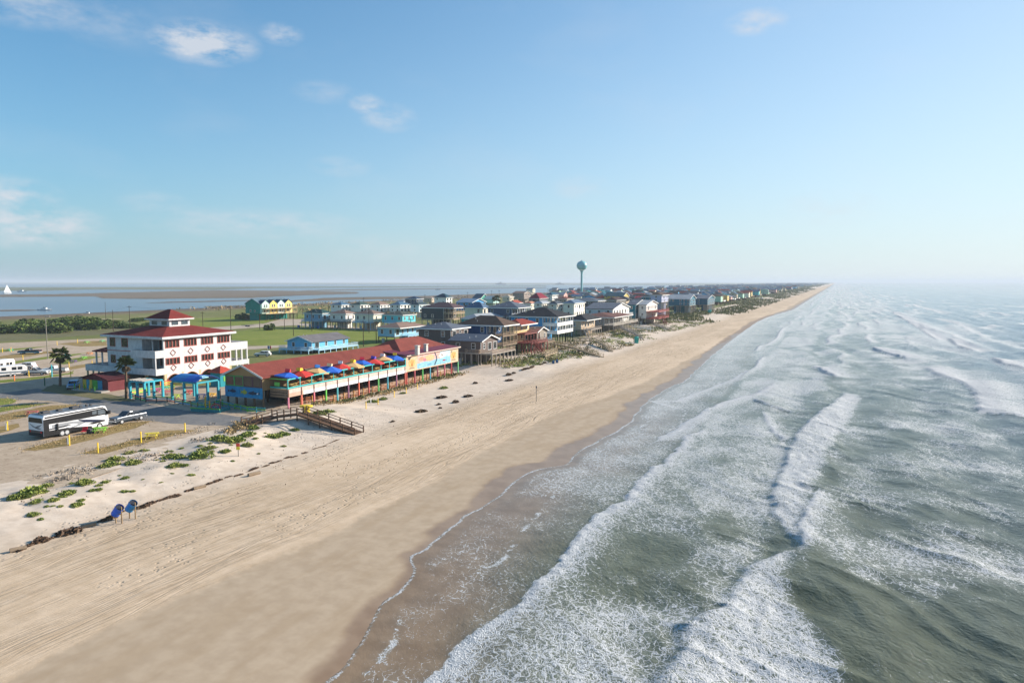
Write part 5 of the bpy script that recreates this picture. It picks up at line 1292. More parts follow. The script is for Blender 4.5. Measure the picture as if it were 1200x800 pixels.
rail_fence([(153, 466.5), (171, 471), (196, 471), (224, 476)], [GRNP, C('b83a44'), C('2f9fc0')], 'low green, red and blue rail fence in front of the courtyard', postc=C('3a3a3a'))
rail_fence([(153, 464), (172, 459.5), (205, 456.5)], [C('9ccf3c'), C('e8b23c'), LIME], 'lime and yellow rail fence across the back of the courtyard')
rail_fence([(188, 453.5), (203, 451)], [ORNG, YELL, C('e0603c')], 'orange and yellow rail fence against the arcade', h=1.3)
rail_fence([(224, 476.5), (240, 479), (262, 474.5)], [C('2f8f8c'), GRNP], 'teal rail fence around the corner stage', postc=C('8a6a3c'))
rail_fence([(254, 474), (268, 477.5), (290, 482.5), (311, 484)], [C('2a8f9a'), C('5aa83c')], 'teal and lime rail fence below the fish mural', h=1.0)
for px, py, rz, col, lb in [(205, 466.5, .4, C('b8d43c'), 'lime green picnic table behind the courtyard fence'), (198, 462, .9, C('d8405c'), 'crimson picnic table in the courtyard'), (222, 461.5, .2, C('c8383c'), 'red picnic table under the blue canopy'), (248, 465, .2, C('e8b42c'), 'yellow picnic table beside the restaurant gable'),
                            (186, 459, .3, C('e060a0'), 'pink picnic table between the two pergolas'), (236, 466, .5, C('30407c'), 'navy picnic table beneath the blue canopy'), (192, 457, .2, C('6cc8d8'), 'pale blue picnic table by the arcade')]:
    put_table(px, py, rz, col, lb, z=LAND)
def hut():
    x, y = gp(127, 459, LAND); W = along(x, y, -1, 0, 97); D = 4.5; ze = zrow(x, y, 445); o = (x, y, LAND); zr = zrow(x-W/2, y+D/2, 436.5)
    t = thing('painted_hut', 'small hut with dark red roof and bright painted panels beside the white building', 'hut', o)
    M = lambda: MB(o)
    M().box(x-W, y, LAND-.1, x, y+D, ze).extr([(x-W+.02, ze), (x-.02, ze), (x-W/2, zr-.1)], 'y', y+.02, y+D-.02).build('wall', siding(C('6a2f33')), t)
    rb = M(); gable_roof(rb, x-W, x, y, y+D, ze+.01, zr-ze, 'y', .5, .15); rb.build('roof', shingle(C('4a2429')), t)
    for i, (a, b, col) in enumerate(((.02, .16, C('c8a82c')), (.17, .28, C('2f8fa8')), (.29, .38, C('d8b83c')), (.40, .60, C('4aa03a')), (.61, .78, C('2a86a8')))):
        M().box(x-W+W*a, y-.06, LAND+.05, x-W+W*b, y-.002, ze-.3).build('door' if i > 2 else 'panel', paint(col, .6, .12), t, fix=False)
    M().box(x-W-.8, y-2, LAND-.1, x+.6, y-.07, LAND+.35).build('step', paint(C('9a948c')), t, fix=False)
    for i in range(5): M().box(x-W+W*i/5-.08, y-1.9, LAND+.35, x-W+W*i/5+.08, y-1.74, LAND+1.5).build('bollard', paint(YELL if i % 2 else C('5aa03c')), t, fix=False)
hut()
gx, gy = gp(259, 452, LAND)
k2 = thing('ticket_kiosk', 'small red-roofed teal kiosk tucked behind the restaurant gable', 'kiosk', (gx, gy, LAND))
MB().box(-1.5, -1.5, -.1, 1.5, 1.5, 3.2).build('wall', siding(C('1f8a96')), k2); rb = MB(); hip_roof(rb, -2, 2, -2, 2, 3.2, 1.2); rb.build('roof', shingle(C('b04a3c')), k2); MB().box(1.5, -.6, 1.2, 1.56, .6, 2.3).build('hatch', paint(C('6fb04a')), k2, fix=False)

# ------------------------------------------------------------------ boardwalks
def boardwalk(pts, w, label, mat, posts=2.4, hgt=1.0, zs=None, rails=True, name='boardwalk', railm=None):
    P = [Vector((*p[:2], p[2])) for p in pts]; o = tuple(P[0]); t = thing(name, label, 'boardwalk', o)
    for A, B in zip(P[:-1], P[1:]):
        L = (B-A).length; d = (B-A)/L; side = Vector((d.y, -d.x, 0)).normalized()*w/2; n = max(1, int(L/.16))
        dk = MB(o)
        for k in range(n):
            q = A+d*(L*(k+.5)/n); dk.beam(q-side, q+side, .145, .045)
        kind(dk.build('deck_planks', mat, t, fix=False), 'stuff')
        bm_ = MB(o)
        for s in (-1, 1): bm_.beam(A+side*s*.92-Vector((0, 0, .16)), B+side*s*.92-Vector((0, 0, .16)), .08, .25)
        bm_.build('joist', mat, t, fix=False)
        m = max(1, round(L/posts))
        for s in (-1, 1):
            for k in range(m+1):
                if k == 0 and A is not P[0]: continue
                q = A.lerp(B, k/m)+side*s; g = Hs(q.x, q.y)
                MB(o).box(q.x-.075, q.y-.075, min(g, q.z)-.3, q.x+.075, q.y+.075, q.z+(hgt if rails else .1)).build('post', mat, t, fix=False)
            if rails:
                for zz, hh in ((hgt+.03, .13), (hgt*.55, .12)):
                    MB(o).beam(A+side*s+Vector((0, 0, zz)), B+side*s+Vector((0, 0, zz)), .13 if zz > hgt else .05, hh*.6 if zz > hgt else hh).build('handrail', railm or mat, t, fix=False)
    return t
def gpz(px, py, up):
    x, y = gp(px, py); return (x, y, Hs(x, y)+up)
BW = wood(C('5e4838'))
a = gpz(286, 499, .35); b = gpz(322, 492.5, .75); c_ = gpz(352, 490.5, .95); d_ = gpz(421, 508, .06)
boardwalk([a, b, c_], 1.9, 'dark brown boardwalk with railings running from the lot across the dune', BW)
boardwalk([(c_[0]+.3, c_[1]+.05, c_[2]), d_], 2.3, 'long dark brown wooden ramp with railings descending to the beach', BW, name='beach_ramp')
PW = wood(C('a8967c'))
boardwalk([gpz(632, 404.5, 1.6), gpz(668, 410.5, 1.4), gpz(705.5, 418.5, .1)], 1.4, 'long pale boardwalk running from the blue house down to the sand', PW)
boardwalk([gpz(673, 402.5, 1.3), gpz(699, 403, 1.3), gpz(708, 407.5, 1.2), gpz(716, 412, .1)], 1.4, 'pale boardwalk with stairs bending down to the sand', PW)
boardwalk([gpz(637, 420, .9), gpz(651, 415, .9)], 1.2, 'short pale walkway stub in the dune grass', PW)
boardwalk([gpz(727, 389, 2.4), gpz(745, 393.5, 1.0), gpz(751, 396.5, .1)], 1.6, 'brown walkover stairs below the twin-gabled house', wood(GREYW))
boardwalk([gpz(742, 386.5, 1.6), gpz(764, 389, 1.4)], 1.6, 'white railed boardwalk below the salmon balconies', paint(C('c9c6c0')))
boardwalk([gpz(766, 382.5, 1.2), gpz(786, 387.5, .1)], 1.4, 'brown boardwalk beyond the salmon balconies', wood(GREYW))
# ------------------------------------------------------------------ vehicles
TYRE = paint((.02, .02, .02), .8); RIM = paint((.45, .46, .47), .35, .05, .6); GLV = glass((.015, .018, .022)); CHROME = paint((.55, .56, .58), .3, .05, .7)
def wheel(root, x, y, r, w, sgn):
    a, b = (y, y-sgn*w)
    t = MB().cyl((x, a, r), (x, b, r), r, n=14).build('wheel', TYRE, root, fix=True)
    MB().cyl((x, a+sgn*.012, r), (x, a-sgn*.03, r), r*.6, n=12).build('rim', RIM, t, fix=True)
def bevel(o, w=.05, seg=2):
    m = o.modifiers.new('edge', 'BEVEL'); m.width = w; m.segments = seg; m.limit_method = 'ANGLE'; m.angle_limit = math.radians(35)
    return o
def pickup(name, label, loc, rz, col, L=5.8, W=1.95, tonneau=False, suv=False, low=None, group=None):
    """nose towards +x"""
    t = thing(name, label, 'pickup truck' if not suv else 'car', loc, rz, group); m = paint(col, .28, .05, .15, .25); lm = paint(low, .5) if low else m
    h = L/2
    if suv: prof = [(-h, .45), (-h, 1.05), (-h+.1, 1.12), (h*.42, 1.14), (h*.93, 1.02), (h, .85), (h, .45)]
    else: prof = [(-h, .5), (-h, 1.14), (-h*.16, 1.16), (h*.36, 1.18), (h*.93, 1.10), (h, .9), (h, .5)]
    b = bevel(MB().extr(prof, 'y', -W/2, W/2).build('body', m, t), .07)
    if low: MB().box(-h+.03, -W/2-.012, .45, h-.1, W/2+.012, .72).build('lower_trim', lm, b, fix=False)
    cab = [(-h*.9, 1.1), (-h*.82, 1.72), (h*.12, 1.74), (h*.44, 1.12)] if suv else [(-h*.17, 1.14), (-h*.12, 1.80), (h*.10, 1.84), (h*.42, 1.16)]
    c = bevel(MB().extr(cab, 'y', -W*.44, W*.44).build('cab', m, t), .08)
    cx0, cx1 = cab[0][0], cab[3][0]
    g = MB()
    for s in (-1, 1):
        y = s*(W*.44+.008)
        if suv: P = [[(-h*.80, 1.2), (-h*.76, 1.62), (-h*.30, 1.64), (-h*.30, 1.2)], [(-h*.25, 1.2), (-h*.25, 1.64), (h*.09, 1.64), (h*.33, 1.2)]]
        else: P = [[(-h*.12, 1.26), (-h*.10, 1.70), (h*.02, 1.72), (h*.02, 1.26)], [(h*.05, 1.26), (h*.05, 1.72), (h*.12, 1.72), (h*.31, 1.26)]]
        for q in P: g.poly([(a, y, b_) for a, b_ in q])
    g.build('side_window', GLV, c, fix=False)
    (a, za), (b_, zb) = cab[2], cab[3]; dx, dz = b_-a, zb-za; n = Vector((-dz, 0, dx)).normalized()*.012
    if n.z < 0: n = -n
    p0 = Vector((a+dx*.12, 0, za+dz*.12))+n; p1 = Vector((a+dx*.94, 0, za+dz*.94))+n; yw = W*.39
    MB().poly([(p0.x, -yw, p0.z), (p1.x, -yw, p1.z), (p1.x, yw, p1.z), (p0.x, yw, p0.z)]).build('windscreen', GLV, c, fix=False)
    if not suv:
        MB().box(-h+.1, -W/2+.12, 1.145, -h*.19, W/2-.12, 1.19 if tonneau else 1.165).build('bed', paint((.03, .03, .03), .7), t, fix=False)
        for s in (-1, 1): MB().box(-h+.02, min(s*(W/2-.02), s*(W/2-.115)), 1.15, -h*.19, max(s*(W/2-.02), s*(W/2-.115)), 1.24).build('bed_rail', m, t, fix=False)
    for s in (-1, 1):
        MB().box(h-.02, s*W*.36-.16, .82, h+.02, s*W*.36+.16, .98).build('headlight', paint((.7, .72, .75), .2), t, fix=False)
        MB().box(-h-.02, s*W*.43-.08, .8, -h+.02, s*W*.43+.08, 1.08).build('tail_light', paint((.4, .02, .02), .3), t, fix=False)
        for x in (h*.64, -h*.62): wheel(t, x, s*W/2+s*.01, .40, .26, s)
    MB().box(h-.05, -W*.47, .48, h+.10, W*.47, .66).box(-h-.10, -W*.47, .5, -h+.05, W*.47, .66).build('bumper', CHROME, t, fix=False)
    MB().box(h-.01, -W*.26, .68, h+.03, W*.26, .95).build('grille', paint((.04, .04, .04), .5), t, fix=False)
    return t
def motorhome():
    x0, y0 = gp(51.5, 515.5, LAND); L = along(x0, y0, 0, 1, 127.5, 1.7); W = along(x0, y0, -1, 0, 23, 1.7); W = min(W, 3.6)
    # local frame: x = towards the nose (world +y), y = world -x
    t = thing('motorhome', 'long black and white motorhome with swirling grey side stripes parked on the gravel', 'motorhome', (x0-W/2, y0+L/2, LAND+.02), math.pi/2)
    h = L/2; Hh = 3.62; wht = paint(C('e8e8ea'), .3, .04, .2); blk = paint((.018, .018, .02), .3, .1); gry = paint(C('8d9095'), .35, .06); dgr = paint(C('3c3f46'), .35)
    prof = [(-h, .42), (-h-.02, 3.2), (-h+.15, Hh-.1), (-h+.5, Hh), (h-.9, Hh), (h-.35, Hh-.15), (h, 2.6), (h+.05, 1.2), (h-.05, .42)]
    bevel(MB().extr(prof, 'y', -W/2, W/2).build('body', wht, t), .12, 3)
    MB().box(-h+.3, -W/2+.3, Hh-.005, h-1.0, W/2-.3, Hh+.05).build('roof_panel', paint(C('6f7479'), .5, .1), t, fix=False)
    for s in (-1, 1):
        y = s*(W/2+.012); Y2 = s*(W/2+.02)
        def pt(name, m, pts, k=0): MB().poly([(a, s*(W/2+.012+.006*k), b) for a, b in pts]).build(name, m, t, fix=False)
        pt('window_band', blk, [(-h+.05, 2.2), (-h+.05, 3.0), (h-.6, 3.25), (h-.15, 2.75), (h-.05, 2.15), (h*.2, 2.15)])
        pt('upper_stripe', blk, [(-h+.2, 3.12), (-h+.3, 3.36), (h-.9, 3.48), (h-.7, 3.3)], 1)
        pt('skirt', blk, [(-h+.02, .43), (-h+.02, 1.25), (-h*.3, 1.2), (h*.0, 1.0), (h*.45, .72), (h*.45, .43)])
        pt('stripe', gry, [(-h+1.3, 2.02), (-h*.2, 2.02), (h*.14, 1.88), (h*.26, 1.5), (h*.05, 1.14), (-h*.3, 1.05), (-h*.02, 1.36), (h*.03, 1.52), (-h*.12, 1.66), (-h+1.3, 1.55)], 1)
        pt('stripe', dgr, [(-h+.4, 1.5), (-h*.3, 1.62), (-h*.15, 1.5), (-h*.4, 1.36), (-h+.4, 1.3)], 2)
        pt('stripe', paint(C('1c2540'), .3), [(h*.02, 2.12), (h*.3, 1.9), (h*.62, 1.6), (h*.85, 1.35), (h*.5, 1.28), (h*.20, 1.55)], 2)
        pt('stripe', blk, [(h*.3, 1.2), (h*.86, 1.38), (h*.9, 1.12), (h*.5, .95)], 2)
        pt('stripe', gry, [(-h+.4, 2.1), (-h*.1, 2.2), (h*.5, 2.06), (h*.1, 2.1), (-h*.2, 2.1)], 2)
        pt('corner_panel', blk, [(-h+.05, 1.0), (-h+.05, 2.5), (-h+.85, 2.5), (-h+.85, 1.0)], 3)
        sl = MB().box(-h+1.9, min(s*W/2, s*(W/2+.22)), 1.15, -h+1.9+.22, max(s*W/2, s*(W/2+.22)), 2.1).build('slide_seal', blk, t, fix=False)
        for a in (-h*.32, -h*.46): wheel(t, a, s*(W/2+.02), .5, .3, s)
        wheel(t, h*.70, s*(W/2+.02), .5, .3, s)
        MB().poly([(h*.48, Y2+s*.01, 2.5), (h*.48, Y2+s*.01, 3.0), (h*.62, Y2+s*.01, 3.02), (h*.62, Y2+s*.01, 2.5)]).poly([(h*.66, Y2+s*.01, 2.35), (h*.66, Y2+s*.01, 3.05), (h*.86, Y2+s*.01, 3.05), (h*.93, Y2+s*.01, 2.35)]).build('side_window', glass((.10, .12, .14)), t, fix=False)
        MB().box(h-.15, s*(W/2+.02)-.05, 2.2, h+.18, s*(W/2+.3)+.05*s, 2.75).build('mirror', blk, t, fix=True)
        MB().box(-h-.05, s*W*.36-.14, .95, -h-.015, s*W*.36+.14, 1.25).build('tail_light', paint((.62, .03, .03), .25), t, fix=False)
        MB().box(h-.02, s*W*.36-.2, .75, h+.09, s*W*.36+.2, 1.0).build('headlight', paint((.7, .72, .75), .2), t, fix=False)
    xb = -h-.024
    MB().poly([(xb, -W/2+.1, 2.45), (xb, W/2-.1, 2.45), (xb, W/2-.25, 3.2), (xb, -W/2+.25, 3.2)]).build('rear_window', blk, t, fix=False)
    MB().poly([(xb, -W/2+.05, .43), (xb, W/2-.05, .43), (xb, W/2-.05, 1.3), (xb, -W/2+.05, 1.3)]).build('rear_skirt', blk, t, fix=False)
    MB().poly([(xb-.006, -W/2+.5, .95), (xb-.006, W/2-.5, .95), (xb-.006, W/2-.6, 1.22), (xb-.006, -W/2+.6, 1.22)]).build('rear_grille', paint(C('6a5a52'), .5), t, fix=False)
    MB().poly([(xb-.006, -W*.4, 1.6), (xb-.006, W*.1, 1.9), (xb-.006, W*.45, 2.3), (xb-.006, W*.2, 1.75), (xb-.006, -W*.2, 1.45)]).poly([(xb-.006, -W*.45, 2.3), (xb-.006, -W*.1, 2.0), (xb-.006, W*.05, 1.6), (xb-.006, -W*.2, 1.75)]).build('rear_stripe', gry, t, fix=False)
    MB().poly([(h+.03, -W*.43, 1.6), (h+.03, W*.43, 1.6), (h-.12, W*.42, 2.9), (h-.12, -W*.42, 2.9)]).build('windscreen', GLV, t, fix=False)
    for a, w, l, z in ((-h*.72, .9, 1.1, .32), (-h*.3, .7, .7, .25), (h*.15, .9, 1.1, .32), (h*.35, .5, .5, .2), (h*.55, .35, .35, .3), (h*.68, .35, .35, .25), (-h*.86, .4, .4, .22)):
        bevel(MB().box(a-l/2, -w/2, Hh+.04, a+l/2, w/2, Hh+.04+z).build('roof_unit', paint((.05, .05, .055), .6), t, fix=False), .06)
    ln = MB().beam((-h+.6, -W/2+.15, Hh+.02), (h-1.2, -W/2+.15, Hh+.02), .14, .12).build('awning_roll', dgr, t, fix=False)
motorhome()
x, y = gp(141, 497.2, LAND); x2, y2 = gp(162, 490, LAND)
pickup('pickup_truck', 'grey pickup truck with open bed parked nose to the motorhome', (x-1.0, (y+y2)/2-.3, LAND+.02), -math.pi/2+.06, C('565c64'), L=5.9, tonneau=False)
x, y = gp(35, 414.5, LAND)
pickup('pickup_truck', 'black pickup with colourful painted sides on the far grass lots', (x, y, LAND+.02), THETA+math.pi+.12, (.03, .035, .045), L=6.6, low=C('4a9ab8'))
x, y = gp(64, 436.5, LAND)
pickup('pickup_truck', 'white pickup truck parked behind the palm on the gravel', (x, y, LAND+.02), THETA+math.pi+.10, C('dcdcda'), L=6.2)
x, y = gp(42, 439, LAND)
pickup('utility_truck', 'white flatbed work truck beside the grey-backed trailer', (x, y, LAND+.02), THETA+.05, C('d6d6d4'), L=6.5, low=(.08, .08, .09))
x, y = gp(26, 432.5, LAND)
pickup('parked_car', 'white sport utility car behind the work truck', (x, y+1, LAND+.02), THETA+math.pi, C('dededc'), L=5.0, suv=True)
x, y = gp(308, 417.5, LAND)
pickup('parked_car', 'white car with dark green front parked between the hotel wing and the sky blue bungalow', (x, y, LAND+.02), THETA+math.pi+.1, C('e0e2e0'), L=4.9, suv=True, low=C('2c6b5c'))
x, y = gp(86, 455, LAND)
pickup('utility_cart', 'blue work cart parked left of the painted hut', (x, y, LAND+.02), THETA-1.2, C('3f93c4'), L=4.2, W=1.8, suv=True)
def trailer(label, px, py, rz, L, col, front, name='travel_trailer', W=2.5, Hh=3.0):
    x, y = gp(px, py, LAND); t = thing(name, label, 'trailer', (x, y, LAND+.02), rz); h = L/2
    bevel(MB().extr([(-h, .55), (-h, Hh-.1), (-h+.15, Hh), (h-.6, Hh), (h, Hh-.6), (h, .7), (h-.3, .55)], 'y', -W/2, W/2).build('body', paint(col, .4, .06), t), .08)
    MB().box(-h-.03, -W/2+.05, .56, -h-.003, W/2-.05, Hh-.15).build('rear_panel', paint(front, .5, .08), t, fix=False)
    for s in (-1, 1):
        for a in (-.5, .4): wheel(t, a, s*(W/2+.01), .36, .24, s)
        for a in (-h*.6, h*.1, h*.5): MB().poly([(a-.5, s*(W/2+.012), 1.6), (a+.5, s*(W/2+.012), 1.6), (a+.5, s*(W/2+.012), 2.3), (a-.5, s*(W/2+.012), 2.3)]).build('side_window', GLV, t, fix=False)
        MB().poly([(-h+.1, s*(W/2+.01), .9), (h-.1, s*(W/2+.01), .9), (h-.1, s*(W/2+.01), 1.15), (-h+.1, s*(W/2+.01), 1.3)]).build('stripe', paint(C('4a5a66'), .5), t, fix=False)
    MB().beam((h-.1, 0, .55), (h+1.2, 0, .5), .12, .12).build('tow_bar', paint((.05, .05, .05)), t, fix=False)
    return t
trailer('white travel trailer with blue grey rear panel at the left edge lots', 13.5, 440.5, math.pi/2-.25, 6.2, C('dadada'), C('a8b4c4'), Hh=2.7)
trailer('white camper with dark window and open side at the left picture edge', 3, 435, math.pi/2+.4, 6.0, C('e2ded6'), C('8a6a50'), Hh=3.1)
x, y = gp(290, 382.5, LAND)
bt = thing('flatbed_trailer', 'low black flatbed trailer on the road before the townhouses', 'trailer', (x, y, LAND+.02), THETA)
MB().box(-3, -1, .55, 3, 1, .7).build('bed', paint((.05, .05, .05)), bt, fix=False)
for s in (-1, 1):
    wheel(bt, -.5, s*1.02, .38, .2, s); wheel(bt, .5, s*1.02, .38, .2, s)
MB().beam((3, 0, .6), (4.3, 0, .5), .1, .1).build('tow_bar', paint((.05, .05, .05)), bt, fix=False)
# tables, posts and small things of the RV park
put_table(117.5, 506.5, .75, C('8fd23c'), 'lime green picnic table beside the motorhome front')
put_table(178, 513, .75, C('e6d04c'), 'pale yellow picnic table on the dry grass strip near the dunes')
put_table(38, 486.5, .7, C('c06a62'), 'faded red picnic table behind the motorhome roof')
put_table(78, 418, .2, C('2fb0b4'), 'turquoise picnic table beyond the big palm')
put_table(98, 420.5, .2, C('7fd04a'), 'lime green picnic table on the far lots right of the palm')
put_table(86, 425, .5, C('7a5a9c'), 'violet picnic table right behind the palm')
put_table(120, 400.5, .1, C('6fd08a'), 'mint green picnic table on the far grass island')
put_table(102, 402, .1, C('8fcf6a'), 'pale green picnic table on the far grass island')
put_table(12, 411.5, .2, C('4fb88a'), 'sea green picnic table at the far left lots')
put_table(105, 415.5, .5, C('e8924a'), 'orange picnic table near the left corner of the white building')
x, y = gp(98.5, 508.5, LAND)
ch = thing('camp_chair', 'bright red folding camp chair under the motorhome awning side', 'camp chair', (x, y, LAND+.02), .6)
rm = paint(C('d42438'), .7)
MB().box(-.35, -.3, .40, .35, .3, .46).build('seat', rm, ch, fix=False); MB().extr([(.27, .45), (.33, .45), (.52, 1.05), (.46, 1.07)], 'x', -.35, .35).build('backrest', rm, ch)
for a, b in (((-.33, -.28), (.33, .28)), ((.33, -.28), (-.33, .28)), ((-.33, .28), (.33, -.28)), ((.33, .28), (-.33, -.28))): MB().beam((a[0], a[1], 0), (a[0]*.8, a[1]*.6, .42), .03).build('leg', TYRE, ch, fix=False)
x, y = gp(106, 507.5, LAND)
co = MB().box(-.45, -.3, 0, .45, .3, .55).box(-.47, -.32, .56, .47, .32, .68).build('cooler_box', paint((.05, .05, .06)), None, fix=False); co.location = (x, y, LAND+.02); tag(co, 'black storage box on the grass between red chair and green table', 'box')
GY = 'yellow hookup posts of the RV park'; LY = 'yellow hookup post standing in the grass of the RV lots'
for px, py, lb in ((34, 441.5, 'yellow hookup post right below the work truck'), (27, 422, 'yellow hookup post in the grass below the painted black pickup'), (81, 430.5, 'yellow hookup post behind the bonnet side of the white pickup'), (67, 404.5, 'yellow hookup post at the left tip of the far grass island'), (108, 428.5, 'yellow hookup post nearest the left wing of the white building'), (3, 413, 'yellow hookup post at the far left edge before the sea green table'),
                   (13, 412, 'yellow hookup post behind the sea green table'), (59, 443.5, 'yellow hookup post beside the turquoise pole'), (91, 402, 'yellow hookup post in the far grass island by the tables'), (83, 442, 'yellow hookup post above the blue work cart')): marker(px, py, 1.5, YELL, lb, GY, 'hookup_post', .12)
marker(81.5, 522, 1.5, YELL, 'yellow post with grey meter box in front of the motorhome side', None, 'hookup_post', .13)
marker(79.5, 520.5, .9, C('8d9096'), 'grey meter box on a short post beside the nearest yellow post', None, 'meter_box', .17)
marker(115, 530.5, 1.4, YELL, 'lone yellow post on the bare gravel before the dunes', None, 'hookup_post', .13)
marker(165.5, 518.5, 1.6, YELL, 'yellow post at the left end of the pale yellow picnic table', None, 'hookup_post', .13)
marker(217, 507, 1.5, YELL, 'yellow post on the gravel below the long shadow', None, 'hookup_post', .13)
marker(9, 504, 1.4, YELL, 'yellow post left of the motorhome rear with a grey box', None, 'hookup_post', .13)
marker(7.5, 503.5, 1.0, C('b4b4b0'), 'grey electric box beside the yellow post left of the motorhome', None, 'meter_box', .18)
marker(17, 446, 1.2, C('e8743c'), 'orange post by the trailers', None, 'hookup_post', .16)
marker(52.5, 452, 1.9, C('2c5a3c'), 'dark green sign post near the painted hut', None, 'sign_post', .15)
marker(61, 441.5, 3.0, C('3aa6b0'), 'turquoise pole in front of the white pickup', None, 'turquoise_pole', .2)
marker(246, 482.5, 2.0, C('c8982c'), 'mustard post on the corner stage', None, 'stage_post', .16)
marker(241, 481, 2.6, C('d0a830'), 'taller mustard post on the corner stage', None, 'stage_post', .16)
marker(259, 482.5, 4.2, C('4a3a3c'), 'dark pole between pergola and fish mural', None, 'lamp_pole', .09)
x, y = gp(253, 482.5, LAND)
wh = thing('wagon_ornament', 'large red decorative wagon wheel leaning by the corner stage', 'wheel', (x, y, LAND), .5)
pts_ = [(.75*math.cos(a), .75+.75*math.sin(a)) for a in [2*math.pi*k/16 for k in range(16)]]
rimb = MB()
for k in range(16): rimb.beam((pts_[k][0], 0, pts_[k][1]), (pts_[(k+1) % 16][0], 0, pts_[(k+1) % 16][1]), .12, .12, up=(0, 1, 0))
rimb.build('rim', paint(C('c23448')), wh, fix=False)
for k in range(0, 8): MB().beam((0, 0, .75), (pts_[2*k][0], 0, pts_[2*k][1]), .06, .06, up=(0, 1, 0)).build('spoke', paint(C('b85a6a')), wh, fix=False)
x, y = gp(247, 481, LAND)
st = thing('corner_stage', 'low teal platform with green edge at the courtyard corner', 'platform', (x, y, LAND), .2)
MB().box(-3, -1.6, 0, 3, 1.6, .55).build('platform', wood(C('2f7f86')), st, fix=False); MB().box(-3.05, -1.66, .56, 3.05, -1.5, .75).build('edge_board', paint(C('5aa83c')), st, fix=False)
# life-sized courtyard figures are too small to read; flags on poles beside the parking
for px, py, cc, lb in ((314, 413, (C('2c4a9c'), C('d8d8d8'), C('b8343c')), 'tricolour flag on a short pole beside the white car'),):
    x, y = gp(px, py+5, LAND); f = thing('flag_pole', lb, 'flag', (x, y, LAND))
    MB().cyl((0, 0, 0), (0, 0, 3.6), .05, n=6).build('pole', CHROME, f)
    for k, c in enumerate(cc): MB().box(.05, -.02, 3.5-.0, .05, .02, 3.5) if 0 else MB().box(.06+.45*k, -.02, 2.5, .06+.45*(k+1)-.01, .02, 3.5).build('stripe', paint(c), f, fix=False)
# ------------------------------------------------------------------ utility poles and wires
POLES = {}
def pole(px, g, top, label, arm=True, mat=None, w=.16, lamp=False, grp=None, gname='utility_pole'):
    x, y = gp(px, g, LAND); h = zrow(x, y, top)-LAND; t = thing(gname, label, 'utility pole' if not lamp else 'light pole', (x, y, LAND), .42, grp)
    MB().cyl((0, 0, -.3), (0, 0, h), w, w*.65, n=8).build('pole', mat or wood(C('4a3d32')), t)
    if arm: 
        MB().box(-1.1, -.06, h-.7, 1.1, .06, h-.55).build('crossarm', wood(C('4a3d32')), t, fix=False)
        for k in (-.95, .95): MB().cyl((k, 0, h-.55), (k, 0, h-.3), .06, n=6).build('insulator', paint((.5, .5, .5)), t)
    if lamp: MB().box(-.2, -.2, h, 1.4, .2, h+.14).build('lamp_head', paint((.4, .4, .4)), t, fix=False)
    POLES[px] = (x, y, LAND+h-.4); return t
pole(56, 420.5, 371, 'tall grey light pole standing between the far lots and the big palm', False, paint(C('8a8478')), .15, True, gname='light_pole')
pole(152.5, 386, 358, 'dark pole with a white transformer rising behind the left roof eave', True)
pole(133, 388, 363, 'slim pole just left of the transformer pole', False)
pole(124.5, 383, 354, 'thin far pole against the bay left of the hotel', False, w=.12)
for px, g, top, lb in ((271, 398, 357.5, 'slender pole rising at the right end of the hotel roof'), (238, 386, 365, 'short pole showing over the right hotel roof slope'), (304.5, 386, 368, 'dark pole at the bend of the road before the teal townhouses'), (333.5, 386.5, 364, 'dark pole right of the townhouse decks'), (344, 393.5, 366, 'leaning dark pole at the field edge near the townhouses'), (354.5, 370, 353.5, 'brown pole with crossarm between townhouses and blue grey house'),
                       (365.5, 388, 361, 'dark pole in front of the blue grey house'), (385, 368, 355, 'thin pole behind the front row'), (426, 406, 375, 'thick dark pole beside the sky blue bungalow'), (432.5, 390, 364, 'dark pole before the cream house'), (441, 402, 376, 'dark pole at the left wall of the pale blue stilt house'), (481.5, 399, 373, 'dark pole rising right of the pale blue stilt house'), (426.5, 370, 348.5, 'pole against the bay above the white row'),
                       (498, 362, 345, 'pole near the navy house'), (548, 362, 342, 'pole above the sky blue long roof'), (576, 360, 340, 'left of two poles near the mint house'), (585, 360, 340, 'right of two poles near the mint house'), (625, 358, 339, 'pole just behind the maroon roof'), (642, 356, 338, 'pole to the right of the maroon roof'), (655, 356, 339, 'pole left of the water tower'), (732, 352, 337, 'pole among the roofs right of the tower'), (537, 366, 345, 'pole by the tall teal peaked roof'),
                       (540, 392, 371, 'pole behind the big brown roof'), (593, 393, 368, 'short dark pole left of the red roof')):
    pole(px, g, top, lb)
def wire(a, b, name_, z1=0, sag=1.2):
    A, B = Vector(POLES[a]), Vector(POLES[b]); A.z += z1; B.z += z1; mb = MB(); N = 10
    P = [A.lerp(B, k/N)-Vector((0, 0, sag*4*(k/N)*(1-k/N))) for k in range(N+1)]
    for p, q in zip(P[:-1], P[1:]): mb.beam(p, q, .035, .035)
    return tag(mb.build('power_line', paint((.03, .03, .03)), None, fix=False), name_, 'power line')
wire(56, 152.5, 'sagging wire from the light pole to the transformer pole', 0); wire(152.5, 271, 'wire running over the hotel roof'); wire(271, 344, 'wire from the hotel end pole to the leaning field pole'); wire(344, 432.5, 'wire along the green field front'); wire(432.5, 481.5, 'wire passing before the pale blue stilt house'); wire(304.5, 365.5, 'wire crossing before the teal townhouses')
wire(354.5, 426.5, 'wire over the front row toward the bay'); wire(426, 481.5, 'wire from the thick dark pole to the stilt house pole')
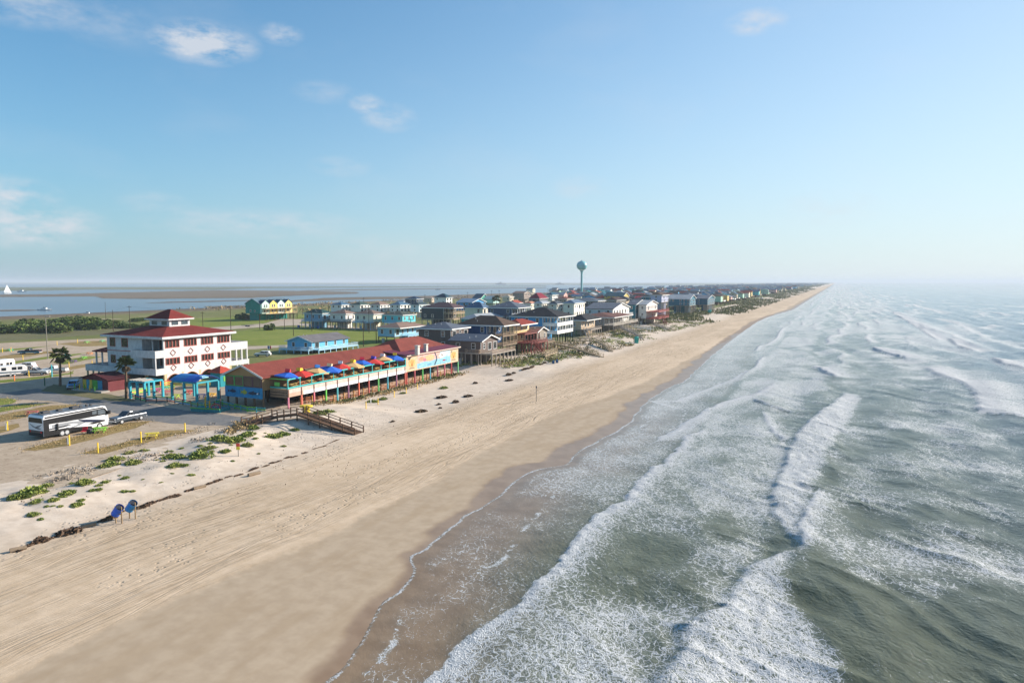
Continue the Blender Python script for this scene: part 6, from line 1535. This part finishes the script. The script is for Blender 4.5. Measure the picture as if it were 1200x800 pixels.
# ------------------------------------------------------------------ beach furniture
def hung_barrel(label, pxc, pyg, w, col, tilt):
    x, y = gp(pxc, pyg); z = Hs(x, y); d = proj((x, y, z))[2]; sp = w*d/F/2
    t = thing('barrel_stand', label, 'trash barrel', (x, y, z), THETA-.25)
    pw = wood(C('8a7458')); hh = 1.75
    for s in (-1, 1): MB().box(s*sp-.045, -.045, -.3, s*sp+.045, .045, hh).build('post', pw, t, fix=False)
    MB().beam((-sp, -.09, 1.0), (sp, -.09, 1.0), .05, .1).build('crossbar', pw, t, fix=False)
    ax = Vector((.66, -.10, .74)).normalized(); c = Vector((-.16, .05, 1.30)); r = .41; L = 1.05
    p, q = c-ax*L/2, c+ax*L/2; m = paint(col, .45, .15)
    dr = MB().cyl(p, q, r, n=18, cap=False); i = len(dr.v); 
    dr.build('drum', m, t, smooth=False, fix=False)
    MB().cyl(p, p+ax*.04, r*.98, n=18).build('drum_bottom', m, t); MB().cyl(q-ax*.12, q-ax*.10, r*.96, n=18).build('drum_inside', paint((.01, .015, .03), .8), t)
    ring = MB()
    for k in (0, .33, .66, .985): ring.cyl(p+ax*(L*k), p+ax*(L*k+.035), r*1.03, n=18, cap=False)
    ring.build('drum_hoop', m, t)
hung_barrel('royal blue barrel hung tilted between two wooden posts, left of the pair', 139.5, 613, 8.4, C('2a62d4'), .5)
hung_barrel('teal blue barrel hung tilted between two wooden posts, right of the pair', 155.5, 607.5, 8.2, C('2a8ac4'), .5)
def sand_bin(px, py, w, label, col):
    x, y = gp(px, py); z = Hs(x, y); d = proj((x, y, z))[2]; r = w*d/F/2; t = thing('beach_bin', label, 'trash bin', (x, y, z))
    h = min(r*3.0, 2.6); MB().lathe([(r*.9, 0), (r*.95, h*.8), (r, h*.82), (r, h*.9), (r*.6, h), (.001, h)], n=14).build('drum', paint(col, .5, .1), t)
    MB().lathe([(r*1.02, h*.4), (r*1.05, h*.42), (r*1.02, h*.46)], n=14).build('hoop', paint(tuple(c*.7 for c in col)), t)
    for s in (-1, 1): MB().box(s*r*1.15-.06, -.06, -.3, s*r*1.15+.06, .06, h*.9).build('post', wood(GREYW), t, fix=False)
sand_bin(745.8, 402, 5.2, 'turquoise bin at the dune toe below the twin-gabled house', C('1fa092')); sand_bin(831.5, 367, 4.6, 'turquoise bin far along the dune toe past the long teal house', C('189a8e'))
sand_bin(648.5, 426, 2.6, 'left of two dark blue bins by the short pale walkway', C('1c5a8c')); sand_bin(652.8, 425, 2.6, 'right of two dark blue bins by the short pale walkway', C('1c5a8c'))
def sign(px, py, top, label, cols, w=.45):
    x, y = gp(px, py); z = Hs(x, y); h = zrow(x, y, top)-z; t = thing('beach_sign', label, 'sign', (x, y, z), THETA)
    MB().box(-.05, -.05, -.3, .05, .05, h).build('post', wood(GREYW), t, fix=False)
    n = len(cols)
    for k, c in enumerate(cols): MB().box(-w/2, -.08, h-.45*(k+1), w/2, -.051, h-.45*k-.02).build('plate', paint(c), t, fix=False)
sign(279.5, 534.5, 519, 'thin post with small red and yellow plates at the dune edge', (C('d84a3c'), C('e8d23c')), .5)
sign(628.5, 470.5, 452, 'tall lone grey post standing on the open beach', (C('8a8684'),), .3); sign(831.5, 380, 372, 'far lone post on the beach', (C('6a6664'),), .4); sign(904, 352.5, 347, 'very distant lone post on the beach', (C('6a6664'),), .6)
# distant beach camp
x, y = gp(888, 350.2)
cm = thing('beach_canopy', 'far off blue beach canopy at the dune toe', 'canopy', (x, y, Hs(x, y))); 
for a in (-2, 2):
    for b in (-2, 2): MB().box(a-.1, b-.1, 0, a+.1, b+.1, 2.6).build('leg', CHROME, cm, fix=False)
rb = MB(); hip_roof(rb, -2.4, 2.4, -2.4, 2.4, 2.6, 1.2, .15); rb.build('roof', paint(C('2c4a6c')), cm)
x, y = gp(893, 349.8); pickup('parked_car', 'far dark car beside the beach canopy', (x, y, Hs(x, y)), 1.2, (.05, .07, .11), L=5, suv=True)
x, y = gp(884, 350.4); pickup('parked_car', 'far reddish car left of the beach canopy', (x, y, Hs(x, y)), 1.6, (.25, .12, .08), L=5, suv=True)
# ------------------------------------------------------------------ boats
def boat(name, label, px, py, L, kind_, rz=0):
    x, y = gp(px, py, .25); t = thing(name, label, 'boat', (x, y, .2), THETA+rz); h = L/2; b = L*.14
    hull = MB(); P = [(-h, b), (h*.5, b), (h, 0), (h*.5, -b), (-h, -b)]; i = len(hull.v)
    for (u, v) in P: hull.pt((u*.9, v*.75, -.2))
    for (u, v) in P: hull.pt((u, v, L*.10))
    hull.f += [[i+k, i+(k+1) % 5, i+5+(k+1) % 5, i+5+k] for k in range(5)]+[[i+5, i+6, i+7, i+8, i+9]]; hull.build('hull', paint(C('d8d8d6') if kind_ != 'ship' else C('5a5a62')), t)
    if kind_ == 'sail':
        MB().cyl((0, 0, 0), (0, 0, L*1.25), L*.012, n=6).build('mast', CHROME, t)
        MB().extr([(-h*.9, L*.2), (-.1, L*.2), (-.1, L*1.2)], 'y', -.04, .04).build('mainsail', M_white, t); MB().extr([(.15, L*.15), (h*.9, L*.15), (.15, L*1.05)], 'y', -.04, .04).build('jib', M_white, t)
    else:
        MB().box(-h*.5, -b*.6, L*.10, h*.2, b*.6, L*.2).build('cabin', M_white if kind_ != 'ship' else paint(C('c8c8c4')), t, fix=False); MB().box(-h*.2, -b*.5, L*.2, h*.1, b*.5, L*.24).build('wheelhouse', glass(), t, fix=False)
boat('sailboat', 'white sailboat on the far channel at the left edge', 9, 343.8, 16, 'sail', 1.1)
boat('motor_boat', 'white motor boat moored in the near bay', 53, 363.6, 12, 'motor', .1); boat('motor_boat', 'low dark and white skiff on the bay shore', 103, 369, 10, 'motor', .2)
boat('motor_boat', 'white boat near the green island left of the sailboat channel', 26, 342, 22, 'motor'); boat('work_boat', 'far white barge beyond the water toward the middle horizon', 587, 333.6, 90, 'ship'); boat('work_boat', 'far pale barge left of the water tower', 656, 333.4, 80, 'ship'); boat('work_boat', 'far dark tug on the bay above the white row', 513, 339.4, 16, 'ship')

for px, py, lb in ((350, 383.8, 'blue wheeled bin by the lane at the left end of the front row'), (373, 384.6, 'blue wheeled bin before the blue grey house stairs')):
    x, y = gp(px, py, LAND); t = thing('wheeled_bin', lb, 'bin', (x, y, LAND))
    MB().extr([(-.38, 0), (.38, 0), (.48, 1.2), (-.48, 1.2)], 'y', -.42, .42).build('bin_body', paint(C('2458a8'), .5), t); MB().box(-.5, -.46, 1.2, .52, .46, 1.3).build('bin_lid', paint(C('1c4488'), .5), t, fix=False)
# ------------------------------------------------------------------ vegetation
def leaf_mat(name, a, b, c):
    t = NT(name); p = t.pos(); n = t.noise(p, 1.1, 4, .6); n2 = t.noise(p, .18, 3)
    col = t.mix(t.ramp(n, .34, .66), a, b); col = t.mix(t.ramp(n2, .45, .7, 0, .6), col, c)
    t.set(color=col, rough=.75, spec=.2); return t.m
L_DUNE = leaf_mat('dune_leaf', (.16, .215, .045), (.31, .335, .085), (.36, .32, .13))
L_BUSH = leaf_mat('bush_leaf', (.05, .092, .022), (.125, .175, .04), (.16, .17, .05))
L_SCRUB = leaf_mat('scrub_leaf', (.095, .115, .034), (.19, .185, .062), (.25, .185, .10))
L_DRY = leaf_mat('dry_stems', (.28, .195, .10), (.40, .30, .15), (.44, .29, .11))
L_PALM = leaf_mat('palm_frond', (.035, .06, .016), (.10, .13, .035), (.15, .14, .05))
L_DEAD = leaf_mat('dead_frond', (.10, .07, .04), (.17, .12, .07), (.07, .05, .03))
L_WRACK = leaf_mat('wrack', (.065, .040, .028), (.16, .10, .065), (.20, .14, .08))
rng = np.random.default_rng(5)
def leaf_quads(P, N, size, asp=.45, rs=rng):
    """one bent leaf (a quad) per point P, leaning along N"""
    n = len(P); d = N+rs.normal(0, .45, (n, 3)); d /= np.linalg.norm(d, axis=1)[:, None]
    r = rs.normal(0, 1, (n, 3)); s = np.cross(d, r); s /= np.linalg.norm(s, axis=1)[:, None]+1e-9
    sz = size*(.6+.8*rs.random(n))[:, None]; a = d*sz; b = s*sz*asp
    V = np.stack([P-b*.3, P+b*.3, P+a*.55+b, P+a], 1); V2 = np.stack([P-b*.3, P+a*.55-b], 1)
    V = np.concatenate([V, V2[:, 1:2]], 1).reshape(-1, 3)       # 5 verts: base l, base r, mid r, tip, mid l
    i = np.arange(n)[:, None]*5
    return V, np.concatenate([i+0, i+1, i+2, i+4], 1), np.concatenate([i+4, i+2, i+3], 1)
def leaf_soup(name, V, Q, T, mat, parent=None):
    tri = np.concatenate([Q[:, [0, 1, 2]], Q[:, [0, 2, 3]], T])
    return soup(name, V, tri, mat, parent)
def clump_mesh(name, n, R, hgt, size, mat, seed, lobes=5):
    rs = np.random.default_rng(seed); c = rs.normal(0, R*.31, (lobes, 2)); rr = R*(.35+.4*rs.random(lobes))
    k = rs.integers(0, lobes, n); a = rs.random(n)*2*np.pi; r = np.sqrt(rs.random(n))*rr[k]
    x = c[k, 0]+r*np.cos(a); y = c[k, 1]+r*np.sin(a); z = hgt*rs.random(n)*np.clip(1-(r/rr[k])**2, .1, 1)*(.6+.6*rs.random(lobes))[k]
    P = np.stack([x, y, z], 1); N = np.stack([(x-c[k, 0])/R, (y-c[k, 1])/R, .6+.5*rs.random(n)], 1)
    return leaf_soup(name, *leaf_quads(P, N, size, .45, rs), mat)
# single clumps of dune plants in front of the lot: one leafy body each
CL = [clump_mesh('dune_plant', 800, 1.1, .42, .17, L_DUNE, 50+k, 6+k) for k in range(4)]
used = [False]*4
def put_clump(px, py, s, label, group=None, k=None, prm=None, sq=1.0):
    s *= .85
    k = random.randrange(4) if k is None else k; x, y = gp(px, py)
    o = CL[k] if not used[k] else dup(CL[k]); used[k] = True
    o.location = (x, y, Hs(x, y)-.04); o.rotation_euler = (0, 0, random.random()*6.28); o.scale = (s, s*sq, s)
    return tag(o, label, 'plant', group)
big_ones = [(36, 577, 1.9, 'large bright green clump at the far left of the dune'), (22, 583, 1.4, 'green clump left of the large one at the picture edge'), (55, 570, 1.0, 'round green clump right of the large left one'), (78, 579, 1.15, 'sprawling green clump midway along the left dune'), (99, 566, 1.3, 'full green clump on the crest with grey sand beside it'), (127, 546, 1.5, 'largest bright clump below the lone yellow post'), (90, 592, .9, 'flat isolated green clump on the open sand slope'),
            (43, 588, .9, 'small loose green clump under the large left one'), (62, 586, .8, 'straggling small clump under the round one'), (39, 603, .8, 'low clump isolated on the lower left slope'), (135, 539, 1.4, 'crest clump directly above the largest bright one'), (155, 543, 1.4, 'green clump right of the crest gap'), (152, 531, 1.0, 'small clump high on the crest near the tables'), (170, 528, .9, 'little clump at the lot edge below the pale yellow table'),
            (200, 535, 1.3, 'left green clump of the middle dune group'), (212, 537, 1.4, 'second green clump of the middle dune group'), (204, 546, 1.2, 'isolated oval clump in front of the middle dune group'), (216, 545, .8, 'tiny sprig right of the oval clump'), (235, 535, 1.9, 'largest green clump of the middle dune group'), (244, 526, 1.5, 'upper clump behind the largest of the middle group'), (264, 529, 1.0, 'clump left of the thin sign post'), (290, 522, 1.2, 'flat clump right of the thin sign post'),
            (275, 517, 1.9, 'wide green mat on the crest above the sign post'), (256, 515, 1.9, 'left wide green mat on the crest'), (290, 510, 1.6, 'green patch near the dark scarp by the lot end'), (298, 502, 1.4, 'green patch beneath the boardwalk start'), (321, 512, 1.5, 'bright round clump on the sand below the boardwalk'), (333, 509, 1.3, 'elongated bright clump right of the round one'), (332, 523, .6, 'tiny isolated sprig on the sand below the boardwalk'), (345, 504, 1.0, 'pale sparse clump under the boardwalk rail')]
for (px, py, s, lb) in big_ones: put_clump(px, py, s*.92, lb)
for k in range(46):      # small sprigs scattered over the dune face
    u = random.random(); px = 8+300*u+random.uniform(-10, 14); py = 602-.30*px+random.uniform(-16, 22)
    put_clump(px, py, random.uniform(.25, .62), 'small green sprig scattered on the sandy dune slope', 'small sprigs scattered on the dune slope')
for px, py, s in ((362, 487, 1.2), (374, 485, 1.6), (386, 482.5, 1.3), (436, 471, 1.3), (449, 468, 1.2), (472, 461, .9), (520, 455, 1.2), (512, 443, 1.5), (523, 440, 1.4)):
    put_clump(px, py, s, 'green clump at the foot of the restaurant slat fence', 'green clumps along the restaurant slat fence')
# seaweed and debris line along the berm
WR = [clump_mesh('wrack_clump', 260, .9, .38, .30, L_WRACK, 70+k, 3+k) for k in range(3)]; wu = [False]*3
def put_wrack(px, py, s, sy, label, group, rz=None, hz=1.0):
    k = random.randrange(3); x, y = gp(px, py); o = WR[k] if not wu[k] else dup(WR[k]); wu[k] = True
    o.location = (x, y, Hs(x, y)-.05); o.rotation_euler = (0, 0, random.uniform(-.25, .25) if rz is None else rz); o.scale = (s, sy, s*hz); tag(o, label, 'seaweed', group); return o
line_ = [(0, 652), (30, 641), (48, 634), (72, 626), (92, 619), (112, 613), (128, 607), (145, 599), (165, 594), (190, 585), (215, 578), (232, 572), (262, 561), (280, 556), (300, 548), (320, 542), (345, 534), (375, 524), (400, 514)]
n_w = 0
for (a, b) in zip(line_[:-1], line_[1:]):
    n = max(2, int((b[0]-a[0])/6))
    for k in range(n):
        u = k/n
        if random.random() < .32: continue
        put_wrack(a[0]+(b[0]-a[0])*u, a[1]+(b[1]-a[1])*u+random.uniform(-1, 1), random.uniform(.24, .45), random.uniform(.5, 1.2), 'dark heap of dried seaweed in the debris line along the berm', 'seaweed heaps of the debris line', 0, random.uniform(.6, 1.2))
for px, py, s, lb in ((82, 624, .9, 'big dark red-brown bush of washed-up branches on the berm line'), (50, 632, .75, 'brown bush heap left of the big dark one'), (128, 608, .7, 'dark heap directly behind the blue barrels'), (168, 594, .6, 'small heap right of the blue barrels'), (494, 482.5, 1.0, 'round dark heap on the upper beach below the restaurant'), (518, 466, 1.0, 'flat dark heap nearest the mural on the upper beach'), (514, 474, .6, 'small flat heap in the sand below the mural'), (516, 478, .5, 'smallest flat heap below the mural'), (534, 471, .9, 'elongated dark heap on the upper beach'), (549, 464.5, .9, 'dark heap on the upper beach toward the brown house'), (557, 449, .8, 'dark heap before the small brown stilt house'), (596, 439, 1.0, 'long dark heap before the dune grass'), (602, 437, .7, 'small dark heap before the dune grass'), (597, 446, .9, 'reddish heap alone on the sand'), (460, 494, .5, 'little heap on the sand above the vehicle tracks')):
    put_wrack(px, py, s, s*1.4, lb, None, 0)
for k in range(34):
    u = random.random(); px = 614+u*76; py = 433-u*24+random.uniform(-1, 1)
    put_wrack(px, py, random.uniform(.5, .8), random.uniform(1, 2), 'dark seaweed heap in the line along the foot of the dune houses', 'seaweed heaps below the dune houses', 0)
def log(px, py, L, r, rz, label):
    x, y = gp(px, py); t = MB().cyl((-L/2, 0, r*.7), (L/2, .05, r*.8), r, r*.85, n=10).build('driftwood_log', wood(C('8a7864')), None); t.location = (x, y, Hs(x, y)); t.rotation_euler = (0, 0, rz); tag(t, label, 'log')
log(21.5, 645, 1.25, .22, 1.15, 'pale brown driftwood log at the lower left debris line'); log(104, 617, 1.3, .2, 1.2, 'driftwood log left of the blue barrels'); log(298, 556.5, 1.6, .24, 1.3, 'rust coloured log at the start of the long dark debris strip'); log(234, 572, 1.5, .2, 1.3, 'driftwood log in the middle of the debris line')
# ------------------------------------------------------------------ dune scrub (uncountable ground cover)
def scatter(name, pts, hgt, size, mat, per, jit, seed):
    rs = np.random.default_rng(seed); P = np.repeat(pts, per, 0); n = len(P)
    P = P+np.concatenate([rs.normal(0, jit, (n, 2)), np.zeros((n, 1))], 1); P[:, 2] = H(P[:, 0], P[:, 1])+hgt*rs.random(n)**1.5
    N = np.tile([0, 0, 1.0], (n, 1)); d = proj((0, 150, 0))[2]
    return kind(leaf_soup(name, *leaf_quads(P, N, size, .4, rs), mat), 'stuff')
def region(n, x0, x1, y0, y1, seed, thr=.5, f=.09, edge=None):
    rs = np.random.default_rng(seed); x = x0+(x1-x0)*rs.random(n); y = y0*(y1/y0)**rs.random(n)
    k = fbm(x*f, y*f*.6, seed, 4) > thr
    if edge is not None: k &= x < edge(y)+3*(fbm(y*.1, y*0, seed+1, 3)-.5)*2
    return np.stack([x[k], y[k], 0*x[k]], 1)
edge = lambda y: np.interp(y, [120, 165, 180, 205, 235, 270, 320, 380, 450, 4000], [-88.5, -86, -78, -73, -70, -70, -71, -70, -67, -64])
scatter('dune_scrub', region(1300, -96, -66, 164, 420, 21, .50, .13, edge), .40, .42, L_SCRUB, 9, .55, 1)
scatter('dune_grass', region(2600, -96, -66, 164, 420, 22, .46, .11, edge), .28, .34, L_DUNE, 9, .5, 2)
scatter('dry_dune_grass', region(900, -96, -66, 160, 360, 23, .52, .10, edge), .45, .34, L_DRY, 9, .5, 3)
scatter('dune_scrub', region(2000, -108, -64, 420, 2600, 24, .44, .03, edge), .6, 1.2, L_SCRUB, 8, 2.2, 4)
scatter('dune_scrub', region(800, -190, -108, 330, 700, 25, .44, .04), 1.0, 1.1, L_SCRUB, 8, 1.2, 14)
scatter('fence_foot_grass', np.stack([-90.8+.7*rng.random(170), 104+58*rng.random(170), np.zeros(170)], 1), .4, .34, L_SCRUB, 8, .35, 6)
scatter('fence_foot_grass', np.stack([-89.6+1.2*rng.random(120), 104+60*rng.random(120), np.zeros(120)], 1), .3, .3, L_DRY, 7, .5, 7)
# dark scarp at the end of the lot beside the boardwalk
scatter('scarp_weeds', np.array([[*gp(a, b), 0] for a, b in zip(np.linspace(268, 300, 90)+rng.normal(0, 3, 90), np.linspace(508, 492, 90)+rng.normal(0, 2, 90))]), .35, .35, L_DRY, 8, .3, 8)
# twigs, shells and bits of weed on the dry sand
deb = region(900, -80, -46, 42, 330, 31, .50, .06); scatter('beach_litter', deb, .03, .13, L_WRACK, 2, .3, 9)
# grass tufts over the lots and the field
def lot_tufts():
    out = []
    for pts, n in (((26, 527, 178, 493), 260), ((95, 531, 232, 504), 220), ((-5, 480, 58, 473), 130), ((0, 468, 20, 470), 60), ((0, 492, 95, 474), 150)):
        for k in range(n):
            u = random.random(); x, y = gp(pts[0]+(pts[2]-pts[0])*u+random.gauss(0, 2), pts[1]+(pts[3]-pts[1])*u+random.gauss(0, 2.2), LAND); out.append((x, y, LAND))
    return np.array(out)
scatter('lot_grass', lot_tufts(), .05, .13, L_DRY, 3, .5, 10)
L_TWIG = leaf_mat('dead_twigs', (.26, .21, .16), (.42, .35, .28), (.32, .23, .16))
tw = []
for k in range(150):
    u = random.random(); px = 20+285*u; py = 584-.30*px+random.gauss(0, 7); x, y = gp(px, py)
    if float(fbm(x*.25, y*.25, 77, 3)) > .47: tw.append((x, y, 0))
scatter('dead_dune_twigs', np.array(tw), .18, .20, L_TWIG, 14, .45, 15)
# ------------------------------------------------------------------ shrubs of the left hedge line
BU = []
def bush_proto(seed):
    rs = np.random.default_rng(seed); n = 900; lob = 7; c = np.stack([rs.normal(0, 1.6, lob), rs.normal(0, 1.6, lob), 1.2+1.2*rs.random(lob)], 1); r = 1.0+.9*rs.random(lob)
    k = rs.integers(0, lob, n); d = rs.normal(0, 1, (n, 3)); d /= np.linalg.norm(d, axis=1)[:, None]; P = c[k]+d*(r[k]*(.55+.45*rs.random(n)))[:, None]; P[:, 2] = np.maximum(P[:, 2], .05)
    t = thing('bush', '', 'bush', (0, 0, 0)); leaf_soup('crown', *leaf_quads(P, d, .62, .55, rs), L_BUSH, t)
    m = MB()
    for i in range(4): m.cyl((0, 0, -.2), tuple(c[i]*.8), .10, .04, 6)
    m.build('stem', wood(C('4a3a2c')), t); return t
BU = [bush_proto(90+k) for k in range(3)]; bu = [False]*3
for i in range(44):
    px = -14+i*4.6+random.uniform(-2.5, 2.5)
    if px > 190: break
    py = (389.5 if px < 70 else 386.5-(px-70)*.03)-random.choice((0, 0, 4.5, 7))+random.uniform(-.8, .8); k = random.randrange(3); x, y = gp(px, py, LAND); s = random.uniform(.75, 1.3)*(1 if px < 130 else .75)
    place(BU[k], bu[k], (x, y, LAND-.1), random.random()*6.28, 'dark green shrub in the hedge line between meadow and bay', 'shrubs of the hedge line behind the RV park', (s*1.4, s*1.4, s*.85)); bu[k] = True
for px, py, s, lb in ((317.5, 386.5, .8, 'small round shrub at the edge of the green field'), (284, 374, 1.0, 'dark shrub left of the teal townhouse end wall'), (290, 374.5, .8, 'dark shrub against the townhouse stilts'), (608, 367, 1.3, 'green shrub patch beneath the faded red roof')):
    x, y = gp(px, py, LAND); r = dup(BU[0]); r.location = (x, y, LAND-.1); r.scale = (s,)*3; r['label'] = lb; del r['group']
# ------------------------------------------------------------------ palms
def palm(px, g, top, spread, label, skirt=True, group=None, seed=0):
    rs = random.Random(seed); x, y = gp(px, g, LAND); h = zrow(x, y, top)-LAND; d = proj((x, y, LAND))[2]; R = spread*d/F/2
    t = thing('palm_tree', label, 'palm tree', (x, y, LAND), rs.random()*6)
    hc = h-R*.75; tr = MB(); P = [Vector((.25*math.sin(z*.2), .2*math.sin(z*.13), z)) for z in np.linspace(-.3, hc, 8)]
    for k in range(7): tr.cyl(P[k], P[k+1], .30-.02*k, .30-.02*(k+1), n=10, cap=False)
    tr.build('trunk', wood(C('6a5442')), t, smooth=True)
    def frond(mb, az, el, L, droop):
        base = P[-1]; prev = base; dirh = Vector((math.cos(az), math.sin(az), 0)); st = []
        for k in range(7):
            u = k/6; st.append(base+dirh*(L*u*math.cos(el)*(1-.12*u))+Vector((0, 0, L*u*math.sin(el)-droop*L*u*u)))
        side = Vector((-dirh.y, dirh.x, 0))
        for k in range(2): mb.beam(st[k], st[k+1], .05, .05)
        # fan of narrow leaflets from the end of the stalk
        b = st[3]; ax = (st[5]-st[2]).normalized(); up = side.cross(ax)
        for j in range(11):
            a = (j-5)/5*1.35; dd = (ax*math.cos(a)+side*math.sin(a)); l = L*.62*(1-.28*abs(a)/1.35); tip = b+dd*l+Vector((0, 0, -droop*l*.75-.10*abs(a)*l)); m = b+dd*l*.55; wv = dd.cross(up).normalized()*(l*.085)
            mb.poly([b, m-wv, tip]); mb.poly([b, tip, m+wv])
    cr = MB()
    for k in range(30): frond(cr, k*2.4, rs.uniform(-.25, 1.25), R*rs.uniform(.85, 1.1), rs.uniform(.25, .5))
    cr.build('crown', L_PALM, t, fix=False)
    if skirt:
        sk = MB()
        for k in range(26): frond(sk, k*2.4+.5, rs.uniform(-1.35, -.75), R*rs.uniform(.6, .85), .15)
        sk.build('dead_frond_skirt', L_DEAD, t, fix=False)
    return t
palm(70.5, 452, 406.5, 25, 'tall fan palm with brown skirt at the left edge of the painted hut', True, None, 1)
palm(148, 466.5, 417, 24, 'fan palm with shaggy crown at the near corner of the white building', True, None, 2)
palm(548, 375, 356.5, 11, 'left of two palms behind the big brown roof', True, None, 3); palm(560, 376, 354.5, 13, 'right and fuller of two palms behind the big brown roof', True, None, 4)
palm(582, 362, 345.5, 12, 'distant palm among the roofs near the mint house', False, None, 5); palm(668, 360, 345.5, 9, 'distant palm left of the water tower foot', False, None, 6)
# ------------------------------------------------------------------ the far-off strip of town and trees that reads as one mass
def far_mass():
    rs = np.random.default_rng(3); mb = MB()
    n = 0
    pal = [C('b8b8b4'), C('4f8f9c'), C('6a6460'), C('d8cfb8'), C('4a6a8c'), C('8a9aa4')]; ms = [MB() for c in pal]; rf = [MB(), MB()]
    for i in range(820):
        y = 1150*(9000/1150)**rs.random(); x = -125-330*rs.random()*(1 if rs.random() < .8 else 1.3); w = 9+6*rs.random(); h = 6+3.5*rs.random()
        if y < 1950 and x > -420 and rs.random() < .55: continue
        m = ms[i % 6]; m.box(x-w, y, LAND+2.6, x, y+w, LAND+h).extr([(y, LAND+h), (y+w, LAND+h), (y+w/2, LAND+h+2.3)], 'x', x-w, x); m.box(x-w*.8, y+.5, LAND-.1, x-w*.2, y+w-.5, LAND+2.6)
        gable_roof(rf[i % 2], x-w, x, y, y+w, LAND+h+.02, 2.3, 'x', .5)
    for m, c in zip(ms, pal): kind(m.build('distant_town', paint(c), None, fix=False), 'stuff')
    for m, c in zip(rf, (R_GREY, R_BLU)): kind(m.build('distant_roofs', paint(c), None, fix=False), 'stuff')
    pts = np.stack([-85-330*rs.random(1900), 1500*(11000/1500)**rs.random(1900), np.zeros(1900)], 1)
    kind(scatter('distant_trees', pts, 2.5, 3.6, L_SCRUB, 5, 7, 12), 'stuff')
    pts = np.stack([-520+360*rs.random(1200), 420*(2500/420)**rs.random(1200), np.zeros(1200)], 1); scatter('marsh_scrub', pts, .5, 1.3, L_DRY, 6, 4, 13)
far_mass()
# ------------------------------------------------------------------ sea air
def haze_box():
    t = NT('sea_air'); t.n.remove(t.b)
    v = t.n.new('ShaderNodeVolumePrincipled'); v.inputs['Color'].default_value = (.74, .83, .93, 1); v.inputs['Density'].default_value = HAZE; v.inputs['Anisotropy'].default_value = .08
    t.l.new(v.outputs[0], t.out.inputs['Volume'])
    o = MB().box(-30000, -3000, -4.2, 30000, 30000, 66).build('haze', t.m); kind(o, 'stuff')
HAZE = 1.2e-4
haze_box()
